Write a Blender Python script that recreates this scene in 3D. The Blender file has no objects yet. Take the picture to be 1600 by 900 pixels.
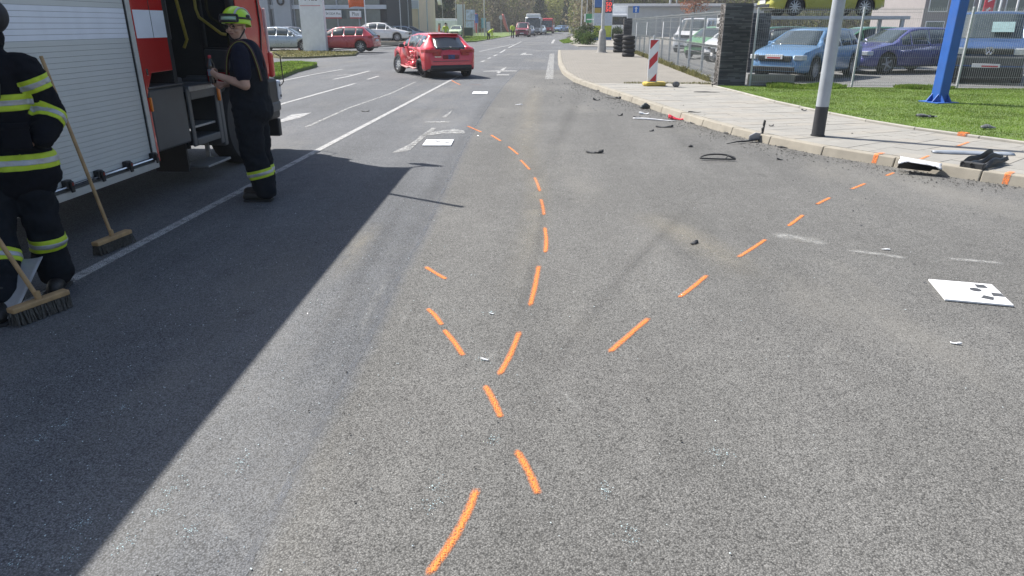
import bpy, bmesh, math, random
import numpy as np
from mathutils import Vector, Matrix, noise as mnoise
random.seed(7)
R = math.radians
S = bpy.context.scene
COL = S.collection

# ---------------------------------------------------------------- camera, world, sun, exposure
F, CX, CY, HZ, VPX, CH = 1067.0, 800.0, 450.0, 38.0, 870.0, 1.65
PIT = math.atan((CY-HZ)/F); YAW = math.atan((VPX-CX)/(F/math.cos(PIT)))
cd = bpy.data.cameras.new('camera'); cam = bpy.data.objects.new('camera', cd); COL.objects.link(cam)
cam.location = (0, 0, CH); cam.rotation_euler = (math.pi/2-PIT, 0, YAW)
cd.sensor_width = 36; cd.lens = F/1600*36; cd.clip_start = .05; cd.clip_end = 3000
S.camera = cam
w = bpy.data.worlds.new('World'); S.world = w; w.use_nodes = True
SUN_EL = 53.0; SUN_DIR = Vector((-.868, .496, 0)).normalized()
nt = w.node_tree; sky = nt.nodes.new('ShaderNodeTexSky'); sky.sky_type = 'NISHITA'; sky.sun_disc = False
sky.sun_elevation = R(SUN_EL); sky.sun_rotation = math.atan2(SUN_DIR.x, SUN_DIR.y) % (2*math.pi)
sky.air_density = 1.0; sky.dust_density = 1.5
bg = nt.nodes['Background']; bg.inputs[1].default_value = .088; nt.links.new(sky.outputs[0], bg.inputs[0])
sd = bpy.data.lights.new('sun', 'SUN'); sd.energy = 4.9; sd.angle = R(.5); sd.color = (1, .955, .89)
sun = bpy.data.objects.new('sun', sd); COL.objects.link(sun)
sv = Vector((SUN_DIR.x*math.cos(R(SUN_EL)), SUN_DIR.y*math.cos(R(SUN_EL)), math.sin(R(SUN_EL))))
sun.rotation_euler = sv.to_track_quat('Z', 'Y').to_euler(); sun.location = (-20, 15, 40)
S.view_settings.view_transform = 'Standard'; S.view_settings.look = 'None'
S.view_settings.exposure = .86; S.view_settings.gamma = 1

def ray(px, py):
    u = (px-CX)/F; v = (CY-py)/F
    d = (u, math.cos(PIT)+v*math.sin(PIT), -math.sin(PIT)+v*math.cos(PIT))
    c, s = math.cos(YAW), math.sin(YAW)
    return Vector((c*d[0]-s*d[1], s*d[0]+c*d[1], d[2]))
def G(px, py, z=0.0):                       # photo pixel -> point on the level z
    d = ray(px, py); t = (z-CH)/d.z
    return Vector((d.x*t, d.y*t, z))
def PX(px, py, x0):
    d = ray(px, py); t = x0/d.x; return Vector((x0, d.y*t, CH+d.z*t))
def PY(px, py, y0):
    d = ray(px, py); t = y0/d.y; return Vector((d.x*t, y0, CH+d.z*t))

# ---------------------------------------------------------------- materials
MATS = {}
def mat(name, col, rough=.6, metal=0, var=.12, scale=9, bump=0, bscale=60, coat=0, emit=0, spec=.5, trans=0, alpha=1, dirt=0):
    if name in MATS: return MATS[name]
    m = bpy.data.materials.new(name); m.use_nodes = True; t = m.node_tree; N = t.nodes; L = t.links
    b = N['Principled BSDF']; b.inputs['Roughness'].default_value = rough; b.inputs['Metallic'].default_value = metal
    b.inputs['Specular IOR Level'].default_value = spec
    if coat: b.inputs['Coat Weight'].default_value = coat; b.inputs['Coat Roughness'].default_value = .06
    if trans: b.inputs['Transmission Weight'].default_value = trans
    if alpha < 1: b.inputs['Alpha'].default_value = alpha
    tc = N.new('ShaderNodeTexCoord')
    n = N.new('ShaderNodeTexNoise'); n.inputs['Scale'].default_value = scale; n.inputs['Detail'].default_value = 5
    L.new(tc.outputs['Object'], n.inputs['Vector'])
    r = N.new('ShaderNodeValToRGB'); c = Vector(col)
    r.color_ramp.elements[0].position = .3; r.color_ramp.elements[1].position = .7
    r.color_ramp.elements[0].color = (*(c*(1-var)), 1); r.color_ramp.elements[1].color = (*(c*(1+var)), 1)
    L.new(n.outputs['Fac'], r.inputs['Fac']); out = r.outputs['Color']
    if dirt:
        n2 = N.new('ShaderNodeTexNoise'); n2.inputs['Scale'].default_value = scale*.37; n2.inputs['Detail'].default_value = 8; n2.inputs['Roughness'].default_value = .7
        L.new(tc.outputs['Object'], n2.inputs['Vector'])
        r2 = N.new('ShaderNodeValToRGB'); r2.color_ramp.elements[0].position = .45; r2.color_ramp.elements[1].position = .75
        L.new(n2.outputs['Fac'], r2.inputs['Fac'])
        mm = N.new('ShaderNodeMath'); mm.operation = 'MULTIPLY'; mm.inputs[1].default_value = dirt; L.new(r2.outputs['Color'], mm.inputs[0])
        mx = N.new('ShaderNodeMixRGB'); mx.inputs['Color2'].default_value = (.16, .14, .11, 1); L.new(mm.outputs[0], mx.inputs['Fac']); L.new(out, mx.inputs['Color1']); out = mx.outputs['Color']
    L.new(out, b.inputs['Base Color'])
    rr = N.new('ShaderNodeMapRange'); rr.inputs['To Min'].default_value = max(0, rough-.07); rr.inputs['To Max'].default_value = min(1, rough+.07)
    L.new(n.outputs['Fac'], rr.inputs['Value']); L.new(rr.outputs[0], b.inputs['Roughness'])
    if emit:
        L.new(out, b.inputs['Emission Color']); b.inputs['Emission Strength'].default_value = emit
    if bump:
        n3 = N.new('ShaderNodeTexNoise'); n3.inputs['Scale'].default_value = bscale; n3.inputs['Detail'].default_value = 4
        L.new(tc.outputs['Object'], n3.inputs['Vector'])
        bp = N.new('ShaderNodeBump'); bp.inputs['Strength'].default_value = bump; bp.inputs['Distance'].default_value = .01
        L.new(n3.outputs['Fac'], bp.inputs['Height']); L.new(bp.outputs[0], b.inputs['Normal'])
    MATS[name] = m; return m

def asphalt(name, dark, light, stone=105, bump=.55, patch=.22, other=None, curve=None):
    """stones of many greys; with other=(dark, light) a second surface lies right of the line x = curve(y)"""
    m = bpy.data.materials.new(name); m.use_nodes = True; t = m.node_tree; N = t.nodes; L = t.links
    b = N['Principled BSDF']; tc = N.new('ShaderNodeTexCoord')
    def math_(op, a, b_=None, clamp=False):
        n = N.new('ShaderNodeMath'); n.operation = op; n.use_clamp = clamp
        for i, q in enumerate((a, b_)):
            if q is None: continue
            if isinstance(q, (int, float)): n.inputs[i].default_value = q
            else: L.new(q, n.inputs[i])
        return n.outputs[0]
    def mapr(v, f0, f1, t0, t1):
        n = N.new('ShaderNodeMapRange'); L.new(v, n.inputs['Value'])
        for k, q in zip(('From Min', 'From Max', 'To Min', 'To Max'), (f0, f1, t0, t1)): n.inputs[k].default_value = q
        return n.outputs[0]
    def noise(sc, det=6, rough=.6, stretch=None):
        n = N.new('ShaderNodeTexNoise'); n.inputs['Scale'].default_value = sc; n.inputs['Detail'].default_value = det; n.inputs['Roughness'].default_value = rough
        if stretch: mp = N.new('ShaderNodeMapping'); mp.inputs['Scale'].default_value = stretch; L.new(tc.outputs['Object'], mp.inputs['Vector']); L.new(mp.outputs[0], n.inputs['Vector'])
        else: L.new(tc.outputs['Object'], n.inputs['Vector'])
        return n.outputs['Fac']
    def mult(c, f):
        n = N.new('ShaderNodeMixRGB'); n.blend_type = 'MULTIPLY'; n.inputs['Fac'].default_value = 1; L.new(c, n.inputs['Color1']); L.new(f, n.inputs['Color2']); return n.outputs[0]
    vo = N.new('ShaderNodeTexVoronoi'); vo.inputs['Scale'].default_value = stone; L.new(tc.outputs['Object'], vo.inputs['Vector'])
    sep = N.new('ShaderNodeSeparateColor'); L.new(vo.outputs['Color'], sep.inputs[0])
    def ramp(d, l):
        r = N.new('ShaderNodeValToRGB'); e = r.color_ramp.elements; e[0].color = (*d, 1); e[1].color = (*l, 1)
        md = [x*.45+y*.55 for x, y in zip(d, l)]; x = e.new(.25); x.color = (*[q*.88 for q in md], 1); x = e.new(.9); x.color = (*[q*1.12 for q in md], 1)
        L.new(sep.outputs[0], r.inputs['Fac']); return r.outputs[0]
    cur = ramp(dark, light)
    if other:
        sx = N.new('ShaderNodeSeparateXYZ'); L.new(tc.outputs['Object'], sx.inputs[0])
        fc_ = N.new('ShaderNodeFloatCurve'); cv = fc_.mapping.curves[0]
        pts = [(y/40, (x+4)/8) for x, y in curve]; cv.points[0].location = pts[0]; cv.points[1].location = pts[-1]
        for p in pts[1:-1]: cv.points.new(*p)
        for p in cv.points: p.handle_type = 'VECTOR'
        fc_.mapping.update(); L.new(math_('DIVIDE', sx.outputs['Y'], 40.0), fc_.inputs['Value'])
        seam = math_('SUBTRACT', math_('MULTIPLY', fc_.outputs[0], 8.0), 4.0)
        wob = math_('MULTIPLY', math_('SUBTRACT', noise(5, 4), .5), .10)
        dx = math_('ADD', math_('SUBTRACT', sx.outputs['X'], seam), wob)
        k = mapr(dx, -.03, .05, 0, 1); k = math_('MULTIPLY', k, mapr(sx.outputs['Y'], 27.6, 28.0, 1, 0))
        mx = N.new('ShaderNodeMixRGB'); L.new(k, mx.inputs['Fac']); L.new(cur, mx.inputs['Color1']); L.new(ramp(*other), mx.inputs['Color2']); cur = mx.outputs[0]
    cur = mult(cur, mapr(vo.outputs['Distance'], .25, .72, 1.07, .48))
    for sc, amt, st in ((.32, patch, None), (1.4, patch*.9, (1, .10, 1)), (6, patch*.5, None), (30, patch*.7, None)):
        cur = mult(cur, mapr(noise(sc, 6, .6, st), .3, .7, 1-amt, 1+amt))
    # dusty brownish film and a few dark drips
    du = N.new('ShaderNodeMixRGB'); L.new(mapr(noise(.55, 7, .65, (1, .35, 1)), .52, .72, 0, .38), du.inputs['Fac']); L.new(cur, du.inputs['Color1']); du.inputs['Color2'].default_value = (.235, .224, .198, 1); cur = du.outputs[0]
    cur = mult(cur, mapr(noise(2.3, 5, .55), .66, .72, 1, .74))
    L.new(cur, b.inputs['Base Color']); b.inputs['Roughness'].default_value = .88; b.inputs['Specular IOR Level'].default_value = .3
    bp = N.new('ShaderNodeBump'); bp.invert = True; bp.inputs['Strength'].default_value = bump; bp.inputs['Distance'].default_value = .005
    L.new(vo.outputs['Distance'], bp.inputs['Height']); L.new(bp.outputs[0], b.inputs['Normal'])
    MATS[name] = m; return m

def worn(name, col, lo=.42, hi=.56, scale=22, rough=.7, fine=160, amax=1, uv=False):           # paint that has flaked away in places
    if name in MATS: return MATS[name]
    m = bpy.data.materials.new(name); m.use_nodes = True; t = m.node_tree; N = t.nodes; L = t.links
    b = N['Principled BSDF']; tc = N.new('ShaderNodeTexCoord'); b.inputs['Roughness'].default_value = rough
    geo = N.new('ShaderNodeNewGeometry')                # world position: the paint lies on the very stones of the road
    n = N.new('ShaderNodeTexNoise'); n.inputs['Scale'].default_value = scale; n.inputs['Detail'].default_value = 10; n.inputs['Roughness'].default_value = .75
    L.new(tc.outputs['Object'], n.inputs['Vector'])
    mr = N.new('ShaderNodeMapRange'); mr.inputs['From Min'].default_value = lo; mr.inputs['From Max'].default_value = hi; L.new(n.outputs['Fac'], mr.inputs['Value'])
    v = N.new('ShaderNodeTexVoronoi'); v.inputs['Scale'].default_value = fine; L.new(geo.outputs['Position'], v.inputs['Vector'])
    vr = N.new('ShaderNodeMapRange'); vr.inputs['From Min'].default_value = .45; vr.inputs['From Max'].default_value = .75; vr.inputs['To Min'].default_value = 1; vr.inputs['To Max'].default_value = .25; L.new(v.outputs['Distance'], vr.inputs['Value'])
    mu = N.new('ShaderNodeMath'); mu.operation = 'MULTIPLY'; L.new(mr.outputs[0], mu.inputs[0]); L.new(vr.outputs[0], mu.inputs[1])
    mq = N.new('ShaderNodeMath'); mq.operation = 'MULTIPLY'; mq.inputs[1].default_value = amax; L.new(mu.outputs[0], mq.inputs[0]); al = mq.outputs[0]
    if uv:                                              # thins out towards the sides of the stroke
        sx = N.new('ShaderNodeSeparateXYZ'); L.new(tc.outputs['UV'], sx.inputs[0]); al_ = None
        for ax, wdt in (('X', uv[0]), ('Y', uv[1])):
            q1 = N.new('ShaderNodeMath'); q1.operation = 'SUBTRACT'; q1.inputs[1].default_value = .5; L.new(sx.outputs[ax], q1.inputs[0])
            q2 = N.new('ShaderNodeMath'); q2.operation = 'ABSOLUTE'; L.new(q1.outputs[0], q2.inputs[0])
            q3 = N.new('ShaderNodeMath'); q3.operation = 'MULTIPLY_ADD'; q3.inputs[1].default_value = .5; L.new(n.outputs['Fac'], q3.inputs[0]); q3.inputs[2].default_value = -.25
            q4 = N.new('ShaderNodeMath'); q4.operation = 'ADD'; L.new(q2.outputs[0], q4.inputs[0])
            q5 = N.new('ShaderNodeMath'); q5.operation = 'MULTIPLY'; q5.inputs[1].default_value = wdt*2; L.new(q3.outputs[0], q5.inputs[0]); L.new(q5.outputs[0], q4.inputs[1])
            q6 = N.new('ShaderNodeMapRange'); q6.inputs['From Min'].default_value = .5-wdt; q6.inputs['From Max'].default_value = .5; q6.inputs['To Min'].default_value = 1; q6.inputs['To Max'].default_value = 0; L.new(q4.outputs[0], q6.inputs['Value'])
            q7 = N.new('ShaderNodeMath'); q7.operation = 'MULTIPLY'; L.new(al, q7.inputs[0]); L.new(q6.outputs[0], q7.inputs[1]); al = q7.outputs[0]
    L.new(al, b.inputs['Alpha'])
    r = N.new('ShaderNodeValToRGB'); c = Vector(col); r.color_ramp.elements[0].color = (*(c*.8), 1); r.color_ramp.elements[1].color = (*(c*1.1), 1)
    L.new(n.outputs['Fac'], r.inputs['Fac']); L.new(r.outputs[0], b.inputs['Base Color'])
    bp = N.new('ShaderNodeBump'); bp.invert = True; bp.inputs['Strength'].default_value = .4; bp.inputs['Distance'].default_value = .005; L.new(v.outputs['Distance'], bp.inputs['Height']); L.new(bp.outputs[0], b.inputs['Normal'])
    MATS[name] = m; return m

def leafmat(name, a, b_, c_):
    if name in MATS: return MATS[name]
    m = bpy.data.materials.new(name); m.use_nodes = True; t = m.node_tree; N = t.nodes; L = t.links
    b = N['Principled BSDF']; b.inputs['Roughness'].default_value = .7; b.inputs['Specular IOR Level'].default_value = .25
    g = N.new('ShaderNodeNewGeometry'); r = N.new('ShaderNodeValToRGB'); e = r.color_ramp.elements
    tc = N.new('ShaderNodeTexCoord'); nz = N.new('ShaderNodeTexNoise'); nz.inputs['Scale'].default_value = 1.1; nz.inputs['Detail'].default_value = 5; L.new(tc.outputs['Object'], nz.inputs['Vector'])
    mr = N.new('ShaderNodeMapRange'); mr.inputs['From Min'].default_value = .35; mr.inputs['From Max'].default_value = .65; mr.inputs['To Min'].default_value = .68; mr.inputs['To Max'].default_value = 1.25; L.new(nz.outputs['Fac'], mr.inputs['Value'])
    mu = N.new('ShaderNodeMixRGB'); mu.blend_type = 'MULTIPLY'; mu.inputs['Fac'].default_value = 1
    e[0].color = (*a, 1); e[1].color = (*c_, 1); x = e.new(.5); x.color = (*b_, 1)
    L.new(g.outputs['Random Per Island'], r.inputs['Fac']); L.new(r.outputs[0], mu.inputs['Color1']); L.new(mr.outputs[0], mu.inputs['Color2']); L.new(mu.outputs[0], b.inputs['Base Color'])
    tr = N.new('ShaderNodeBsdfTranslucent'); L.new(mu.outputs[0], tr.inputs['Color']); ms = N.new('ShaderNodeMixShader'); ms.inputs[0].default_value = .42; L.new(b.outputs[0], ms.inputs[1]); L.new(tr.outputs[0], ms.inputs[2]); L.new(ms.outputs[0], N['Material Output'].inputs['Surface'])
    MATS[name] = m; return m

def glassmat(name, col=(.02, .025, .03), rough=.05):
    return mat(name, col, rough, 0, .1, 3, spec=.9)

M_ = {}
def setup():
    M_['lot'] = asphalt('asphalt_pale', (.17, .17, .165), (.25, .25, .245), 60, .2, .12)
    M_['seam'] = worn('tar_seam', (.15, .16, .178), .42, .72, 4, .6, 140)
    M_['line'] = worn('road_paint', (.54, .54, .53), .26, .50, 9, amax=.85, uv=(.16, .02))
    M_['line_poly'] = worn('road_paint_arrow', (.52, .52, .51), .28, .5, 9, amax=.85)
    M_['line_faint'] = worn('road_paint_faint', (.50, .50, .48), .36, .60, 11, amax=.85)
    M_['spray'] = worn('spray_orange', (.90, .255, .045), .20, .46, 190, .75, 160, uv=(.42, .07))
    M_['track'] = worn('rubber_track', (.045, .045, .047), .30, .72, 4, .9, 140, amax=.34, uv=(.5, .25))
    M_['dust'] = worn('dust_film', (.38, .345, .27), .30, .70, 3, .9, 120, amax=.55, uv=(.5, .3))
    M_['scuff'] = worn('scuff_pale', (.48, .48, .46), .40, .75, 30, .9, 120, amax=.45, uv=(.4, .2))
    M_['spray_faint'] = worn('spray_orange_faint', (.8, .27, .1), .42, .58, 30, .6, 110, amax=.5)
    M_['kerb'] = mat('kerb_concrete', (.285, .26, .213), .85, 0, .12, 5, .35, 120, dirt=.15)
    M_['slab'] = mat('slab_concrete', (.47, .455, .41), .85, 0, .1, 5, .25, 150, dirt=.18)
    M_['mortar'] = mat('joint_sand', (.16, .15, .12), .95, 0, .3, 40, .4, 200)
    M_['black'] = mat('black_plastic', (.018, .019, .021), .5, 0, .2, 20)
    M_['rubber'] = mat('tyre_rubber', (.025, .025, .026), .8, 0, .25, 15, .3, 90)
    M_['alloy'] = mat('alloy', (.5, .51, .53), .35, .7, .1, 20)
    M_['chrome'] = mat('chrome', (.7, .7, .72), .15, 1, .05, 20)
    M_['glass'] = glassmat('dark_glass')
    M_['glass2'] = glassmat('car_glass', (.05, .065, .07), .04)
    M_['white'] = mat('white_paint', (.74, .75, .76), .5, 0, .06, 4, dirt=.1)
    M_['redlens'] = mat('red_lens', (.35, .012, .015), .2, 0, .2, 30, coat=.5)
    M_['headlens'] = mat('clear_lens', (.55, .58, .6), .12, .2, .2, 30, coat=.5)
    M_['galv'] = mat('galvanised', (.46, .48, .49), .5, .35, .12, 12)
    M_['wood'] = mat('broom_wood', (.42, .27, .13), .6, 0, .2, 14, .2, 80)
    M_['plate'] = mat('plate_white', (.7, .7, .7), .4, 0, .05, 30)
setup()

# ---------------------------------------------------------------- mesh helpers
class MB:
    def __init__(s): s.v = []; s.f = []
    def add(s, vs, fs):
        o = len(s.v); s.v += [tuple(p) for p in vs]; s.f += [tuple(i+o for i in f) for f in fs]; return s
    def box(s, x0, x1, y0, y1, z0, z1, M=None):
        v = [Vector(p) for p in ((x0,y0,z0),(x1,y0,z0),(x1,y1,z0),(x0,y1,z0),(x0,y0,z1),(x1,y0,z1),(x1,y1,z1),(x0,y1,z1))]
        if M: v = [M @ p for p in v]
        return s.add(v, [(0,3,2,1),(4,5,6,7),(0,1,5,4),(1,2,6,5),(2,3,7,6),(3,0,4,7)])
    def prism(s, pts, z0, z1, M=None):                  # polygon in xy (ccw) extruded
        n = len(pts); v = [Vector((p[0], p[1], z0)) for p in pts]+[Vector((p[0], p[1], z1)) for p in pts]
        if M: v = [M @ p for p in v]
        return s.add(v, [tuple(range(n))[::-1], tuple(range(n, 2*n))]+[(i, (i+1) % n, n+(i+1) % n, n+i) for i in range(n)])
    def tube(s, path, r, n=8, cap=True):
        path = [Vector(p) for p in path]; rs = r if isinstance(r, (list, tuple)) else [r]*len(path)
        o = len(s.v); up0 = None
        for i, p in enumerate(path):
            d = (path[min(i+1, len(path)-1)]-path[max(i-1, 0)]).normalized()
            if up0 is None:
                up0 = Vector((0, 0, 1)) if abs(d.z) < .9 else Vector((1, 0, 0))
            a = d.cross(up0).normalized(); b = a.cross(d).normalized(); up0 = b
            for k in range(n):
                t = 2*math.pi*k/n; s.v.append(tuple(p+(a*math.cos(t)+b*math.sin(t))*rs[i]))
        for i in range(len(path)-1):
            for k in range(n):
                s.f.append((o+i*n+k, o+i*n+(k+1) % n, o+(i+1)*n+(k+1) % n, o+(i+1)*n+k))
        if cap:
            s.f.append(tuple(o+k for k in range(n))[::-1]); s.f.append(tuple(o+(len(path)-1)*n+k for k in range(n)))
        return s
    def lathe(s, prof, n=20, M=None, close=False):       # prof [(r,z)] about local z
        o = len(s.v)
        for r, z in prof:
            for k in range(n):
                t = 2*math.pi*k/n; p = Vector((r*math.cos(t), r*math.sin(t), z)); s.v.append(tuple(M @ p if M else p))
        m = len(prof)
        for i in range(m if close else m-1):
            j = (i+1) % m
            for k in range(n): s.f.append((o+i*n+k, o+i*n+(k+1) % n, o+j*n+(k+1) % n, o+j*n+k))
        if not close:
            s.f.append(tuple(o+k for k in range(n))[::-1]); s.f.append(tuple(o+(m-1)*n+k for k in range(n)))
        return s
    def ell(s, c, r, n=12, m=8, M=None):
        c = Vector(c); prof = []
        o = len(s.v)
        for i in range(m+1):
            a = -math.pi/2+math.pi*i/m
            for k in range(n):
                t = 2*math.pi*k/n; p = Vector((r[0]*math.cos(a)*math.cos(t), r[1]*math.cos(a)*math.sin(t), r[2]*math.sin(a)))
                s.v.append(tuple(c+(M @ p if M else p)))
        for i in range(m):
            for k in range(n): s.f.append((o+i*n+k, o+i*n+(k+1) % n, o+(i+1)*n+(k+1) % n, o+(i+1)*n+k))
        return s
    def cap(s, p0, r0, p1, r1, n=12, fl=1.0, fdir=(0, 1, 0)):    # tapered capsule, flattened along fdir
        p0, p1 = Vector(p0), Vector(p1); d = (p1-p0); L = d.length or 1e-6; d /= L
        ref = Vector(fdir); a = ref-d*ref.dot(d)
        if a.length < 1e-3: ref = Vector((1, 0, 0)); a = ref-d*ref.dot(d)
        a.normalize(); b = d.cross(a); rings = []
        for i in range(4): t = -math.pi/2+math.pi/2*i/4; rings.append((p0+d*r0*math.sin(t), r0*max(math.cos(t), .02)))
        rings.append((p0, r0)); rings.append((p1, r1))
        for i in range(1, 5): t = math.pi/2*i/4; rings.append((p1+d*r1*math.sin(t), r1*max(math.cos(t), .02)))
        o = len(s.v)
        for c, r in rings:
            for k in range(n):
                t = 2*math.pi*k/n; s.v.append(tuple(c+a*math.cos(t)*r*fl+b*math.sin(t)*r))
        for i in range(len(rings)-1):
            for k in range(n): s.f.append((o+i*n+k, o+i*n+(k+1) % n, o+(i+1)*n+(k+1) % n, o+(i+1)*n+k))
        s.f.append(tuple(o+k for k in range(n))[::-1]); s.f.append(tuple(o+(len(rings)-1)*n+k for k in range(n)))
        return s
    def mesh(s, name='m', fix=True):
        me = bpy.data.meshes.new(name); me.from_pydata(s.v, [], s.f)
        if fix:
            bm = bmesh.new(); bm.from_mesh(me); bmesh.ops.recalc_face_normals(bm, faces=bm.faces); bm.to_mesh(me); bm.free()
        me.update(); return me
    def build(s, name, m, parent=None, smooth=0, bevel=0, world=False, seg=2, fix=True):
        me = s.mesh(name, fix and not getattr(s, 'uv', None))
        if getattr(s, 'uv', None):
            ly = me.uv_layers.new(name='UVMap')
            for lp in me.loops: ly.data[lp.index].uv = s.uv[lp.vertex_index]
        return link(name, me, m, parent, smooth, bevel, world, seg)

def rootmat(p):
    M = Matrix.Identity(4)
    while p: M = Matrix.LocRotScale(p.location, p.rotation_euler, p.scale) @ M; p = p.parent
    return M
def link(name, me, m, parent=None, smooth=0, bevel=0, world=False, seg=2):
    if m and not me.materials: me.materials.append(m)
    o = bpy.data.objects.new(name, me); COL.objects.link(o)
    if parent:
        o.parent = parent
        if world: me.transform(rootmat(parent).inverted())
    if smooth:
        for p in me.polygons: p.use_smooth = True
        if smooth < 180: me.set_sharp_from_angle(angle=R(smooth))
    if bevel:
        b = o.modifiers.new('bevel', 'BEVEL'); b.width = bevel; b.segments = seg; b.limit_method = 'ANGLE'; b.angle_limit = R(40)
    return o
def thing(name, label, cat, loc=(0, 0, 0), rz=0, group=None):
    o = bpy.data.objects.new(name, None); COL.objects.link(o); o.location = loc; o.rotation_euler = (0, 0, rz); o.empty_display_size = .2
    return tag(o, label, cat, group)
def tag(o, label, cat, group=None):
    o['label'] = label; o['category'] = cat
    if group: o['group'] = group
    return o
def struct(o): o['kind'] = 'structure'; return o
def stuff(o): o['kind'] = 'stuff'; return o
def copy_tree(o, loc=None, rz=None, label=None, parent=None):
    c = o.copy(); COL.objects.link(c); c.parent = parent
    if loc is not None: c.location = loc
    if rz is not None: c.rotation_euler = (0, 0, rz)
    if label: c['label'] = label
    for ch in list(o.children): copy_tree(ch, parent=c)
    return c
def center(o, z=None):                                   # put a one-mesh thing's origin at its base
    me = o.data; co = np.empty(len(me.vertices)*3); me.vertices.foreach_get('co', co); co = co.reshape(-1, 3)
    c = Vector(((co[:, 0].min()+co[:, 0].max())/2, (co[:, 1].min()+co[:, 1].max())/2, co[:, 2].min()))
    me.transform(Matrix.Translation(-c)); o.location = c; return o
def text(body, size, name, m, parent, M, depth=.003, align='CENTER', bold=0, sx=1):
    cu = bpy.data.curves.new(name, 'FONT'); cu.body = body; cu.size = size; cu.extrude = depth; cu.align_x = align; cu.align_y = 'CENTER'; cu.offset = bold; cu.resolution_u = 3
    o = bpy.data.objects.new('tmp', cu); COL.objects.link(o); dg = bpy.context.evaluated_depsgraph_get(); dg.update()
    me = bpy.data.meshes.new_from_object(o.evaluated_get(dg)); bpy.data.objects.remove(o); me.transform(M @ Matrix.Diagonal((sx, 1, 1, 1))); me.name = name
    me.materials.clear(); return link(name, me, m, parent)
def blob(mb, voxel, iters=6, fac=.5):
    me = mb.mesh('b'); o = bpy.data.objects.new('tmp', me); COL.objects.link(o)
    r = o.modifiers.new('r', 'REMESH'); r.mode = 'VOXEL'; r.voxel_size = voxel; r.use_smooth_shade = True
    if iters: s = o.modifiers.new('s', 'SMOOTH'); s.factor = fac; s.iterations = iters
    dg = bpy.context.evaluated_depsgraph_get(); dg.update()
    out = bpy.data.meshes.new_from_object(o.evaluated_get(dg)); bpy.data.objects.remove(o)
    for p in out.polygons: p.use_smooth = True
    return out
def wrinkle(me, amp, sc, st=(1, 1, 1), seed=0):
    n_ = len(me.vertices); co = np.empty(n_*3); no = np.empty(n_*3)
    me.vertices.foreach_get('co', co); me.vertices.foreach_get('normal', no); off = np.empty(n_)
    for i in range(n_):
        q = Vector((co[3*i]*st[0], co[3*i+1]*st[1], co[3*i+2]*st[2]))*sc+Vector((seed, seed*.7, 0))
        off[i] = amp*(mnoise.noise(q)+.5*mnoise.noise(q*2.1))
    me.vertices.foreach_set('co', co+no*np.repeat(off, 3)); me.update(); return me
def shell(me, planes, near=None, off=.004):              # strip of a surface between planes, lifted off it
    bm = bmesh.new(); bm.from_mesh(me)
    if near:
        dele = [v for v in bm.verts if not near(v.co)]; bmesh.ops.delete(bm, geom=dele, context='VERTS')
    for co, no in planes:
        bmesh.ops.bisect_plane(bm, geom=bm.verts[:]+bm.edges[:]+bm.faces[:], plane_co=co, plane_no=no, clear_outer=True)
    bm.normal_update()
    for v in bm.verts: v.co += v.normal*off
    g = bmesh.ops.extrude_face_region(bm, geom=bm.faces[:])
    vs = [e for e in g['geom'] if isinstance(e, bmesh.types.BMVert)]
    for v in vs: v.co -= v.normal*(off*1.5)
    out = bpy.data.meshes.new('strip'); bm.to_mesh(out); bm.free()
    for p in out.polygons: p.use_smooth = True
    return out

def sheet(name, pts, z, m, thick=0):
    mb = MB(); n = len(pts)
    if thick: mb.prism([(p[0], p[1]) for p in pts], z-thick, z)
    else: mb.add([(p[0], p[1], z) for p in pts], [tuple(range(n))])
    o = mb.build(name, m)
    if not thick:
        if o.data.polygons[0].normal.z < 0: o.data.flip_normals()
    return struct(o)
def ribbon(pts, wd, z):                                  # flat strip along a polyline on level z
    mb = MB(); P = [Vector((p[0], p[1], 0)) for p in pts]; L = []; Rr = []
    ws = wd if isinstance(wd, (list, tuple)) else [wd]*len(P)
    for i, p in enumerate(P):
        d = (P[min(i+1, len(P)-1)]-P[max(i-1, 0)]).normalized(); nn = Vector((-d.y, d.x, 0))
        L.append(p+nn*ws[i]/2); Rr.append(p-nn*ws[i]/2)
    vs = [(*q[:2], z) for q in L]+[(*q[:2], z) for q in Rr]; n = len(P)
    mb.add(vs, [(i+1, i, n+i, n+i+1) for i in range(n-1)]); cum = [0]
    for a, b in zip(P, P[1:]): cum.append(cum[-1]+(b-a).length)
    mb.uv = [(0, c/cum[-1]) for c in cum]+[(1, c/cum[-1]) for c in cum]; return mb
def resample(P, step):
    P = [Vector(p) for p in P]; out = [P[0].copy()]; acc = 0
    for a, b in zip(P, P[1:]):
        d = (b-a).length; t = step-acc
        while t <= d: out.append(a+(b-a)*(t/d)); t += step
        acc = d-(t-step)
    return out
def smooth_line(P, it=2):
    P = [Vector(p) for p in P]
    for _ in range(it):
        Q = [P[0]]
        for a, b in zip(P, P[1:]): Q += [a*.75+b*.25, a*.25+b*.75]
        P = Q+[P[-1]]
    return P

# ================================================================ GROUND
gm = mat('dry_grass_ground', (.075, .085, .03), .95, 0, .35, .6, .5, 8)
struct(MB().add([(-900, -300, -.08), (900, -300, -.08), (900, 1500, -.08), (-900, 1500, -.08)], [(0, 1, 2, 3)]).build('ground', gm))
road_pts = [(-80, -40), (80, -40), (80, 12), (12, 14), (6, 62), (1.6, 75), (1.3, 100), (3.5, 130), (9, 160), (25, 200), (60, 235), (57, 240), (18, 208), (0, 165), (-6.5, 130), (-7.2, 100), (-8, 72), (-12, 61), (-80, 62)]
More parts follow.
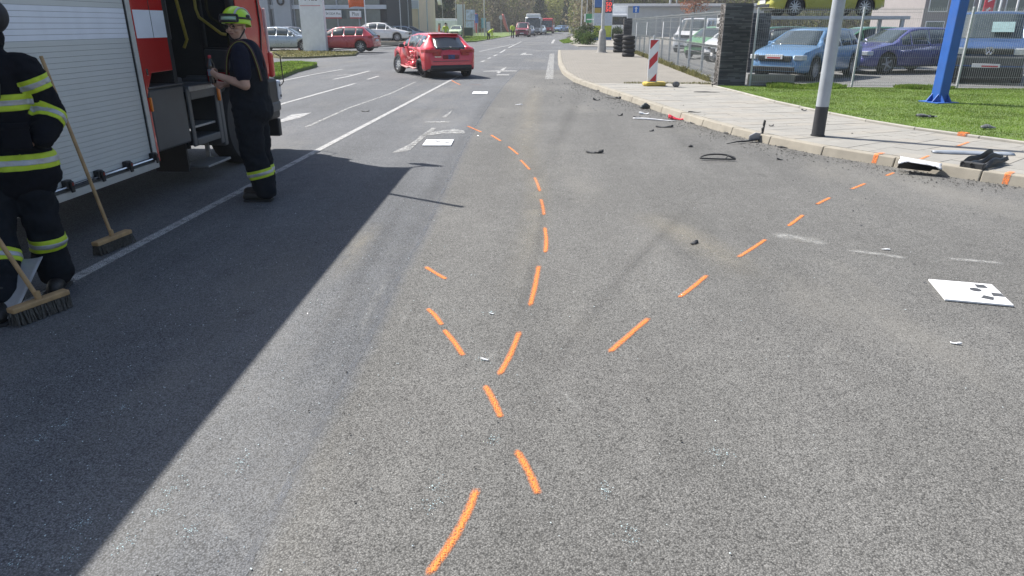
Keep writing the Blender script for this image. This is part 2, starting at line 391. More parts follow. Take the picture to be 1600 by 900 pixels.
# lighter resurfaced mouth of the side road, where the camera stands
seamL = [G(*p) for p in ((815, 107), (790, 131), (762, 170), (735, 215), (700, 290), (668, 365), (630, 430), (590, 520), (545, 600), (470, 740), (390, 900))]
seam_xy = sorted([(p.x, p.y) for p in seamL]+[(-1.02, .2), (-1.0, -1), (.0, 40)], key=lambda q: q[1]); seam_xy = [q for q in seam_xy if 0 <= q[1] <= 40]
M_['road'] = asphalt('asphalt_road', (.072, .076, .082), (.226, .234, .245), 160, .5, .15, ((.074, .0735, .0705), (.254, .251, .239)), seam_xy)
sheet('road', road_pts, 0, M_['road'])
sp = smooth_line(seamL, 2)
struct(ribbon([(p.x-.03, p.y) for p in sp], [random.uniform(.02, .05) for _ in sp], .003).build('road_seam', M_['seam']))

def mark(name, pts, wd, m='line', z=.008):
    return struct(ribbon(pts, wd, z).build(name, M_[m]))
mark('lane_line', [(-3.3, -3), (-3.3, 24.5)], .12)
mark('lane_line', [G(478, 199), G(545, 169), G(609, 147), G(650, 128)], .07, 'line_faint', .005)
mark('lane_line', [G(380, 184), G(445, 161.5), G(556, 130.5)], .13)
mark('lane_line', [G(574, 124.5), G(592, 119)], .13)
mark('lane_line', [G(520, 124.5), G(545, 119.5), G(578, 111)], .16)
mark('lane_line', [G(527, 118.2), G(552, 116.6)], .13)
mark('lane_line', [G(430, 129), G(485, 117.5), G(537, 108)], .13)
mark('lane_line', [G(862.6, 84), G(858, 124)], .27, 'line_faint')
mark('lane_line', [G(866, 62), G(862.5, 68)], .3)
mark('lane_line', [G(748, 81), G(775, 75), G(803, 69)], .14)
for a, b in (((752, 97), (757, 95)), ((762, 92.3), (767, 90)), ((771, 88), (777, 85.5)), ((781, 83), (790, 77.5)), ((794, 75), (815, 65))):
    mark('lane_line', [G(*a), G(*b)], .16)
def arrow(name, px, m):
    mb = MB()
    for poly in px: mb.add([(*G(*p)[:2], .008) for p in poly], [tuple(range(len(poly)))])
    o = struct(mb.build(name, M_[m])); return o
arrow('road_arrow', [[(776, 116.5), (795.5, 116.5), (796, 118), (776, 118)], [(779, 115.5), (788, 109.5), (792, 104.5), (785, 107.5), (776, 113.5)], [(755, 111.2), (772, 110.6), (782, 110.4), (808, 110.6), (808, 111.8), (755, 112)]], 'line_poly')
arrow('road_arrow', [[(812, 86), (818, 83), (823, 82.5), (821, 84.5), (832, 85), (832, 85.8), (820, 85.6)]], 'line_poly')
arrow('road_arrow', [[(433, 191), (440, 187), (456, 179.5), (487, 176.5), (468, 185), (440, 191.5)]], 'line_poly')
arrow('worn_road_arrow', [[(652, 215), (668, 208), (710, 202), (726, 205), (726, 209), (690, 209.5)], [(664, 190.5), (702, 190), (702, 192.2), (664, 192)], [(690, 184), (707, 172.5), (704, 178), (697, 184)]], 'line_faint')
arrow('worn_road_arrow', [[(615, 238), (640, 226), (654, 216), (675, 200), (682, 201), (655, 222), (640, 236), (614, 240)]], 'line_faint')
MATS_w2 = worn('road_paint_remnant', (.5, .5, .48), .36, .62, 14, amax=.8, uv=(.42, .15)); M_['remnant'] = MATS_w2
for px, w_ in ((((1205, 367), (1250, 373), (1292, 384)), .20), (((1322, 392), (1366, 397), (1420, 405)), .10), (((1475, 405), (1520, 408), (1570, 413)), .09)):
    struct(ribbon(smooth_line([G(*p) for p in px], 2), w_, .0055).build('worn_give_way_line', M_['remnant']))
struct(ribbon(smooth_line([G(*p) for p in ((800, 205), (826, 235), (838, 270), (840, 310), (832, 370), (812, 430), (800, 480))], 2), .35, .0045).build('dust_stain', M_['dust']))
struct(ribbon(smooth_line([G(*p) for p in ((838, 130), (832, 160), (826, 200), (816, 250), (800, 300))], 2), .6, .0045).build('dust_stain', M_['dust']))
struct(ribbon(smooth_line([G(*p) for p in ((990, 330), (1060, 360), (1130, 400), (1180, 440))], 2), .5, .0045).build('dust_stain', M_['dust']))
for px, w_ in ((((715, 225), (668, 320), (612, 430), (560, 525), (505, 640), (440, 790)), .30), (((640, 300), (560, 440), (470, 600), (400, 720)), .22), (((848, 290), (846, 360), (828, 440), (800, 520), (770, 590)), .10), (((770, 150), (742, 190), (700, 250)), .35), (((1100, 300), (1000, 400), (900, 520), (820, 640)), .16), (((905, 150), (880, 200), (850, 270)), .35)):
    struct(ribbon(smooth_line([G(*p) for p in px], 2), w_, .0048).build('tyre_track', M_['track']))
for px, w_ in ((((590, 345), (560, 385), (520, 440)), .16), (((610, 425), (575, 490), (560, 530)), .08), (((780, 545), (768, 560), (750, 566)), .04), (((640, 470), (625, 520)), .05), (((1240, 372), (1275, 380)), .12), (((880, 610), (905, 650)), .06), (((330, 800), (360, 830), (380, 850)), .06), (((240, 560), (300, 520)), .07)):
    P_ = [G(*p) for p in px]; P_ = smooth_line(P_, 2) if len(P_) > 2 else P_
    struct(ribbon(P_, w_*(1.6 if w_ > .1 else 1), .0055).build('scuff_mark', M_['dust' if w_ > .1 else 'scuff']))

# ---- kerb, pavement, edging, grass on the right
KH = .118
kerb_px = [(872.6, 81), (872.4, 90), (873.4, 102), (880, 116), (899, 129), (920, 136.5), (950, 147), (981, 157.5), (1040, 178), (1107, 200), (1165, 216), (1220, 229.5), (1260, 238), (1310, 246.5), (1360, 254), (1409, 263), (1455, 271), (1498, 278), (1550, 285.5), (1599, 292)]
kline = [G(*p) for p in kerb_px]
d = (kline[-1]-kline[-4]).normalized(); kline += [kline[-1]+d*2, kline[-1]+d*4+Vector((.6, 0, 0)), kline[-1]+d*8+Vector((3, .8, 0))]
edge_px = [(1113, 135), (1150, 144), (1220, 163), (1290, 177), (1360, 191), (1456, 206.5), (1530, 216), (1577, 222), (1600, 225.5)]
eline = [G(*p, .12) for p in edge_px]; eline = [Vector((p.x, p.y, 0)) for p in eline]
d = (eline[-1]-eline[-4]).normalized(); eline += [eline[-1]+d*2, eline[-1]+d*4+Vector((.6, .3, 0)), eline[-1]+d*8+Vector((3, 1, 0))]
FX = 4.43                                                 # the side fence runs along x = 4.43
kin_ = []
for i, p in enumerate(kline):
    dd = (kline[min(i+1, len(kline)-1)]-kline[max(i-1, 0)]).normalized(); kin_.append(p+Vector((-dd.y, dd.x, 0))*.10)
pav = [(p.x, p.y) for p in kin_]+[(p.x, p.y) for p in reversed(eline)]+[(FX, 20.6), (4.55, 47.0), (kline[0].x, kline[0].y+.3)]
pave_mat = mat('pavement_bed', (.25, .235, .2), .95, 0, .25, 30, .4, 160)
pavement = sheet('pavement', pav, .1, pave_mat, .3)
kl = resample(kline, .985); kj = mat('kerb_bed', (.16, .15, .13), .95)
kbed = struct(ribbon([(p.x, p.y) for p in kin_], .04, .102).build('kerb', kj))
def stones(line, wd, z0, z1, gap, name, m, parent, off, batter=0):
    for a, b in zip(line, line[1:]):
        d = (b-a); L = d.length; d.normalize(); n = Vector((-d.y, d.x, 0))*off
        j = random.uniform(-.004, .004)
        p = [a+d*gap, b-d*gap, b-d*gap+n*wd, a+d*gap+n*wd]
        bt = Vector((-d.y, d.x, 0))*(-batter)
        mb = MB(); vs = [(*(q+(bt if i_ < 2 else bt*0))[:2], z0) for i_, q in enumerate(p)]+[(*q[:2], z1+j) for q in p]
        mb.add(vs, [(3, 2, 1, 0), (4, 5, 6, 7), (0, 1, 5, 4), (1, 2, 6, 5), (2, 3, 7, 6), (3, 0, 4, 7)])
        mb.build(name, m, parent, bevel=.012)
side = -1 if (kline[10]-kline[0]).x*0+1 < 0 else 1
stones(kl, .14, -.1, KH, .005, 'kerb_stone', M_['kerb'], kbed, side, .055)
el = resample(eline, 1.0)
ebed = struct(ribbon([(p.x, p.y) for p in eline], .03, .1).build('edging', kj))
stones(el, .07, -.05, KH+.035, .004, 'edging_stone', mat('edging_concrete', (.33, .315, .28), .85, 0, .12, 5, .35, 120, dirt=.1), ebed, 1)
# slabs laid in courses across the pavement
def at_len(P, cum, s):
    for i in range(len(P)-1):
        if s <= cum[i+1]:
            t = (s-cum[i])/max(1e-6, cum[i+1]-cum[i]); return P[i].lerp(P[i+1], t)
    return P[-1]
KP = kline[5:]; KP = smooth_line(KP, 2)
ksm = resample(KP, .1)
def to_edge(p, n):                                        # distance along n to the edging
    best = None
    for a, b in zip(eline, eline[1:]):
        den = n.x*(b-a).y-n.y*(b-a).x
        if abs(den) < 1e-6: continue
        t = ((a-p).x*(b-a).y-(a-p).y*(b-a).x)/den; u = ((a-p).x*n.y-(a-p).y*n.x)/den
        if 0 <= u <= 1 and t > 0 and (best is None or t < best): best = t
    return best
rows = []
for i in range(0, len(ksm)-4, 3):
    p = ksm[i]; dd = (ksm[min(i+4, len(ksm)-1)]-ksm[max(i-4, 0)]).normalized(); n = Vector((-dd.y, dd.x, 0))
    t = to_edge(p, n)
    rows.append((p+n*.146, n, (t-.15) if t else None))
slab_mats = [mat('slab_%s' % k, c, .85, 0, .07, 5, .25, 150, dirt=.15) for k, c in (('pale', (.266, .256, .232)), ('grey', (.25, .242, .221)), ('warm', (.272, .256, .226)))]
cnt = 0
for i, (r0, r1) in enumerate(zip(rows, rows[1:])):
    if r0[0].y < 6.2: break
    L0 = r0[2] or 2.8; L1 = r1[2] or 2.8
    near = r0[0].y < 15.5
    nseg = 4 if near else 3
    cuts = [0]+[(k+(.5 if i % 2 else 0))/nseg for k in range(1 if not i % 2 else 0, nseg)]+[1]
    for c0, c1 in zip(cuts, cuts[1:]):
        if c1-c0 < .02: continue
        a = r0[0]+r0[1]*(L0*c0+.004); b = r1[0]+r1[1]*(L1*c0+.004); c = r1[0]+r1[1]*(L1*c1-.004); dq = r0[0]+r0[1]*(L0*c1-.004)
        g = (b-a).normalized()*.0025; z = KH-.004+random.uniform(-.0025, .0025)
        p = [a+g, b-g, c-g, dq+g]; mb = MB()
        mb.add([(*q[:2], .08) for q in p]+[(*q[:2], z) for q in p], [(3, 2, 1, 0), (4, 5, 6, 7), (0, 1, 5, 4), (1, 2, 6, 5), (2, 3, 7, 6), (3, 0, 4, 7)])
        mb.build('paving_slab', random.choice(slab_mats), pavement); cnt += 1
# small beige pavers beyond the warning board: too small to tell apart, brick pattern with relief
def paver_mat():
    m = bpy.data.materials.new('beige_pavers'); m.use_nodes = True; t = m.node_tree; N = t.nodes; L = t.links; b = N['Principled BSDF']; b.inputs['Roughness'].default_value = .9
    tc = N.new('ShaderNodeTexCoord'); br = N.new('ShaderNodeTexBrick'); br.inputs['Scale'].default_value = 1
    br.inputs['Brick Width'].default_value = .2; br.inputs['Row Height'].default_value = .1; br.inputs['Mortar Size'].default_value = .006
    br.inputs['Color1'].default_value = (.232, .215, .185, 1); br.inputs['Color2'].default_value = (.195, .182, .16, 1); br.inputs['Mortar'].default_value = (.10, .09, .075, 1)
    L.new(tc.outputs['Object'], br.inputs['Vector'])
    n = N.new('ShaderNodeTexNoise'); n.inputs['Scale'].default_value = .8; n.inputs['Detail'].default_value = 6; L.new(tc.outputs['Object'], n.inputs['Vector'])
    mr = N.new('ShaderNodeMapRange'); mr.inputs['To Min'].default_value = .8; mr.inputs['To Max'].default_value = 1.2; L.new(n.outputs['Fac'], mr.inputs['Value'])
    mu = N.new('ShaderNodeMixRGB'); mu.blend_type = 'MULTIPLY'; mu.inputs['Fac'].default_value = 1; L.new(br.outputs['Color'], mu.inputs['Color1']); L.new(mr.outputs[0], mu.inputs['Color2'])
    L.new(mu.outputs[0], b.inputs['Base Color']); bp = N.new('ShaderNodeBump'); bp.invert = True; bp.inputs['Strength'].default_value = .5; bp.inputs['Distance'].default_value = .004; L.new(br.outputs['Fac'], bp.inputs['Height']); L.new(bp.outputs[0], b.inputs['Normal'])
    return m
M_['pavers'] = paver_mat()
kin = []
for i, p in enumerate(kline[:6]):
    dd = (kline[i+1]-kline[max(i-1, 0)]).normalized(); n = Vector((-dd.y, dd.x, 0)); kin.append(p+n*.15)
pvp = [(p.x, p.y) for p in kin]+[(2.0, 20.05), (FX-.02, 20.0), (FX-.02, 20.6), (4.5, 46.9), (kin[0].x, kin[0].y)]
sheet('paved_footway', pvp, KH-.002, M_['pavers'], .03)
# grass strip between edging and fence (top .13), then the display lot behind the fence
gp = [(p.x+.08, p.y+.03) for p in eline]+[(40, 7), (40, 18.4), (12.6, 18.75), (5.1, 19.1)]
soil = mat('lawn_soil', (.10, .15, .035), .95, 0, .35, 3, .6, 30)
sheet('lawn', gp, .125, soil, .2)
lot = [(FX+.05, 20.7), (5.1, 19.14), (12.6, 18.79), (60, 16.5), (60, 60), (5.2, 60), (4.6, 47)]
sheet('display_lot', lot, .1, M_['lot'], .15)
# land on the far right and left
sheet('pavement_beyond_drive', [(1.7, 57), (9, 56), (60, 62), (60, 110), (2.2, 110), (1.5, 84), (1.2, 66)], .05, mat('far_paving', (.25, .235, .205), .9, 0, .12, 1.5), .15)
sheet('grass_verge', [(x, y) for x, y in ((-80, 66), (-13, 66), (-8.3, 75), (-7.3, 100), (-6.6, 130), (0, 166), (17, 209), (17, 330), (-80, 330))], .05, soil, .12)
sheet('dealer_forecourt', [(-60, 47.5), (-16.5, 47.3), (-15.2, 49), (-12.5, 60), (-13, 75), (-60, 80)], .06, M_['lot'], .1)
sheet('grass_island', [G(425, 104), G(470, 101.5), G(496, 103.5), G(492, 106), G(465, 113), G(438, 124), G(400, 128)], .1, soil, .15)
sheet('grass_strip', [G(415, 89), G(440, 92), G(480, 91.5), G(555, 87.5), G(560, 83), G(440, 81), G(390, 82)], .1, mat('pale_dry_grass', (.16, .15, .07), .95, 0, .3, 3, .5, 30), .15)
sheet('grass_patch', [G(874, 64), G(888, 60.5), G(896, 67), G(880, 68)], .03, soil, .05)

# grass blades
def blades(name, n, inside, z, hmin, hmax, m, wd=.012):
    mb = MB(); k = 0
    xs = [p[0] for p in inside]; ys = [p[1] for p in inside]
    def inp(x, y):
        c = False; j = len(inside)-1
        for i in range(len(inside)):
            if (inside[i][1] > y) != (inside[j][1] > y) and x < (inside[j][0]-inside[i][0])*(y-inside[i][1])/(inside[j][1]-inside[i][1])+inside[i][0]: c = not c
            j = i
        return c
    x0, x1, y0, y1 = min(xs), max(xs), min(ys), max(ys)
    tries = 0
    while k < n and tries < n*6:
        tries += 1
        x, y = random.uniform(x0, x1), random.uniform(y0, y1)
        if not inp(x, y): continue
        q = .5+.5*mnoise.noise(Vector((x*1.3, y*1.3, 0)))
        h = hmin+(hmax-hmin)*q*random.uniform(.5, 1.3); a = random.uniform(0, 6.28); l = random.uniform(.1, .7)*h
        dx, dy = math.cos(a)*wd, math.sin(a)*wd; lx, ly = math.cos(a+1.4)*l, math.sin(a+1.4)*l
        mb.add([(x-dx, y-dy, z), (x+dx, y+dy, z), (x+lx*.5+dx*.6, y+ly*.5+dy*.6, z+h*.7), (x+lx, y+ly, z+h*.95)], [(0, 1, 2), (0, 2, 3)]); k += 1
    return stuff(mb.build(name, m, fix=False))
gl = leafmat('grass_blades', (.10, .19, .022), (.165, .265, .036), (.25, .29, .075))
vis = [(p.x+.08, p.y+.03) for p in eline[:10]]+[(10, 8), (14.5, 14), (14.5, 18.6), (12.6, 18.72), (5.12, 19.05)]
blades('grass', 130000, vis, .122, .012, .04, gl, .005)
blades('grass', 5000, [(5.4, 18.5), (6.6, 18.1), (7.4, 18.5), (7.2, 19.2), (5.6, 19.2)], .122, .03, .15, gl, .008)
blades('grass', 4000, [(8.7, 18.7), (9.3, 18.1), (10.1, 18.5), (9.9, 19.1), (8.8, 19.1)], .122, .03, .14, gl, .008)
isl = [(p.x, p.y) for p in (G(425, 104), G(470, 101.5), G(496, 103.5), G(492, 106), G(465, 113), G(438, 124), G(400, 128))]
blades('grass', 9000, isl, .1, .05, .14, gl, .02)
blades('grass', 1500, [(p.x, p.y) for p in (G(874, 64), G(888, 60.5), G(896, 67), G(880, 68))], .03, .05, .13, gl, .03)
blades('grass', 7000, [(-14, 66.5), (-8.5, 75.5), (-7.6, 100), (-12, 100), (-20, 75)], .05, .08, .2, gl, .05)
blades('grass', 2500, [(p.x, p.y) for p in (G(415, 89), G(440, 92), G(480, 91.5), G(555, 87.5), G(560, 83), G(440, 81))], .1, .04, .12, leafmat('dry_blades', (.12, .13, .04), (.2, .19, .08), (.28, .25, .12)), .03)
# weeds along the foot of the fences
blades('dry_weeds', 2500, [(FX-.12, 20.7), (FX+.06, 20.7), (FX+.2, 42), (FX-.05, 42)], .1, .05, .28, leafmat('dry_blades', (.12, .13, .04), (.2, .19, .08), (.28, .25, .12)), .012)
blades('dry_weeds', 350, [(1.9, 19.9), (4.3, 19.95), (4.3, 20.1), (1.9, 20.1)], .11, .02, .09, leafmat('dry_blades', (.12, .13, .04), (.2, .19, .08), (.28, .25, .12)), .012)

# crumbs of glass and grit on the asphalt
def grit(name, n, gen, s0, s1, m, z=.006):
    mb = MB()
    for _ in range(n):
        x, y = gen(); s = random.uniform(s0, s1)*random.choice((.5, .7, 1, 1)); a = random.uniform(0, 6.28); h = s*random.uniform(.25, .8)
        c, q = math.cos(a)*s, math.sin(a)*s; t = random.uniform(.5, 1)
        mb.add([(x+c, y+q, z), (x-q*t, y+c*t, z), (x-c, y-q, z), (x+q*.6, y-c*.6, z), (x+c*.2, y+q*.1, z+h)], [(0, 1, 4), (1, 2, 4), (2, 3, 4), (3, 0, 4)])
    return stuff(mb.build(name, m, fix=False))
glz = mat('glass_crumbs', (.58, .68, .7), .12, 0, .2, 40, spec=.9)
def g_left(): return random.gauss(-2.0, .9), abs(random.gauss(2.4, 2.6))+.6
grit('glass_crumbs', 1900, g_left, .0015, .0052, glz)
def g_all(): return random.uniform(-3.2, 3), random.uniform(.8, 14)
grit('glass_crumbs', 650, g_all, .0015, .005, glz, .008)
clus = [G(*p) for p in ((270, 765), (100, 665), (375, 728), (60, 690), (20, 880), (130, 820), (250, 800), (755, 563), (945, 770), (767, 490), (770, 690), (985, 840), (680, 760), (1120, 710), (1060, 460), (300, 830), (190, 640), (680, 790), (200, 850), (110, 870))]
def g_cl():
    p = random.choice(clus); return random.gauss(p.x, .03*random.random()+.006), random.gauss(p.y, .05*random.random()+.006)
grit('glass_crumbs', 900, g_cl, .0012, .004, mat('cyan_glass', (.5, .66, .68), .15, 0, .2, 30, spec=.9), .008)
grk = mat('road_grit', (.05, .048, .045), .9, 0, .5, 60)
kr = resample(smooth_line(kline[4:20], 2), .05)
def g_kerb():
    p = random.choice(kr); e = abs(random.gauss(0, .28)); return p.x-.01-e*.8, p.y-e*.55
grit('road_grit', 3200, g_kerb, .006, .017, grk, .006)
grit('road_grit', 900, lambda: (random.uniform(-3, 5), random.uniform(1, 16)), .003, .009, grk, .007)

# ================================================================ FIRE ENGINE
TX = -3.85
M_['fred'] = mat('fire_red', (.52, .025, .022), .25, .1, .06, 2, coat=.5)
M_['alu'] = mat('slat_grey', (.62, .635, .62), .45, .05, .04, 1.5, dirt=.12)
M_['reflw'] = mat('reflective_white', (.80, .83, .90), .4, 0, .05, 5)
M_['frame'] = mat('alu_frame', (.55, .55, .53), .45, .2, .08, 8)
M_['dgrey'] = mat('dark_grey_panel', (.075, .08, .085), .5, 0, .15, 5)
M_['inter'] = mat('cab_interior', (.022, .024, .025), .7, 0, .25, 6)
M_['tread'] = mat('tread_plate', (.30, .31, .32), .4, .6, .15, 25, .6, 45)
M_['yrail'] = mat('yellow_rail', (.30, .24, .04), .5, 0, .1, 9)
M_['amber'] = mat('amber_lens', (.75, .2, .02), .25, 0, .15, 40, coat=.4)
ft = thing('fire_engine', 'red fire engine with grey roller shutter and open crew cab parked on the left', 'fire engine', (TX-1.25, 5.0, 0))
def FB(name, m, *boxes, parent=ft, bevel=.006, smooth=0):
    mb = MB()
    for b in boxes: mb.box(*b)
    return mb.build(name, M_[m] if isinstance(m, str) else m, parent, bevel=bevel, world=True, smooth=smooth)
W0 = TX-2.5
FB('superstructure', 'fred', (W0, TX-.06, .7, 3.3, .42, 3.15), (W0, TX-.06, 3.3, 6.46, 1.0, 3.15), (W0, TX-.5, 3.3, 6.46, .6, 1.0))
FB('body_panel', 'fred', (TX-.06, TX-.012, .7, 6.38, 2.86, 3.16), (TX-.06, TX-.012, .7, .92, .42, 2.86), (TX-.06, TX-.012, 3.12, 3.34, .42, 2.86))
FB('roof', 'alu', (W0-.02, TX+.0, .68, 7.0, 3.16, 3.2))
MB().prism([(9.0, 3.205), (9.0, 3.23), (.7, 3.76), (.7, 3.205)], -1.25, 1.25, Matrix(((0, 0, 1, TX-1.25), (1, 0, 0, 0), (0, 1, 0, 0), (0, 0, 0, 1)))).build('roof_shadow_wedge', M_['alu'], ft, world=True)  # unseen wedge, added so the engine's shadow edge slants across the road
def shutter(y0, y1):
    sh = FB('roller_shutter', 'black', (TX-.058, TX-.034, y0, y1, .42, 2.86), bevel=0)
    base = MB().box(-.012, .004, -(y1-y0)/2, (y1-y0)/2, .001, .0405).mesh('slat')
    for v in base.vertices:
        if v.co.x > 0 and (v.co.z < .005 or v.co.z > .037): v.co.x -= .004
    n = int((2.84-.45)/.0417)
    for i in range(n):
        z = .45+i*.0417; band = 1.525 <= z+.02 <= 1.765
        me = base.copy(); me.materials.append(M_['reflw' if band else 'alu'])
        o = bpy.data.objects.new('slat', me if band else me); COL.objects.link(o); o.parent = sh
        o.location = Vector((TX-.024, (y0+y1)/2, z))-ft.location
    FB('rail', 'frame', (TX-.045, TX-.003, y0-.035, y0, .38, 2.86), parent=sh, bevel=.004)
    FB('rail', 'frame', (TX-.045, TX-.003, y1+.012, y1+.075, .38, 2.86), parent=sh, bevel=.004)
    FB('seal', 'black', (TX-.045, TX-.012, y1, y1+.012, .38, 2.86), parent=sh, bevel=0)
    b = MB().tube([(TX+.012, y0+.02, .445), (TX+.012, y1-.02, .445)], .013, 8); b.build('lift_bar', M_['chrome'], sh, smooth=40, world=True)
    FB('sill', 'frame', (TX-.05, TX+.002, y0-.03, y1+.07, .345, .405), parent=sh, bevel=.005)
    FB('sill_seal', 'dgrey', (TX-.05, TX-.006, y0-.03, y1+.02, .406, .43), parent=sh, bevel=.0)
    return sh
sh = shutter(3.36, 6.375)
sh2 = shutter(.95, 3.08)
for y in (4.15, 5.12, 5.52, 5.93, 6.36):
    l = MB().box(TX-.02, TX+.028, y-.035, y+.035, .425, .50).box(TX+.028, TX+.045, y-.012, y+.03, .40, .49)
    l.build('latch', M_['black'], ft, bevel=.008, world=True)
    MB().box(TX+.0455, TX+.049, y+.0, y+.018, .455, .48).build('reflector', mat('latch_red', (.25, .03, .02), .4), ft, world=True)
# red corner panel with its white band
mb = MB(); yz = [(6.455, 1.0), (6.49, 1.06), (6.60, 1.215), (6.985, 1.22), (6.985, 3.1), (6.455, 3.1)]
for xx in (TX-.05, TX): mb.v += [(xx, y, z) for y, z in yz]
mb.f = [(0,1,2,3,4,5), (11,10,9,8,7,6)]+[(i, (i+1) % 6, 6+(i+1) % 6, 6+i) for i in range(6)]
pan = mb.build('corner_panel', M_['fred'], ft, world=True, bevel=.006)
FB('reflective_band', 'reflw', (TX+.001, TX+.004, 6.462, 6.735, 1.53, 1.775), (TX+.001, TX+.004, 6.747, 6.98, 1.53, 1.775), parent=pan, bevel=0)
FB('panel_joint', 'black', (TX+.0005, TX+.003, 6.737, 6.745, 1.53, 3.0), parent=pan, bevel=0)
FB('lock', 'chrome', (TX, TX+.008, 6.505, 6.535, 1.2, 1.26), parent=pan, bevel=.004)
FB('corner_strip', 'fred', (TX-.04, TX-.004, 6.452, 6.485, .40, 1.0), bevel=.003)
FB('side_marker', 'amber', (TX-.004, TX+.014, 6.475, 6.505, .87, 1.0), bevel=.006)
# step box, crew cab
FB('locker_box', 'dgrey', (W0+.1, TX-.004, 6.488, 7.14, .48, 1.07), bevel=.02)
FB('locker_lid', 'dgrey', (TX-.5, TX+.008, 6.488, 7.16, 1.073, 1.092), bevel=.006)
cab = FB('cab_shell', 'inter', (W0, TX-1.6, 7.0, 9.4, 1.0, 3.15), (W0, TX, 6.98, 7.05, 1.09, 3.15), (W0, TX, 7.05, 9.4, 2.95, 3.15), (W0, TX-.1, 7.05, 9.4, .9, .98), (W0+.1, TX-.06, 7.15, 7.2, .4, 1.0), (W0, TX-.07, 8.0, 8.1, .98, 2.95), bevel=0)
FB('cab_roof', 'fred', (W0-.02, TX+.004, 6.985, 9.5, 3.152, 3.22))
FB('crew_seat', 'inter', (TX-1.5, TX-.5, 7.2, 7.7, 1.0, 1.42), (TX-1.5, TX-.5, 7.1, 7.28, 1.4, 2.2), bevel=.05)
FB('equipment_locker', 'dgrey', (TX-.85, TX-.12, 7.06, 7.3, 1.5, 1.98), bevel=.015)
FB('seat_base', 'dgrey', (TX-.9, TX-.15, 7.06, 7.42, 1.0, 1.12), bevel=.015)
# step well
FB('step_frame', 'dgrey', (TX-.02, TX+.006, 7.17, 7.24, .42, 1.02), (TX-.02, TX+.006, 7.78, 7.86, .36, 1.04), (TX-.4, TX+.006, 7.24, 7.78, .42, .5), (TX-.4, TX+.006, 7.24, 7.78, .9, 1.02), (TX-.42, TX-.38, 7.2, 7.8, .42, 1.0), bevel=.012)
FB('step_tread', 'tread', (TX-.38, TX-.03, 7.25, 7.77, .60, .625), bevel=.004)
FB('step_tread', 'tread', (TX-.36, TX+.012, 7.22, 7.8, .985, 1.045), bevel=.01)
FB('folding_step', 'tread', (TX-.25, TX+.05, 7.3, 7.85, .17, .195), (TX-.25, TX-.2, 7.26, 7.3, .17, .45), (TX-.25, TX-.2, 7.85, 7.88, .17, .45), bevel=.004)
FB('mud_flap', 'black', (TX-.45, TX-.08, 7.12, 7.15, .16, .48), bevel=0)
MB().tube([(TX-.06, 7.12, 3.0), (TX-.03, 7.16, 2.6), (TX-.03, 7.42, 1.5), (TX-.08, 7.43, 1.42)], .017, 8).build('grab_rail', M_['yrail'], ft, smooth=60, world=True)
# crew door swung open
hx, hy = TX, 7.70; dirv = Vector((.83, -.56, 0)).normalized(); nrm = Vector((-.56, -.83, 0)).normalized()
DM = Matrix(((dirv.x, nrm.x, 0, hx), (dirv.y, nrm.y, 0, hy), (0, 0, 1, 0), (0, 0, 0, 1)))
mb = MB()
mb.box(0, .66, -.03, .03, 1.05, 1.42, DM).box(0, .1, -.03, .03, 1.42, 2.4, DM).box(.56, .66, -.03, .03, 1.42, 2.4, DM).box(.1, .56, -.03, .03, 2.3, 2.4, DM)
door = mb.build('crew_door', M_['inter'], ft, world=True, bevel=.02)
MB().box(.1, .56, -.008, .008, 1.42, 2.3, DM).build('door_glass', M_['glass'], door, world=True)
MB().box(0, .66, -.045, -.031, 1.02, 1.42, DM).box(0, .66, -.045, -.031, 2.3, 2.42, DM).box(0, .1, -.045, -.031, 1.42, 2.3, DM).box(.56, .66, -.045, -.031, 1.42, 2.3, DM).box(.05, .6, .031, .036, 1.06, 1.17, DM).build('door_skin', M_['fred'], door, world=True, bevel=.003)
MB().tube([DM @ Vector(p) for p in ((.08, .07, 2.3), (.08, .07, 1.80), (.12, .07, 1.72), (.50, .07, 1.56), (.53, .03, 1.55))], .016, 8).build('grab_rail', M_['yrail'], door, world=True, smooth=60)
MB().box(.1, .58, .03, .07, 1.2, 1.4, DM).build('door_pocket', M_['dgrey'], door, world=True, bevel=.015)
MB().tube([(TX-.02, 8.15, 3.08), (TX+.48, 7.85, 3.06), (TX+.98, 7.55, 3.05)], [.03, .025, .03], 8).build('shadow_casting_arm', M_['black'], ft, smooth=60, world=True)  # unseen arm, added for the thin shadow it throws past the engine's
# front cab flank, nose, bumper, wheel
mb = MB(); yz = [(8.2, 1.12), (9.25, 1.0), (9.42, 1.02), (9.46, 1.4), (9.36, 2.0), (9.22, 3.1), (8.2, 3.1)]
n = len(yz)
for xx in (TX-.06, TX): mb.v += [(xx, y, z) for y, z in yz]
mb.f = [tuple(range(n)), tuple(range(2*n-1, n-1, -1))]+[(i, (i+1) % n, n+(i+1) % n, n+i) for i in range(n)]
fd = mb.build('front_door', M_['fred'], ft, world=True, bevel=.02)
MB().tube([(TX+.006, 9.13, 3.0), (TX+.008, 9.25, 2.0), (TX+.008, 9.27, 1.6), (TX+.006, 9.2, 1.28), (TX+.006, 9.0, 1.2)], .011, 6).build('door_seal', M_['black'], fd, world=True, smooth=60)
FB('door_window', 'glass', (TX, TX+.004, 8.4, 9.05, 1.95, 2.9), parent=fd, bevel=0)
FB('nose_panel', 'fred', (W0, TX-.02, 9.36, 9.5, .95, 1.9), bevel=.05)
FB('windscreen', 'glass', (W0+.1, TX-.1, 9.3, 9.38, 1.9, 3.0), bevel=.02)
FB('corner_reflector', mat('pink_white_strip', (.7, .55, .55), .35), (TX-.03, TX+.01, 9.47, 9.515, 1.3, 1.85), bevel=.015)  # pale corner strip; the pinkish highlight of the cab edge is in its colour
FB('corner_trim', 'fred', (TX-.05, TX+.03, 9.46, 9.56, .98, 1.3), bevel=.03)
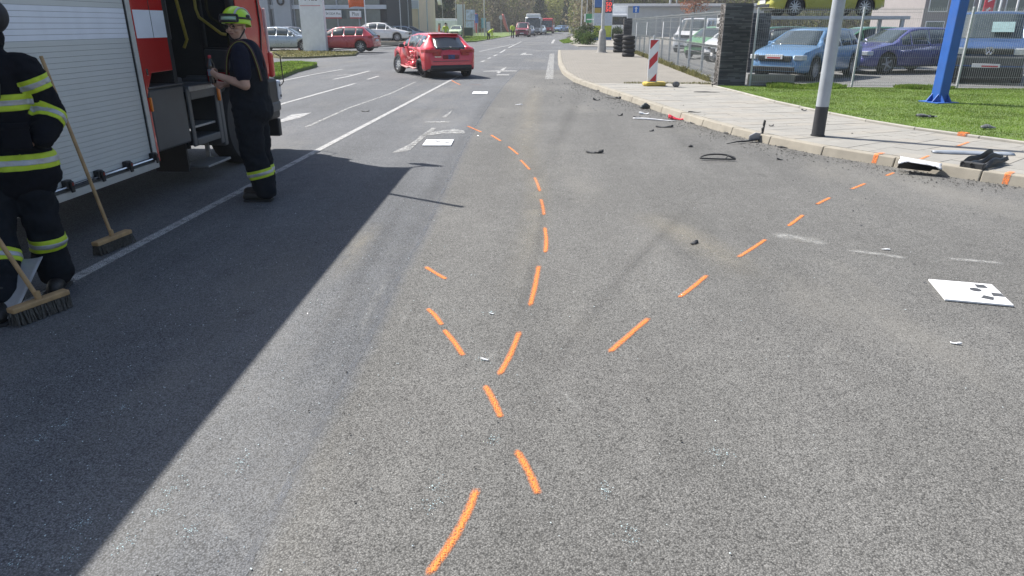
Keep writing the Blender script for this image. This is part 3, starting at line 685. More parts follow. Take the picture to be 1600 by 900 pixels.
FB('bumper', 'black', (W0, TX+.0, 9.3, 9.66, .42, .97), bevel=.05)
FB('bumper_cap', 'dgrey', (TX-.3, TX+.01, 9.2, 9.68, .52, .66), bevel=.03)
hl = FB('headlight', mat('lamp_unit', (.5, .53, .6), .2, .2, .1, 20, coat=.5), (TX-.28, TX+.02, 9.6, 9.73, .66, .93), bevel=.03)
for z in (.72, .86): MB().lathe([(.018, 0), (.018, .012)], 10, Matrix.Translation((TX+.016, 9.665, z)) @ Matrix.Rotation(R(90), 4, 'Y')).build('lamp_screw', M_['black'], hl, world=True)
FB('front_mud_flap', 'black', (TX-.25, TX+.0, 9.52, 9.62, .18, .42), bevel=.02)
MB().tube([(TX+.02, 9.62, 1.28), (TX+.05, 9.72, 1.24), (TX+.05, 9.74, .9), (TX+.03, 9.7, .86)], .008, 6).build('corner_marker', M_['black'], ft, world=True, smooth=60)
FB('fender', 'dgrey', (TX-.4, TX+.008, 7.86, 7.95, .32, 1.08), (TX-.4, TX+.0, 7.95, 9.2, .98, 1.1), bevel=.02)
def truck_wheel(y):
    Mx = Matrix.Translation((TX-.03, y, .5)) @ Matrix.Rotation(R(90), 4, 'Y')
    wl = MB().lathe([(.30, -.27), (.46, -.27), (.495, -.22), (.5, -.14), (.495, -.06), (.46, -.0), (.33, .0), (.30, -.03)], 32, Mx).build('wheel', M_['rubber'], ft, smooth=35, world=True)
    MB().lathe([(.0, -.10), (.12, -.05), (.13, -.02), (.16, -.03), (.22, -.09), (.29, -.05), (.305, -.02), (.29, -.2)], 24, Mx).build('rim', M_['alu'], wl, smooth=35, world=True)
truck_wheel(8.52); truck_wheel(2.35)
MB().lathe([(.3, -.27), (.5, -.2), (.5, -.06), (.3, 0)], 24, Matrix.Translation((W0+.3, 8.52, .5)) @ Matrix.Rotation(R(90), 4, 'Y')).build('wheel', M_['rubber'], ft, smooth=35, world=True)
FB('chassis', 'black', (W0+.6, TX-.7, .9, 9.2, .5, .85), (W0+.2, TX-.3, 3.4, 6.3, .62, .9), bevel=0)
MB().tube([(TX-.02, 9.3, 2.95), (TX+.3, 9.5, 2.93), (TX+.48, 9.52, 2.9)], .022, 8).build('mirror_arm', M_['black'], ft, world=True, smooth=60)
FB('mirror', 'black', (TX+.36, TX+.56, 9.47, 9.55, 2.5, 2.95), bevel=.03)
FB('light_bar', mat('blue_beacon', (.02, .05, .5), .2, coat=.5), (W0+.4, TX-.3, 8.6, 8.9, 3.23, 3.38), bevel=.03)
MB().box(W0+.5, W0+.56, 1, 6.5, 3.25, 3.3).box(W0+.9, W0+.96, 1, 6.5, 3.25, 3.3).build('ladder', M_['alu'], ft, world=True)
# tools at the step: orange torch on the frame
MB().lathe([(.016, 0), (.02, .02), (.02, .13), (.012, .15)], 10, Matrix.Translation((TX+.03, 7.82, .84))).build('amber_torch', M_['amber'], ft, smooth=40, world=True)

# ================================================================ PEOPLE
M_['skin'] = mat('skin', (.50, .30, .22), .5, 0, .08, 12)
M_['navy'] = mat('turnout_navy', (.008, .0095, .014), .95, 0, .2, 30, .35, 240)
M_['trous'] = mat('turnout_trousers', (.012, .015, .02), .95, 0, .2, 25, .35, 240)
M_['tee'] = mat('navy_tee', (.010, .013, .027), .95, 0, .15, 30)
for k_ in ('navy', 'trous', 'tee'): M_[k_].node_tree.nodes['Principled BSDF'].inputs['Specular IOR Level'].default_value = .15
M_['boot'] = mat('boot_leather', (.017, .016, .015), .5, 0, .25, 20, .3, 60)
M_['hiv'] = mat('hi_vis_yellow', (.48, .62, .03), .6, 0, .08, 30)
M_['silver'] = mat('silver_tape', (.42, .43, .46), .35, .3, .08, 60)
M_['helmet'] = mat('helmet_yellow', (.42, .70, .02), .35, 0, .04, 5, coat=.3)

def hand(mb, wrist, aim, palm_n, curl=.5, s=1.0, side=1):
    """palm with four unequal bent fingers and a thumb leaving the side of the palm"""
    wrist = Vector(wrist); aim = Vector(aim).normalized(); pn = Vector(palm_n); pn = (pn-aim*pn.dot(aim)).normalized(); ac = aim.cross(pn)*side
    pc = wrist+aim*.045*s; mb.cap(wrist, .026*s, wrist+aim*.075*s, .034*s, 10, .5, pn)
    for i, (o, L, r) in enumerate(((.030, .072, .0092), (.010, .080, .0095), (-.010, .074, .0092), (-.029, .058, .0082))):
        b = wrist+aim*.085*s+ac*o*s; a1 = curl*1.0; a2 = curl*2.0
        d1 = aim*math.cos(a1)+pn*math.sin(a1); d2 = aim*math.cos(a2)+pn*math.sin(a2); d3 = aim*math.cos(a2+curl*.7)+pn*math.sin(a2+curl*.7)
        p1 = b+d1*L*.45*s; p2 = p1+d2*L*.33*s; p3 = p2+d3*L*.25*s
        mb.cap(b-aim*.02*s, r*1.1*s, p1, r*s, 8); mb.cap(p1, r*s, p2, r*.93*s, 8); mb.cap(p2, r*.93*s, p3, r*.8*s, 8)
    tb = wrist+aim*.03*s+ac*.025*s; td = (aim*.6+ac*.75+pn*.35).normalized()
    t1 = tb+td*.04*s; t2 = t1+(td*.5+aim*.5+pn*.6*curl).normalized()*.032*s
    mb.cap(tb, .014*s, t1, .0115*s, 8); mb.cap(t1, .0115*s, t2, .009*s, 8)
def head(mb, c, yaw=0, tilt=0, s=1.0):
    """head centred on c, looking along -y turned by yaw"""
    T = Matrix.Translation(c) @ Matrix.Rotation(yaw, 4, 'Z') @ Matrix.Rotation(tilt, 4, 'X') @ Matrix.Scale(s, 4); R3 = T.to_3x3()
    def E(p, r): mb.ell(T @ Vector(p), r, 14, 10, R3)
    E((0, .012, .03), (.077, .096, .092)); E((0, -.02, -.045), (.060, .068, .066)); E((0, -.05, -.082), (.030, .028, .026))
    mb.cap(T @ Vector((0, -.09, .01)), .010*s, T @ Vector((0, -.104, -.022)), .016*s, 8)
    for x in (-1, 1):
        E((x*.078, .012, -.008), (.012, .02, .033)); E((x*.045, -.062, -.035), (.024, .022, .022)); E((x*.033, -.078, .022), (.026, .012, .010))
    E((0, -.078, -.058), (.026, .012, .012))
    return T
def face_parts(T, parent, glasses=False):
    for x in (-1, 1):
        MB().ell(T @ Vector((x*.032, -.082, .004)), (.013, .009, .0085), 10, 6, T.to_3x3()).build('eye', mat('eye', (.10, .07, .05), .2, 0, .1, 90), parent, smooth=180)
        MB().cap(T @ Vector((x*.016, -.0925, .026)), .004, T @ Vector((x*.048, -.082, .028)), .003, 6).build('eyebrow', mat('brow', (.03, .02, .012), .8), parent, smooth=180)
    MB().cap(T @ Vector((-.022, -.0905, -.058)), .0045, T @ Vector((.022, -.0905, -.058)), .0045, 6).build('mouth', mat('lips', (.30, .11, .09), .5), parent, smooth=180)
    if glasses:
        mb = MB()
        for x in (-1, 1):
            pts = [T @ Vector((x*.033+.024*math.cos(a), -.102, .002+.018*math.sin(a))) for a in [i*math.pi/8 for i in range(17)]]
            mb.tube(pts, .0028, 6); mb.tube([T @ Vector((x*.057, -.101, .006)), T @ Vector((x*.08, .01, .008))], .0025, 6)
        mb.tube([T @ Vector((-.01, -.103, .006)), T @ Vector((.01, -.103, .006))], .0025, 6)
        mb.build('glasses', M_['black'], parent, smooth=180)

# ---- firefighter with the brooms (turnout coat), standing at the left edge
p1 = thing('person', 'firefighter in dark turnout coat with yellow reflective bands standing among the brooms', 'person', (-3.385, 4.05, 0), R(20))
B = MB()
B.cap((-.10, 0, .92), .11, (.10, 0, .92), .11).cap((0, 0, .95), .14, (0, 0, 1.2), .15, 14, .75).cap((0, 0, 1.2), .15, (0, .0, 1.38), .16, 14, .7)
B.cap((-.15, 0, 1.42), .06, (.15, 0, 1.42), .06).cap((0, .01, 1.42), .06, (0, 0, 1.56), .055)
T1 = head(B, (.05, -.015, 1.655), R(12), R(-6))
legL = [(.10, 0, .9), (.105, -.03, .5), (.10, 0, .08)]; legR = [(-.11, 0, .9), (-.10, -.16, .5), (-.06, -.42, .08)]
for lg in (legL, legR): B.cap(lg[0], .09, lg[1], .06).cap(lg[1], .06, lg[2], .042).cap((lg[2][0], lg[2][1], .05), .04, (lg[2][0]+.02, lg[2][1]-.15, .035), .03)
armL = [(.20, .0, 1.42), (.29, .03, 1.145), (.235, -.11, .985)]; armR = [(-.20, 0, 1.42), (-.30, -.02, 1.14), (-.22, -.26, 1.05)]
for a in (armL, armR): B.cap(a[0], .052, a[1], .042).cap(a[1], .042, a[2], .03)
hand(B, (armL[2][0]-.03, -.09, .98), (-.75, .3, -.6), (-.6, .5, 0), .6); hand(B, armR[2], (.4, -.8, -.1), (.5, .2, -.6), 1.0)
body = link('body', blob(B, .006, 5), M_['skin'], p1)
face_parts(T1, body)
J = MB()
J.cap((0, .0, .80), .20, (0, 0, 1.0), .19, 18, .78).cap((0, 0, 1.0), .195, (0, 0, 1.25), .205, 18, .75).cap((0, 0, 1.25), .205, (0, 0, 1.37), .185, 18, .72)
J.cap((-.175, .0, 1.415), .085, (.175, .0, 1.415), .085, 14).cap((0, .02, 1.45), .095, (0, .01, 1.53), .088, 14)
J.cap((0.01, .03, 1.5), .09, (.04, .02, 1.58), .092, 12)
J.cap((-.04, 0, .81), .235, (.04, 0, .81), .235, 20, .74)
J.cap((.205, 0, 1.405), .092, (.285, .035, 1.145), .080, 14).cap((.285, .035, 1.145), .082, (.245, -.09, 1.005), .072, 14)
J.cap((-.205, 0, 1.405), .092, (-.30, -.02, 1.14), .082, 14).cap((-.30, -.02, 1.14), .082, (-.235, -.22, 1.065), .07, 14)
jm = wrinkle(wrinkle(blob(J, .011, 10), .013, 7, (1, 1, 1.6), 3), .006, 19, (1, 1, 1.8), 9)
jac = link('coat', jm, M_['navy'], p1)
tor = lambda c: abs(c.x) < .262 and c.z < 1.36
def band(src, planes_y, planes_s, near, name='reflective_band'):
    o = link(name, shell(src, planes_y, near, .004), M_['hiv'], jac); link('silver_tape', shell(src, planes_s, near, .007), M_['silver'], o)
def zband(z, h, hs, near, tiltx=0):
    n = Vector((tiltx, 0, 1)).normalized()
    return [((0, 0, z+h), n), ((0, 0, z-h), -n)], [((0, 0, z+hs), n), ((0, 0, z-hs), -n)], near
band(jm, *zband(.865, .046, .016, lambda c: c.z < .96 and abs(c.x) < .33 and not (c.x < -.2 and c.z > .99)))
band(jm, *zband(1.215, .046, .016, lambda c: abs(c.x) < .235 and 1.1 < c.z < 1.36))
def armband(a, b, t, h, hs, rad):
    a, b = Vector(a), Vector(b); d = (b-a).normalized(); c = a.lerp(b, t)
    near = lambda q: (q-c-d*(q-c).dot(d)).length < rad and abs((q-c).dot(d)) < .14
    return [(c+d*h, d), (c-d*h, -d)], [(c+d*hs, d), (c-d*hs, -d)], near
band(jm, *armband((.205, 0, 1.405), (.285, .035, 1.145), .36, .04, .015, .107))
band(jm, *armband((.285, .035, 1.145), (.245, -.09, 1.005), .22, .038, .014, .115))
band(jm, *armband((-.205, 0, 1.405), (-.30, -.02, 1.14), .36, .04, .015, .107))
band(jm, *armband((-.30, -.02, 1.14), (-.235, -.22, 1.065), .3, .038, .014, .115))
MB().box(-.012, .012, -.168, -.156, .77, 1.42).build('zip_flap', M_['black'], jac, bevel=.003)
MB().box(-.04, .04, -.02, .012, -.05, .05, Matrix.Translation((.075, -.175, 1.295)) @ Matrix.Rotation(.2, 4, 'Y')).build('radio', M_['black'], jac, bevel=.012)
MB().tube([(.03, -.175, 1.33), (.05, -.2, 1.37), (.09, -.195, 1.36), (.115, -.19, 1.30), (.10, -.18, 1.25)], .006, 6).build('radio_cord', M_['black'], jac, smooth=180)
Tm = MB()
Tm.cap((-.07, 0, .86), .16, (.06, 0, .86), .16, 16, .8).cap((.09, 0, .84), .125, (.105, -.03, .5), .104, 16).cap((.105, -.03, .5), .104, (.10, .0, .12), .10, 16)
Tm.cap((-.10, 0, .84), .13, (-.10, -.16, .5), .108, 16).cap((-.10, -.16, .5), .108, (-.06, -.40, .13), .105, 16)
tm = wrinkle(wrinkle(blob(Tm, .012, 8), .017, 6, (1, 1, 1.7), 5), .006, 17, (1, 1, 1.5), 1)
tro = link('trousers', tm, M_['trous'], p1)
jac_keep = jac
for x in (-.14, .135):
    MB().box(x-.075, x+.075, -.187, -.165, .95, 1.08).build('coat_pocket', M_['navy'], jac, bevel=.012)
    MB().box(x-.08, x+.08, -.193, -.168, 1.065, 1.105).build('pocket_flap', M_['navy'], jac, bevel=.008)
MB().box(-.03, .03, -.10, -.085, 1.49, 1.53).build('collar_strap', M_['black'], jac, bevel=.004)
def tband(src, a, b, t, rad, par):
    ya, sa, ne = armband(a, b, t, .04, .014, rad)
    o = link('reflective_band', shell(src, ya, ne, .004), M_['hiv'], par); link('silver_tape', shell(src, sa, ne, .007), M_['silver'], o)
tband(tm, (.105, -.03, .5), (.10, .0, .12), .45, .15, tro); tband(tm, (-.10, -.16, .5), (-.06, -.40, .13), .5, .15, tro)
for x, y in ((.10, .01), (-.06, -.42)):
    bt = MB().cap((x, y, .17), .07, (x, y, .08), .06, 14).cap((x, y, .055), .058, (x+.02, y-.17, .05), .05, 14, .9)
    bm_ = blob(bt, .008, 5)
    bo = link('boot', bm_, M_['boot'], p1); MB().box(x-.055, x+.065, y-.215, y+.065, 0, .022).build('sole', M_['rubber'], bo, bevel=.01)
hb = MB().ell((.055, .02, 1.70), (.125, .15, .115), 20, 12); hm = link('helmet', blob(hb, .008, 3), mat('dark_hood', (.012, .013, .018), .7), p1)

# ---- firefighter at the cab door
p2 = thing('person', 'firefighter in yellow helmet and dark bib trousers holding a bottle by the cab', 'person', (-2.95, 6.64, 0), R(-84))
B = MB()
B.cap((-.09, 0, .93), .11, (.09, 0, .93), .11).cap((0, 0, .98), .135, (0, .01, 1.2), .135, 14, .72).cap((0, .01, 1.2), .14, (0, .02, 1.38), .15, 14, .68)
B.cap((-.155, .02, 1.43), .058, (.155, .02, 1.43), .058).cap((0, .02, 1.42), .058, (0, -.01, 1.56), .054)
T2 = head(B, (0, -.03, 1.635), R(72), R(4))
lL = [(.10, 0, .9), (.11, .0, .5), (.12, .08, .08)]; lR = [(-.10, 0, .9), (-.11, .0, .5), (-.10, .02, .08)]
for lg in (lL, lR): B.cap(lg[0], .09, lg[1], .06).cap(lg[1], .06, lg[2], .042).cap((lg[2][0], lg[2][1], .05), .04, (lg[2][0], lg[2][1]-.15, .035), .03)
aL = [(.195, .03, 1.40), (.245, .06, 1.125), (.16, -.19, 1.20)]; aR = [(-.195, .03, 1.40), (-.25, -.02, 1.14), (-.05, -.22, 1.11)]
for a in (aL, aR): B.cap(a[0], .056, a[1], .046).cap(a[1], .047, a[2], .029)
hand(B, aL[2], (-.35, -.85, .3), (-.75, .15, .25), .95, 1, 1); hand(B, aR[2], (.4, -.85, .05), (.6, .2, .5), .9, 1, -1)
body2 = link('body', blob(B, .0055, 4), M_['skin'], p2)
face_parts(T2, body2, True)
TS = MB()
TS.cap((0, 0.01, 1.02), .17, (0, .015, 1.2), .17, 16, .9).cap((0, .015, 1.2), .17, (0, .025, 1.36), .17, 16, .86).cap((-.15, .02, 1.425), .073, (.15, .02, 1.425), .073, 14).cap((0, .02, 1.44), .07, (0, .012, 1.475), .066, 12)
TS.cap((.19, .03, 1.405), .078, (.228, .05, 1.215), .074, 14).cap((-.19, .03, 1.405), .078, (-.232, .0, 1.215), .074, 14)
tsm = wrinkle(blob(TS, .010, 6), .006, 9, (1, 1, 1.6), 2); tee = link('t_shirt', tsm, M_['tee'], p2)
BT = MB()
BT.cap((0, .01, .93), .195, (0, .01, 1.10), .188, 18, .95).cap((0, .01, 1.1), .188, (0, .015, 1.19), .18, 18, .92).cap((-.05, .02, .88), .185, (.05, .02, .88), .185, 16, .98)
BT.cap((.09, 0, .86), .14, (.11, .0, .5), .122, 16).cap((.11, .0, .5), .122, (.12, .08, .13), .108, 16)
BT.cap((-.09, 0, .86), .14, (-.11, .0, .5), .115, 16).cap((-.11, .0, .5), .115, (-.10, .02, .13), .105, 16)
btm = wrinkle(wrinkle(blob(BT, .012, 8), .015, 6, (1, 1, 1.6), 8), .005, 16, (1, 1, 1.5), 4); bib = link('bib_trousers', btm, M_['trous'], p2)
tband(btm, (.11, .0, .5), (.12, .08, .13), .60, .16, bib); tband(btm, (-.11, .0, .5), (-.10, .02, .13), .60, .16, bib)
MB().box(.165, .19, -.05, .02, .60, .66).build('pocket_tab', M_['silver'], bib, bevel=.004)
MB().box(.15, .19, -.09, .07, .50, .66).build('leg_pocket', M_['trous'], bib, bevel=.02)
for sx in (1, -1):
    pts = [(sx*.09, .165, 1.15), (sx*.115, .155, 1.3), (sx*.12, .11, 1.46), (sx*.12, .03, 1.51), (sx*.115, -.06, 1.47), (sx*.10, -.125, 1.35), (sx*.09, -.15, 1.16)]
    sp_ = smooth_line(pts, 2)
    MB().tube(sp_, .017, 6).build('brace', mat('brace_red', (.06, .016, .02), .7), p2, smooth=180)
    MB().tube([q+Vector((sx*.015, .004, .004)) for q in sp_], .004, 5).build('brace_piping', mat('brace_yellow', (.22, .24, .05), .6), p2, smooth=180)
for x, y in ((.12, .08), (-.10, .02)):
    bt = MB().cap((x, y, .18), .072, (x, y, .08), .062, 14).cap((x, y+.005, .055), .06, (x, y-.18, .05), .052, 14, .9)
    bo = link('boot', blob(bt, .008, 5), M_['boot'], p2); MB().box(x-.055, x+.055, y-.215, y+.06, 0, .022).build('sole', M_['rubber'], bo, bevel=.01)
# helmet with goggles
HT_ = T2 @ Matrix.Translation((0, .014, .055)) @ Matrix.Rotation(R(-8), 4, 'X'); H3 = HT_.to_3x3()
hm = MB(); prof = []
for i in range(13):
    a = math.pi/2*i/12; prof.append((max(.002, math.sin(a)), math.cos(a)))
def hp(r, z, t): return HT_ @ Vector((.115*r*math.cos(t), .142*r*math.sin(t)+.006, .118*z))
o_ = len(hm.v); nn = 28
for r, z in prof+[(1.02, -.18), (1.04, -.34)]:
    for k in range(nn):
        t = 2*math.pi*k/nn; dz = 0
        if z < 0: dz = -.018*max(0, math.sin(t))          # lower at the nape
        q = hp(r, z, t)+H3 @ Vector((0, 0, dz)); hm.v.append(tuple(q))
for i in range(len(prof)+1):
    for k in range(nn): hm.f.append((i*nn+k, i*nn+(k+1) % nn, (i+1)*nn+(k+1) % nn, (i+1)*nn+k))
helm = hm.build('helmet', M_['helmet'], p2, smooth=60); so = helm.modifiers.new('s', 'SOLIDIFY'); so.thickness = .006
def arcs(z0, z1, t0, t1, r, n=16):
    mb = MB()
    for k in range(n+1):
        t = t0+(t1-t0)*k/n
        for z in (z0, z1): mb.v.append(tuple(hp(r*math.sqrt(max(.0, 1-min(z, .99)**2)) if z > 0 else r, z, t)))
    mb.f = [(2*k, 2*k+2, 2*k+3, 2*k+1) for k in range(n)]; return mb
F0 = -math.pi/2
o = arcs(-.16, .22, F0-.75, F0+.75, 1.10).build('goggle_lens', mat('goggle_lens', (.38, .55, .42), .12, .2, .1, 10, coat=.5), helm, smooth=60); o.modifiers.new('s', 'SOLIDIFY').thickness = .008
mb = MB(); pts = [hp(1.11*(math.sqrt(1-.27**2)), .27, F0+.8*k/8) for k in range(-8, 9)]+[hp(1.12, .05, F0+.85)]+[hp(1.12, -.2, F0+.8*k/8) for k in range(8, -9, -1) if abs(k) > 1]+[hp(1.12, .05, F0-.85)]
mb.tube(pts+[pts[0]], .011, 6).build('goggle_frame', M_['black'], helm, smooth=60)
mb = MB(); mb.tube([hp(1.05, .08, F0+.85+(2*math.pi-1.7)*k/20) for k in range(21)], .010, 6).build('goggle_strap', M_['black'], helm, smooth=60)
mb = MB(); n = 14
for k in range(n+1):
    a = math.pi*k/n
    for xx in (-.014, .014): mb.v.append(tuple(HT_ @ Vector((xx+.075*math.sin(a)*0+.06, .139*math.cos(a)*.86+.006, .114*math.sin(a)*.88+.006))))
mb.f = [(2*k, 2*k+2, 2*k+3, 2*k+1) for k in range(n)]
o = mb.build('helmet_stripe', M_['silver'], helm, smooth=60); o.modifiers.new('s', 'SOLIDIFY').thickness = .01
MB().ell(hp(1.0, .2, .1), (.022, .022, .022), 12, 8).build('helmet_vent', M_['black'], helm, smooth=180)
MB().tube([T2 @ Vector(p) for p in ((.082, .02, .0), (.078, -.005, -.05), (.05, -.045, -.105), (0, -.06, -.118), (-.05, -.045, -.105), (-.078, -.005, -.05), (-.082, .02, 0))], .008, 6).build('chin_strap', M_['black'], helm, smooth=180)
# bottle in his hand (a thing of its own)
M2 = rootmat(p2); bw = M2 @ Vector((.085, -.285, 1.20))
bot = thing('bottle', 'dark cola bottle with red cap held by the firefighter in the yellow helmet', 'bottle', bw)
MB().lathe([(.028, -.07), (.032, -.06), (.033, .04), (.026, .055), (.033, .075), (.032, .10), (.014, .145), (.012, .16)], 16).build('bottle_body', mat('cola_bottle', (.015, .010, .009), .12, spec=.8, coat=.4), bot, smooth=50)
MB().lathe([(.0325+.0008, .0), (.0338, .002), (.0338, .055), (.0328, .057)], 16).build('bottle_label', mat('bottle_label', (.16, .2, .27), .4, 0, .3, 50), bot, smooth=50)
MB().lathe([(.015, .155), (.0155, .16), (.0155, .178), (.013, .182)], 14).build('bottle_cap', mat('cap_red', (.5, .03, .04), .4), bot, smooth=50)

# ---- brooms and shovel
def broom(label, a_px, b_px, top, hgt, seed):
    a, b = G(*a_px), G(*b_px); c = (a+b)/2; d = (b-a).normalized(); L = (b-a).length
    n = Vector((-d.y, d.x, 0)); br = thing('broom', label, 'broom', (c.x, c.y, 0))
    M = Matrix(((d.x, n.x, 0, c.x), (d.y, n.y, 0, c.y), (0, 0, 1, 0), (0, 0, 0, 1)))
    MB().box(-L/2, L/2, -.032, .032, hgt, hgt+.034, M).build('broom_head', M_['wood'], br, bevel=.008, world=True)
    mb = MB(); rr = random.Random(seed)
    for i in range(int(L/.012)):
        for j in range(5):
            x = -L/2+.008+i*.012+rr.uniform(-.004, .004); y = -.026+j*.013
            e = Vector((x+rr.uniform(-.012, .012), y*1.35+rr.uniform(-.012, .012), .004))
            mb.tube([M @ Vector((x, y, hgt+.005)), M @ e], [.005, .0065], 4)
    stuff(mb.build('bristles', mat('bristle', (.075, .07, .062), .8, 0, .5, 60), br, world=True))
    MB().tube([M @ Vector((0, 0, hgt+.03)), Vector(top)], [.0135, .0135], 10).build('broom_handle', M_['wood'], br, smooth=60, world=True)
    MB().lathe([(.019, 0), (.016, .05)], 10, M @ Matrix.Translation((0, 0, hgt+.03))).build('socket', M_['wood'], br, smooth=60, world=True)
broom('broom with long wooden handle leaning behind the firefighter at the lane line', (152, 400), (205, 378), PX(64, 88, -3.80), .075, 3)
broom('broom with bristles worn grey lying nearest the camera at the left edge', (22, 511), (110, 478), PX(-60, 290, -3.3), .082, 5)
sc = G(27, 497)
shv = thing('shovel', 'pale metal shovel blade behind the nearest broom at the left edge', 'shovel', (sc.x-.05, sc.y+.1, 0))
mb = MB(); nx, ny = 8, 6
for i in range(nx+1):
    for j in range(ny+1):
        u, v = i/nx-.5, j/ny; mb.v.append((u*.26, -v*.32+.12, .30-.27*v+.05*(2*u)**2*(.4+v*.3)))
mb.f = [(i*(ny+1)+j, (i+1)*(ny+1)+j, (i+1)*(ny+1)+j+1, i*(ny+1)+j+1) for i in range(nx) for j in range(ny)]
o = mb.build('shovel_blade', mat('scoop_metal', (.42, .43, .44), .5, .2, .15, 8, dirt=.3), shv, smooth=60); o.modifiers.new('s', 'SOLIDIFY').thickness = .004
MB().tube([(-.02, .11, .28), (-.36, .32, 1.25)], .015, 8).build('shovel_handle', M_['wood'], shv, smooth=60)

# ================================================================ CARS
def lerp_tab(tab, x):
    if x <= tab[0][0]: return tab[0][1]
    for (a, b), (c, d) in zip(tab, tab[1:]):
        if x <= c: return b+(d-b)*(x-a)/(c-a) if c > a else d
    return tab[-1][1]
HATCH = dict(L=4.36, W=1.79, r=.325, xr=.80, xf=3.45,
    top=[(0, .40), (.02, .60), (.05, .80), (.10, .98), (.16, 1.03), (.60, 1.385), (.66, 1.43), (.95, 1.455), (1.6, 1.47), (2.2, 1.455), (2.55, 1.39), (3.28, .985), (3.6, .935), (4.05, .82), (4.26, .66), (4.36, .42)],
    sh=[(0, .48), (.06, .80), (.14, .93), (.5, .95), (3.2, .90), (4.05, .76), (4.36, .40)],
    pl=[(0, .80), (.06, .88), (.2, .945), (.6, .99), (1, 1), (3.3, 1), (3.9, .96), (4.22, .85), (4.36, .72)],
    cab=[(.1, .6), (.5, 1), (2.55, 1), (3.28, 0), (4.36, 0)],
    side=[(.62, 1.06), (1.09, 1.80), (1.835, 2.56), (2.59, 2.97)], ws=(2.56, 3.27), rg=(.075, .59), bot=.24)
SEDAN = dict(L=4.75, W=1.84, r=.33, xr=1.02, xf=3.78,
    top=[(0, .42), (.03, .66), (.08, .96), (.16, 1.03), (.62, 1.08), (1.35, 1.40), (1.7, 1.45), (2.2, 1.46), (2.75, 1.40), (3.45, .98), (3.9, .90), (4.4, .78), (4.65, .6), (4.75, .42)],
    sh=[(0, .48), (.08, .90), (.2, .96), (1, .96), (3.4, .90), (4.4, .72), (4.75, .4)],
    pl=[(0, .80), (.08, .9), (.3, .96), (1, 1), (3.5, 1), (4.2, .95), (4.6, .84), (4.75, .70)],
    cab=[(.5, 0), (1.3, 1), (2.8, 1), (3.45, 0), (4.75, 0)],
    side=[(1.2, 1.44), (1.47, 2.14), (2.175, 2.86), (2.89, 3.17)], ws=(2.77, 3.43), rg=(.68, 1.34), bot=.24)
VAN = dict(L=4.9, W=1.90, r=.335, xr=1.0, xf=4.0,
    top=[(0, .5), (.02, 1.0), (.06, 1.15), (.16, 1.83), (.3, 1.89), (1.5, 1.92), (3.2, 1.90), (3.42, 1.84), (4.05, 1.17), (4.35, 1.10), (4.68, .97), (4.80, .80), (4.86, .6), (4.9, .42)],
    sh=[(0, .48), (.05, 1.05), (.2, 1.08), (4.0, 1.06), (4.3, 1.01), (4.66, .91), (4.8, .7), (4.9, .38)],
    pl=[(0, .92), (.08, .97), (.3, 1), (4.1, 1), (4.5, .97), (4.74, .92), (4.9, .84)],
    cab=[(0, .95), (3.4, .95), (4.05, .30), (4.9, 0)], roofw=.86,
    side=[(.3, 1.2), (1.3, 2.35), (2.5, 3.45), (3.5, 3.85)], ws=(3.43, 4.03), rg=(.07, .15), bot=.22)
def paint(name, c, metal=.15, rough=.28): return mat(name, c, rough, metal, .04, 2, coat=.7, dirt=.05)
def make_wheel(parent, x, y, r, wd, spokes=5, rimm='alloy', tilt=0, steer=0):
    sgn = 1 if y > 0 else -1
    Mx = Matrix.Translation((x, y, r)) @ Matrix.Rotation(steer, 4, 'Z') @ Matrix.Rotation(tilt, 4, 'X') @ Matrix.Rotation(R(-90)*sgn, 4, 'X')      # local z points outwards
    h = wd/2; t = .60*r+.02
    wl = MB().lathe([(t, -h), (r*.93, -h), (r*.985, -h*.75), (r, -h*.3), (r, h*.3), (r*.985, h*.75), (r*.93, h), (t+.01, h)], 22, Mx, close=True).build('wheel', M_['rubber'], parent, smooth=40)
    mb = MB(); q = t+.012
    mb.lathe([(q, -h*.6), (q, h*.78), (q-.018, h*.82), (q-.025, h*.5), (q-.03, -h*.5)], 22, Mx, close=True); mb.lathe([(.001, h*.6), (.055, h*.62), (.06, h*.3)], 12, Mx)
    for k in range(spokes):
        Mk = Mx @ Matrix.Rotation(2*math.pi*k/spokes, 4, 'Z'); mb.prism([(.03, -.024), (q-.01, -.018 if spokes < 8 else -.012), (q-.01, .018 if spokes < 8 else .012), (.03, .024)], h*.35, h*.68, Mk)
    mb.build('rim', M_[rimm], wl, smooth=35)
    MB().lathe([(.001, 0), (q-.02, 0), (q-.02, -.02)], 18, Mx @ Matrix.Translation((0, 0, h*.1))).build('brake_disc', mat('wheel_dark', (.03, .03, .032), .6), wl, smooth=35)
    return wl
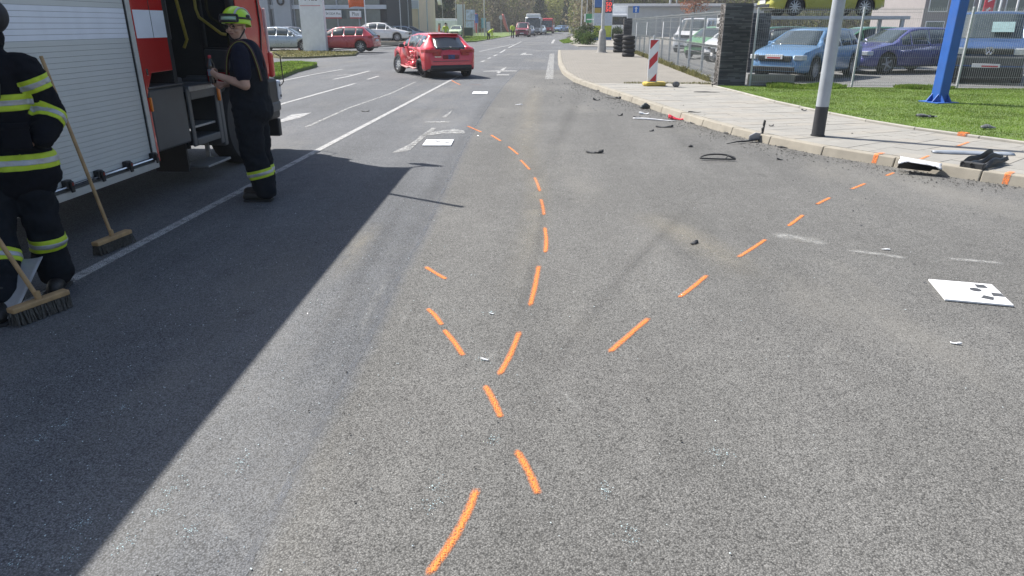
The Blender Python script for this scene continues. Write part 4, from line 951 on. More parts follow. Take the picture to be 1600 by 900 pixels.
def car(name, label, cat, loc, rz, spec, pm, group=None, dent=None, spokes=5, detail=True, roof_rails=False, wheels=True, glass='glass2', plate=None):
    root = thing(name, label, cat, loc, rz, group)
    L, W, r = spec['L'], spec['W'], spec['r']; ra = r+.055; hw = W/2; rw = spec.get('roofw', .70)
    xs = set([p[0] for p in spec['top']]); xs |= {p[0] for p in spec['pl']}
    for xc in (spec['xr'], spec['xf']):
        for k in range(0, 9): xs.add(xc+ra*math.cos(math.pi*k/8))
        xs |= {xc-ra-.015, xc+ra+.015}
    for a, b in spec['side']+[spec['ws'], spec['rg']]: xs |= {a, b}
    x = 0
    while x < L: xs.add(x); x += .22
    xs = sorted(xs); st = [xs[0]]
    for x in xs[1:]:
        if x-st[-1] > .012: st.append(x)
    rows = []
    for x in st:
        zt = lerp_tab(spec['top'], x); zs = min(lerp_tab(spec['sh'], x), zt-.015); hwx = hw*lerp_tab(spec['pl'], x); c = lerp_tab(spec['cab'], x)
        zl = spec['bot']+(.10*max(0, 1-x/.25) if x < .25 else 0)+(.05*max(0, 1-(L-x)/.3))
        for xc in (spec['xr'], spec['xf']):
            if abs(x-xc) <= ra: zl = max(zl, r+math.sqrt(max(0, ra*ra-(x-xc)**2))-.005)
        zl = min(zl, zs-.08); z2 = min(zl+.07, zs-.06); z3 = max(min(zl+(zs-zl)*.55, zs-.05), z2+.01)
        wr = hwx*(rw*c+.93*(1-c)); wg = hwx*(.945*c+.955*(1-c)); dz = zt-zs
        wt = wg+(wr-wg)*.86
        rows.append([(hwx*.955, zl), (hwx*.99, z2), (hwx, z3), (hwx*.99, zs-.035 if zs-.035 > z3 else zs-.01), (hwx*.962, zs), (wg, zs+.02*min(1, dz/.2)), (wt, zs+dz*(.84 if c > .3 else .6)), (wr*.86, zs+dz*((.93 if spec.get('round') else .965) if c > .3 else .86)), (wr*.45, zt-(.016 if spec.get('round') else .006)), (0, zt)])
    nR = len(rows[0]); V = []; idx = {}
    for i, row in enumerate(rows):
        for j, (y, z) in enumerate(row):
            for s_ in ((1, -1) if y > 0 else (1,)):
                p = Vector((st[i]-L/2, s_*y, z))
                if dent: p = dent(p)
                idx[(i, j, s_)] = len(V); V.append(p)
            if y == 0: idx[(i, j, -1)] = idx[(i, j, 1)]
    body, glass_f = [], {}
    for i in range(len(st)-1):
        xm = (st[i]+st[i+1])/2
        for s_ in (1, -1):
            for j in range(nR-1):
                f = (idx[(i, j, s_)], idx[(i+1, j, s_)], idx[(i+1, j+1, s_)], idx[(i, j+1, s_)])
                if s_ < 0: f = f[::-1]
                key = None
                if j == 5:
                    for k, (a, b) in enumerate(spec['side']):
                        if a <= xm <= b: key = ('side', k, s_)
                elif j >= 7:
                    if spec['ws'][0] <= xm <= spec['ws'][1]: key = ('ws',)
                    elif spec['rg'][0] <= xm <= spec['rg'][1]: key = ('rg',)
                (glass_f.setdefault(key, []) if key else body).append(f)
    for i, fl in ((0, False), (len(st)-1, True)):
        ring = [idx[(i, j, 1)] for j in range(nR)]+[idx[(i, j, -1)] for j in range(nR-2, -1, -1)]
        body.append(tuple(ring if fl else ring[::-1]))
    def sub(fs, nm, m, parent, off=0):
        used = sorted({k for f in fs for k in f}); mp = {k: n for n, k in enumerate(used)}
        mb = MB(); mb.v = [tuple(V[k]) for k in used]; mb.f = [tuple(mp[k] for k in f) for f in fs]
        o = mb.build(nm, m, parent, smooth=38); return o
    bd = sub(body, 'body', pm, root); so = bd.modifiers.new('s', 'SOLIDIFY'); so.thickness = .018; so.offset = -1
    for key, fs in glass_f.items():
        nm = {'side': 'side_window', 'ws': 'windscreen', 'rg': 'rear_window'}[key[0]]
        o = sub(fs, nm, M_[glass if key[0] != 'rg' else 'glass'], root)
        if detail: q = o.modifiers.new('s', 'SOLIDIFY'); q.thickness = .006; q.offset = -1
    MB().box(-L/2+.18, L/2-.22, -hw+.24, hw-.24, spec['bot']-.03, .62).box(-L/2+spec['xr']+ra, -L/2+spec['xf']-ra, -hw+.05, hw-(.45 if dent else .05), spec['bot']-.01, .5).build('underbody', M_['black'], root)
    if wheels:
        for xc in (spec['xr'], spec['xf']):
            for s_ in (1, -1): make_wheel(root, xc-L/2, s_*(hw-.125), r, .21, spokes)
    root['L'] = L
    return root
def lights(c, spec, front=True, rear=True, plate=True, grille=True, z=.66, pz=.50):
    L, W = spec['L'], spec['W']
    if front:
        for s_ in (1, -1):
            MB().prism([(L/2-.30, s_*W*.47), (L/2-.10, s_*W*.445), (L/2-.02, s_*W*.33), (L/2-.12, s_*W*.29), (L/2-.3, s_*W*.42)][::s_], z-.06, z+.07).build('headlight', M_['headlens'], c, bevel=.015)
        if grille: MB().box(L/2-.14, L/2+.005, -W*.27, W*.27, z-.10, z+.05).build('grille', M_['black'], c, bevel=.02); MB().box(L/2-.1, L/2+.012, -W*.36, W*.36, .30, .42).build('air_intake', M_['black'], c, bevel=.02)
        if plate: MB().box(L/2-.02, L/2+.022, -.26, .26, pz-.055, pz+.055).build('number_plate', M_['plate'], c, bevel=.004)
    if rear:
        for s_ in (1, -1): MB().prism([(-L/2+.05, s_*W*.30), (-L/2+.02, s_*W*.32), (-L/2+.06, s_*W*.455), (-L/2+.30, s_*W*.492), (-L/2+.30, s_*W*.45)][::-s_], .82, .95).build('tail_light', M_['redlens'], c, bevel=.012)
        if plate: MB().box(-L/2-.02, -L/2+.05, -.26, .26, .62, .73).build('number_plate', M_['plate'], c, bevel=.004)
def mirrors(c, spec, pm, x=.62, z=1.0):
    for s_ in (1, -1): MB().box(x-.06, x+.08, s_*(spec['W']/2+.02)-.09, s_*(spec['W']/2+.02)+.09, z-.065, z+.075).build('mirror', pm, c, bevel=.035)

# ---- the crashed red hatchback
f_ = Vector((math.cos(R(117)), math.sin(R(117)), 0)); l_ = Vector((-f_.y, f_.x, 0))
rl = G(657, 121.5); cc = rl+f_*1.38-l_*.83
P_red = paint('crash_red', (.62, .028, .045), .08, .22)
def crash(p):
    q = p.copy()
    if p.y > 0:
        k = math.exp(-((p.x+.15)/.75)**2)*max(0, min(1, (1.25-p.z)/.55)); q.y -= .36*k*(1 if p.z < .95 else .5); q.z -= .05*k*(p.z > 1.2)
        n = mnoise.noise(p*4.2)*.075+mnoise.noise(p*9)*.06
        w_ = max(0, min(1, (1.0-abs(p.x-.15))/.45)); q.y += n*w_*1.3; q.z += mnoise.noise(p*5+Vector((9, 0, 0)))*.05*w_; q.x += mnoise.noise(p*5+Vector((0, 7, 0)))*.05*w_
    return q
RED = dict(HATCH); RED['roofw'] = .60; RED['W'] = 1.83; RED['round'] = 1; RED['top'] = [(x+(.10*(z-1) if z > 1 and x < 1 else 0), z*(.955 if z > 1 else 1)) for x, z in HATCH['top']]; RED['pl'] = [(0, .70), (.05, .83), (.18, .93), (.5, .985), (.9, 1)]+HATCH['pl'][5:]; RED['rg'] = (.075, .56)
red = car('crashed_car', 'red hatchback with crushed left side stopped across the lane', 'car', (cc.x, cc.y, 0), R(117), RED, P_red, dent=crash, spokes=10, wheels=False)
LH = HATCH['L']/2
make_wheel(red, .80-LH, -.77, .325, .21, 10); make_wheel(red, 3.45-LH, -.77, .325, .21, 10); make_wheel(red, 3.45-LH, .80, .325, .21, 10, steer=R(14), tilt=R(6)); make_wheel(red, .86-LH, .70, .315, .21, 10, rimm='black', tilt=R(-17), steer=R(9))
for s_ in (1, -1):
    MB().prism([(-LH+.035, s_*.30), (-LH-.012, s_*.36), (-LH+.02, s_*.72), (-LH+.12, s_*.83), (-LH+.42, s_*.90), (-LH+.42, s_*.82)][::-s_], .80, .90).build('tail_light', M_['redlens'], red, bevel=.012)
    MB().prism([(-LH+.015, s_*.34), (-LH-.01, s_*.38), (-LH+.0, s_*.62), (-LH+.04, s_*.62)][::-s_], .72, .80).build('tail_light', M_['redlens'], red, bevel=.01)
MB().box(-LH-.03, -LH+.25, -.70, .70, .26, .43).build('rear_valance', M_['black'], red, bevel=.05)
MB().box(-LH+.01, -LH+.10, -.28, .28, .60, .73).build('plate_recess', mat('recess_red', (.20, .012, .018), .4), red, bevel=.02)
MB().box(-LH-.004, -LH+.06, -.12, .10, .60, .735).build('number_plate', mat('plate_blurred', (.045, .06, .16), .5, 0, .4, 12), red, bevel=.005)
mb = MB(); mb.prism([(.56-LH, -.46), (.56-LH, .46), (.86-LH, .50), (.86-LH, -.50)], 1.345, 1.365, Matrix.Translation((0, 0, 0))); mb.build('roof_spoiler', P_red, red, bevel=.012)
MB().box(.05-LH, .10-LH, -.03, .03, .955, .985).build('badge', M_['chrome'], red, bevel=.008)
MB().box(-LH-.008, -LH+.03, .34, .56, .665, .69).build('badge_lettering', M_['chrome'], red, bevel=.003)
MB().box(-LH-.008, -LH+.04, -.62, .62, .535, .546).build('bumper_joint', M_['black'], red)
MB().box(.58, .74, -1.02, -.86, .95, 1.08).build('mirror', P_red, red, bevel=.035); MB().box(.62, .80, .78, .96, .90, 1.02).build('mirror', M_['black'], red, bevel=.035)
# torn door skin, crumpled sill and shredded trim on the hit side
for k, (x0, x1, z0, z1, dy) in enumerate(((-.55, .25, .34, .80, .0), (-.25, .62, .30, .46, .05), (-.72, -.40, .42, .92, -.03))):
    mb = MB(); n, m_ = 12, 8
    for i in range(n+1):
        for j in range(m_+1):
            u, v = i/n, j/m_; x = x0+(x1-x0)*u; z = z0+(z1-z0)*v; q = Vector((x, .62+k, z)); e = .0
            y = .70+dy+.10*mnoise.noise(q*5.5)+.06*mnoise.noise(q*13); mb.v.append((x+.05*mnoise.noise(q*7), y, z+.05*mnoise.noise(q*6+Vector((3, 3, 3)))))
    mb.f = [(i*(m_+1)+j, (i+1)*(m_+1)+j, (i+1)*(m_+1)+j+1, i*(m_+1)+j+1) for i in range(n) for j in range(m_)]
    o = mb.build('torn_panel', P_red, red, smooth=30); o.modifiers.new('s', 'SOLIDIFY').thickness = .006
MB().box(-.98, -.72, .50, .72, .26, .85).build('torn_wheel_arch', M_['black'], red)
mb = MB(); pts = [(-.95, .82, .30), (-.55, .80, .25), (-.1, .83, .29), (.3, .80, .24), (.7, .84, .28), (.95, .86, .30)]; mb.tube(pts, [.02, .035, .03, .04, .03, .02], 6).build('bent_sill', mat('bare_pink_metal', (.62, .30, .28), .45, .2, .3, 14), red, smooth=40)
for k in range(12):
    x = -.75+.14*k; mb = MB(); z = .42+.4*random.random(); mb.tube([(x, .70, z), (x+.1, .765, z+.07), (x+.24, .72, z-.08)], [.008, .020, .005], 5); mb.build('bare_metal_crease', mat('bare_pink_metal', (.62, .30, .28), .45, .2, .3, 14), red)
# pieces of orange helmet-like lamp on the roof behind the rear edge
# (a worker stands behind the roof there)

# ================================================================ RIGHT: fences, pillars, masts
M_['slate'] = leafmat('slate_strips', (.095, .10, .11), (.145, .152, .162), (.235, .24, .25))
M_['slate_sunlit'] = leafmat('sunlit_stone', (.18, .17, .16), (.28, .265, .25), (.40, .375, .36))  # left pillar face: sunlight put into the colour, paler than the front slate
def pillar(label, x0, x1, y0, y1, h, n_h=.033, capm=True):
    t = thing('stone_pillar', label, 'pillar', ((x0+x1)/2, (y0+y1)/2, .09), 0, 'slate clad gate pillars')
    MB().box(x0+.03, x1-.03, y0+.03, y1-.03, .0, h).build('core', mat('pillar_mortar', (.035, .036, .038), .9), t, world=True)
    mb = MB(); mb2 = MB(); z = .06
    while z < h-.01:
        hh = n_h*random.uniform(.75, 1.35); x = x0
        while x < x1-.001:
            L = min(random.uniform(.12, .42), x1-x); 
            if x1-(x+L) < .08: L = x1-x
            d_ = random.uniform(0, .018); mb.box(x+.001, x+L-.001, y0+.028-d_-.004, y0+.06, z, min(z+hh-.003, h)); x += L
        y = y0+.03
        while y < y1-.001:
            L = min(random.uniform(.05, .14), y1-y); d_ = random.uniform(0, .03); mb2.box(x0+.028-d_, x0+.06, y, y+L-.002, z, min(z+hh-.003, h)); y += L
        z += hh
    stuff(mb.build('slate_facing', M_['slate'], t, world=True)); stuff(mb2.build('rough_stone_edge', M_['slate_sunlit'], t, world=True))
    return t
pillar('dark slate clad pillar on the pavement corner behind the warning board', 4.36, 5.08, 19.42, 20.05, 2.16)
pillar('narrow slate pillar far along the side fence by the tyre stacks', PY(975, 40, 46.6).x, PY(988, 40, 46.6).x, 46.6, 47.2, PY(982, 26, 46.6).z-.1)
pillar('slate clad pillar behind the front mesh fence beside the lamp post', 6.55, 7.15, 25.0, 25.6, 2.0)
M_['wire'] = mat('fence_wire', (.40, .41, .40), .45, .4, .1, 20)
def fence(label, A, B_, nbay, top, group, dense=.05, nw=.0026, z0=.14, flip=1, post=.03, folds=(.02, .5, .98)):
    A, B_ = Vector((*A, 0)), Vector((*B_, 0)); d = (B_-A); L = d.length; d.normalize(); n = Vector((-d.y, d.x, 0))*flip
    t = thing('mesh_fence', label, 'fence', tuple((A+B_)/2+Vector((0, 0, .1))), 0, group); bay = L/nbay
    for k in range(nbay+1):
        p = A+d*bay*k
        M = Matrix(((d.x, n.x, 0, p.x), (d.y, n.y, 0, p.y), (0, 0, 1, 0), (0, 0, 0, 1)))
        MB().box(-post*.66, post*.66, .012, .012+post*2, .0, top+.03, M).build('fence_post', M_['galv'], t, world=True, bevel=.004)
    for k in range(nbay):
        a = A+d*(bay*k+.02); mb = MB(); bl = bay-.04
        M = Matrix(((d.x, n.x, 0, a.x), (d.y, n.y, 0, a.y), (0, 0, 1, 0), (0, 0, 0, 1)))
        m_ = int(bl/dense)
        for i in range(m_+1):
            x = i*bl/m_; mb.box(x-nw, x+nw, -nw, nw, z0, top+.02, M)
        nz = 9
        for j in range(nz):
            z = z0+.02+(top-z0-.04)*j/(nz-1); mb.box(0, bl, nw, nw*3, z-nw, z+nw, M)
        for fz in folds:
            z = z0+.03+(top-z0-.06)*fz
            for dz in (-.035, .035): mb.box(0, bl, -nw*4, -nw*2, z+dz-nw*1.3, z+dz+nw*1.3, M)
            for i in range(m_+1):
                x = i*bl/m_; mb.box(x-nw*1.4, x+nw*1.4, -nw*5, -nw*2, z-.04, z+.04, M)
        stuff(mb.build('wire_panel', M_['wire'], t, world=True, fix=False))
    return t
fence('grey wire mesh fence running back from the slate pillar along the footway', (4.46, 20.3), (4.75, 46.5), 11, 2.0, 'wire mesh fences', dense=.12, nw=.0034, flip=-1, post=.034)
fence('wire mesh fence along the grass in front of the parked cars', (5.14, 19.16), (12.9, 18.78), 3, 2.03, 'wire mesh fences', dense=.05, nw=.0019)
pl = thing('fence_plinth', 'low concrete plinth under the mesh fence beside the slate pillar', 'plinth', (5.6, 19.2, .1))
MB().box(5.1, 6.3, 19.22, 19.32, .1, .42).build('concrete_block', M_['kerb'], pl, world=True, bevel=.01)
nb = MB().box(4.5, 4.52, 20.6, 20.95, 1.55, 1.95).build('notice_board', M_['white']); tag(center(nb), 'small white notice with dark panels fixed on the mesh fence by the pillar', 'notice'); 
for z in (1.58, 1.82): MB().box(-.013, -.0105, -.14, .14, z-1.55, z-1.55+.09).build('notice_print', M_['black'], nb)
for k, (y, z0, z1) in enumerate(((41.5, 1.0, 1.75), (36.8, 1.15, 1.75), (31.2, 1.1, 1.75))):
    o = MB().box(4.49, 4.505, y, y+.10, z0, z1).build('banner_strip', M_['white']); tag(center(o), ('white narrow banner strip on the far end of the side fence', 'white narrow banner strip second along the side fence from its far end', 'white narrow banner strip on the side fence left of the warning board')[k], 'banner', 'white strips on the side fence')

# lamp post in the pavement with a black foot
lp = G(1277.5, 212, KH)
t = thing('lamp_post', 'grey lamp post with black painted foot standing in the pavement', 'lamp post', (lp.x, lp.y, KH))
MB().lathe([(.090, 0), (.088, .42)], 24).build('painted_foot', mat('foot_black', (.035, .036, .04), .55, 0, .15, 12), t, smooth=40)
MB().lathe([(.0885, .42), (.083, 2.5), (.060, 7.5)], 24).build('mast', mat('mast_grey', (.40, .43, .46), .5, .1, .10, 4, dirt=.25), t, smooth=40)
MB().lathe([(.10, 0), (.10, .012), (.09, .014)], 24).build('collar', M_['black'], t, smooth=40)
MB().tube([(0, 0, 7.5), (-.4, .3, 7.8), (-1.1, .8, 7.9)], .04, 8).build('arm', M_['galv'], t, smooth=60)
MB().box(-1.6, -1.0, .62, .9, 7.84, 7.95).build('lantern', M_['galv'], t, bevel=.03)
# blue steel column
bp = G(1466, 160, .125)
M_['blue'] = mat('column_blue', (.020, .105, .40), .5, 0, .08, 4, dirt=.22)
t = thing('blue_column', 'tall square blue steel column on the grass before the van', 'column', (bp.x, bp.y, .125), R(17))
mb = MB(); mb.box(-.115, .115, -.115, .115, 0, 6.2); mb.build('shaft', M_['blue'], t, bevel=.02)
for a in range(4):
    Mx = Matrix.Rotation(a*math.pi/2, 4, 'Z')
    for y in (-.08, .08): MB().prism([(0, 0), (.13, 0), (0, .16)], -.008, .008, Mx @ Matrix.Translation((.115, y, .02)) @ Matrix.Rotation(R(90), 4, 'X')).build('gusset', M_['blue'], t)
MB().box(-.26, .26, -.26, .26, 0, .02).build('base_plate', M_['blue'], t, bevel=.004)
MB().box(-2.5, 2.5, -.2, .2, 6.2, 8.2).build('sign_box', M_['blue'], t, bevel=.03)
# warning board
wp = G(1018, 134, KH)
t = thing('warning_board', 'red and white striped warning board in a yellow foot on the pavement', 'warning board', (wp.x, wp.y, KH), R(8))
MB().box(-.13, .13, -.012, .012, .10, 1.17).build('board', M_['white'], t, bevel=.01)
mb = MB()
for z in (.02, .50, .98):
    pts = [(-.105, z-.02), (.105, z+.215), (.105, z+.45), (-.105, z+.215)]
    zz = [(x, min(max(y, .0), 1.03)) for x, y in pts]
    if z == .02: zz = [(-.02, 0), (.105, .0), (.105, .26), ]; zz = [(-.075, 0), (.105, 0), (.105, .20)]
    if z == .98: zz = [(-.105, .80), (.105, 1.03), (-.105, 1.03)]
    if z == .50: zz = [(-.105, .30), (.105, .53), (.105, .76), (-.105, .53)]
    mb.prism(zz, 0, .003, Matrix(((1, 0, 0, 0), (0, 0, -1, -.0125), (0, 1, 0, .12), (0, 0, 0, 1))))
for p_ in [mb]: 
    o = p_.build('red_stripes', mat('stripe_red', (.50, .03, .04), .45), t)
MB().lathe([(.02, 0), (.02, .08), (.012, .10)], 10, Matrix.Translation((-.02, 0, 1.17))).build('lamp_peg', M_['galv'], t, smooth=40)
fo = MB().prism([(-.17, -.16), (.32, -.16), (.38, -.04), (.38, .12), (.32, .2), (-.17, .2), (-.23, .1), (-.23, -.06)], 0, .10).build('foot', mat('foot_yellow', (.50, .37, .06), .6, 0, .2, 9, dirt=.3), t, bevel=.035)
st = MB().ell((0, 0, .06), (.10, .08, .075), 9, 6).build('stone', mat('grey_stone', (.18, .17, .16), .9, 0, .3, 14, .6, 30)); sp_ = G(1056, 135.5, KH); st.location = sp_; tag(st, 'grey stone lying beside the yellow foot of the warning board', 'stone')
# tyres
def tyre_mesh():
    prof = [(.19, .015), (.24, 0), (.29, .012), (.315, .045), (.32, .10), (.315, .155), (.29, .188), (.24, .2), (.19, .185), (.175, .1)]
    return MB().lathe(prof, 28, close=True).mesh('tyre')
ty_me = tyre_mesh(); ty_me.materials.append(M_['rubber'])
for p in ty_me.polygons: p.use_smooth = True
words = ['lowest', 'second lowest', 'middle one', 'second highest', 'topmost']
for px, py, n_, w_ in ((966.5, 82, 5, 'left stack beside the concrete mast'), (982.5, 89, 5, 'right stack beside the mesh fence')):
    b = G(px, py, KH); z = KH
    for k in range(n_):
        o = bpy.data.objects.new('tyre', ty_me); COL.objects.link(o); o.location = (b.x+random.uniform(-.015, .015), b.y+.32+random.uniform(-.015, .015), z); o.rotation_euler.z = random.uniform(0, 6); z += .201
        tag(o, 'black tyre, %s in the %s' % (words[k], w_), 'tyre', 'tyres stacked on the footway')
# concrete mast further off
mp = G(940, 82, KH)
t = thing('concrete_mast', 'pale mast with thick conical concrete foot standing on the beige footway', 'mast', (mp.x, mp.y, KH))
MB().lathe([(.34, 0), (.34, .02), (.25, .03), (.235, .5), (.19, 1.1), (.16, 1.22), (.07, 1.32)], 20).build('concrete_foot', mat('foot_concrete', (.36, .35, .33), .9, 0, .15, 6, dirt=.3), t, smooth=40)
MB().lathe([(.10, 1.25), (.085, 4), (.06, 9)], 14).build('mast', mat('mast_pale', (.5, .5, .48), .5), t, smooth=40)

# ---- the van and the cars on the display lot
P_van = paint('van_blue', (.04, .085, .20), .2, .3)
vp = (PY(1478, 139, 20.3)+PY(1592, 139, 20.3))/2
van = car('parked_van', 'dark blue van facing the fence behind the blue column', 'van', (vp.x+1.04, 22.45, .1), R(-117), VAN, P_van, spokes=5)
LV = 2.45
for s_ in (1, -1):
    MB().prism([(LV-.32, s_*.93), (LV-.13, s_*.90), (LV-.03, s_*.78), (LV-.05, s_*.56), (LV-.3, s_*.80)][::s_],   .78, .95).build('headlight', M_['headlens'], van, bevel=.02)
    MB().prism([(3.75-LV, s_*.95), (3.75-LV, s_*1.12), (3.9-LV, s_*1.13), (3.9-LV, s_*.95)][::s_], 1.12, 1.36).build('mirror', M_['black'], van, bevel=.05)
MB().box(LV-.12, LV-.02, -.56, .56, .80, .94).build('grille', M_['black'], van, bevel=.015)
MB().box(LV-.12, LV+.005, -.84, .84, .50, .75).build('front_bumper', M_['dgrey'], van, bevel=.05)
MB().box(LV-.12, LV+.012, -.86, .86, .13, .48).build('bumper_lower', M_['black'], van, bevel=.04)
MB().box(LV-.02, LV+.02, -.32, .32, .45, .55).build('number_plate', M_['plate'], van, bevel=.004)
MB().box(LV+.0205, LV+.023, -.10, .28, .465, .505).build('plate_print', mat('plate_red', (.5, .05, .06), .5), van)
VE = Matrix.Translation((LV+.005, 0, .875)) @ Matrix(((0, 0, 1, 0), (1, 0, 0, 0), (0, 1, 0, 0), (0, 0, 0, 1)))
mb = MB(); mb.tube([VE @ Vector((.098*math.cos(a), .098*math.sin(a), 0)) for a in [k*math.pi/12 for k in range(25)]], .011, 6)
for a, b in (((-.04, .085), (0, .01)), ((.04, .085), (0, .01)), ((-.08, .05), (-.04, -.08)), ((-.04, -.08), (0, .0)), ((0, 0), (.04, -.08)), ((.04, -.08), (.08, .05))):
    mb.tube([VE @ Vector((*a, 0)), VE @ Vector((*b, 0))], .009, 5)
mb.build('emblem', M_['chrome'], van, smooth=60)
MB().box(.0, .006, -.26, .26, -.19, .19, Matrix.Translation((3.80-LV+.06, .25, 1.42+.06)) @ Matrix.Rotation(R(-46), 4, 'Y')).build('price_sheet', mat('sheet_paper', (.19, .29, .30), .6), van)
P_blue = paint('car_blue', (.10, .21, .36), .25, .3)
bc = car('parked_car', 'light blue hatchback with front plate parked behind the mesh fence', 'car', (7.75, 22.75, .1), R(180+47), HATCH, P_blue, 'cars on the display lot', spokes=10)
lights(bc, HATCH, rear=False, plate=False); mirrors(bc, HATCH, P_blue)
MB().box(LH-.06, LH+.02, -.26, .26, .62, .74).build('number_plate', M_['plate'], bc, bevel=.004); MB().box(LH+.0205, LH+.023, -.2, .2, .635, .675).build('plate_print', mat('plate_red', (.5, .05, .06), .5), bc)
P_dark = paint('car_dark', (.02, .022, .03), .2)
dc = car('parked_car', 'dark car with silver alloy wheel seen past the slate pillar', 'car', (8.2, 27.3, .1), R(176), SEDAN, P_dark, 'cars on the display lot', spokes=10); lights(dc, SEDAN)
pc = car('parked_car', 'dark violet blue hatchback standing beyond the light blue one', 'car', (11.8, 25.6, .1), R(200), HATCH, paint('car_violet', (.07, .075, .22), .2), 'cars on the display lot'); lights(pc, HATCH)
gc = car('parked_car', 'green estate car parked behind the violet blue hatchback', 'car', (12.6, 31.0, .1), R(190), HATCH, paint('car_green2', (.05, .16, .09), .2), 'cars on the display lot', detail=False); lights(gc, HATCH)
dk = thing('display_ramp', 'raised steel display deck carrying the yellow car behind the lamp post', 'ramp', (10.0, 29.0, .1))
MB().box(-3.0, 3.0, -1.1, 1.1, 1.72, 1.84).build('deck', M_['galv'], dk, bevel=.01)
for x in (-2.8, 2.8):
    for y in (-.95, .95): MB().box(x-.06, x+.06, y-.06, y+.06, 0, 1.72).build('deck_leg', M_['galv'], dk)
yc = car('parked_car', 'yellow hatchback shown on the raised display deck', 'car', (10.0, 29.0, 1.942), R(186), HATCH, paint('car_yellow', (.40, .38, .05), .1), 'cars on the display lot', spokes=10); lights(yc, HATCH)
oc = car('parked_car', 'dark green hatchback standing right behind the lamp post', 'car', (9.4, 32.5, .1), R(170), HATCH, paint('car_deepgreen', (.02, .11, .06), .2), 'cars on the display lot', detail=False); lights(oc, HATCH)
b2 = car('parked_car', 'bright blue car at the right edge beyond the van', 'car', (16.4, 27.0, .1), R(-100), HATCH, paint('car_bright_blue', (.03, .14, .42), .2), 'cars on the display lot', spokes=8); lights(b2, HATCH)
b3 = car('parked_car', 'black car at the right edge behind the bright blue one', 'car', (18.6, 33.5, .1), R(-95), HATCH, P_dark, 'cars on the display lot', detail=False); lights(b3, HATCH)
grn = car('parked_car', 'light green hatchback behind the side fence near the slate pillar', 'car', (7.75, 36.2, .1), R(-120), HATCH, paint('car_light_green', (.16, .36, .14), .15), 'cars on the display lot'); lights(grn, HATCH, plate=False)
wv = car('parked_van', 'white van with open bonnet colour panels behind the side fence', 'van', (8.6, 45.0, .1), R(-115), VAN, paint('van_white', (.72, .72, .72), 0), None); lights(wv, VAN, z=.92)
wv['label'] = 'white van parked behind the side fence beside the light green car'
wc = car('parked_car', 'white hatchback next to the light green one behind the side fence', 'car', (8.2, 33.4, .1), R(-125), HATCH, paint('car_white', (.7, .7, .7), 0), 'cars on the display lot'); lights(wc, HATCH)

# ================================================================ SPRAY MARKS, MARKER BOARDS, DEBRIS
M_['spray_k'] = worn('spray_on_kerb', (.88, .23, .045), .36, .52, 25, .6, 140)
def spray(label, px, wpx=7.5, m='spray', z=None, zz=.004):
    lv = z if z is not None else 0.0
    P = smooth_line([G(*p, lv) for p in px], 2) if len(px) > 2 else [G(*p, lv) for p in px]
    mid = P[len(P)//2]; wd = .041+.0012*max(0, min(12, mid.y-2))
    P = resample(P, max(.03, (P[-1]-P[0]).length/14))+[P[-1]]
    ws = [wd*random.uniform(.92, 1.08) for _ in P]; ws[0] *= .5; ws[-1] *= .55
    mb = ribbon([(p.x, p.y) for p in P], ws, lv+zz)
    mb.v = [(x+random.uniform(-.0006, .0006), y+random.uniform(-.0006, .0006), q) for x, y, q in mb.v]
    o = mb.build('spray_mark', M_[m]); center(o); return tag(o, label, 'paint mark', 'orange spray marks of the accident survey')
L_ = lambda s: s
spray('longest orange spray stroke running off the bottom edge of the picture', [(666, 902), (700, 858), (727, 810), (746, 763)])
spray('orange spray stroke nearest the camera, right of the longest one', [(806, 703), (828, 740), (841, 774)])
spray('orange spray stroke below the foot of the long curved row', [(757, 602), (772, 628), (783, 654)])
spray('orange spray stroke at the lower end of the long curved row', [(779, 588), (798, 555), (812, 518)])
spray('longer lower dash of the broken orange line left of the curved row', [(693, 515), (710, 535), (724, 557)])
spray('short upper dash of the broken orange line left of the curved row', [(667, 482), (680, 493), (691, 509)])
spray('lone orange dash left of the curved row, above the broken line', [(664, 417), (680, 427), (698, 437)])
for lab, px in zip(('second', 'third', 'fourth', 'fifth', 'sixth', 'seventh', 'eighth', 'ninth'), (
        [(828, 480), (836, 448), (842, 415)], [(852, 396), (854, 376), (851, 355)], [(850, 337), (848, 322), (845, 311)], [(844, 300), (840, 288), (835, 277)],
        [(828, 266), (821, 258), (813, 250)], [(810, 242), (803, 236), (794, 229)], [(783, 221), (767, 211)], [(753, 207), (730, 197)])):
    spray('%s orange dash up the long curved row from its lower end' % lab, px)
for lab, px in zip(('first', 'second', 'third', 'fourth', 'fifth', 'sixth', 'seventh'), (
        [(951, 552), (985, 522), (1014, 497)], [(1060, 466), (1083, 449), (1105, 430)], [(1152, 403), (1175, 389), (1197, 374)], [(1231, 354), (1255, 336)], [(1275, 320), (1297, 309)], [(1330, 296), (1352, 287)], [(1384, 275), (1397, 270)])):
    spray('%s orange dash from the camera in the straight row towards the kerb' % lab, px)
spray('faint orange dash on the road close to the crashed car', [(703, 124), (711, 129), (720, 133)])
o = spray('pale blurred orange patch on the road behind the crashed car', [(733, 132.5), (752, 132.5)], m='spray_faint'); 
spray('orange tick on the pavement slabs beside the grey trim strip', [(1438, 249), (1452, 243)], z=KH, zz=.004)
spray('orange tick on the slabs at the kerb above the white trim piece', [(1417, 253), (1428, 249)], z=KH, zz=.004)
spray('orange tick across the slabs in the middle of the pavement', [(1494, 229), (1514, 222)], z=KH, zz=.004)
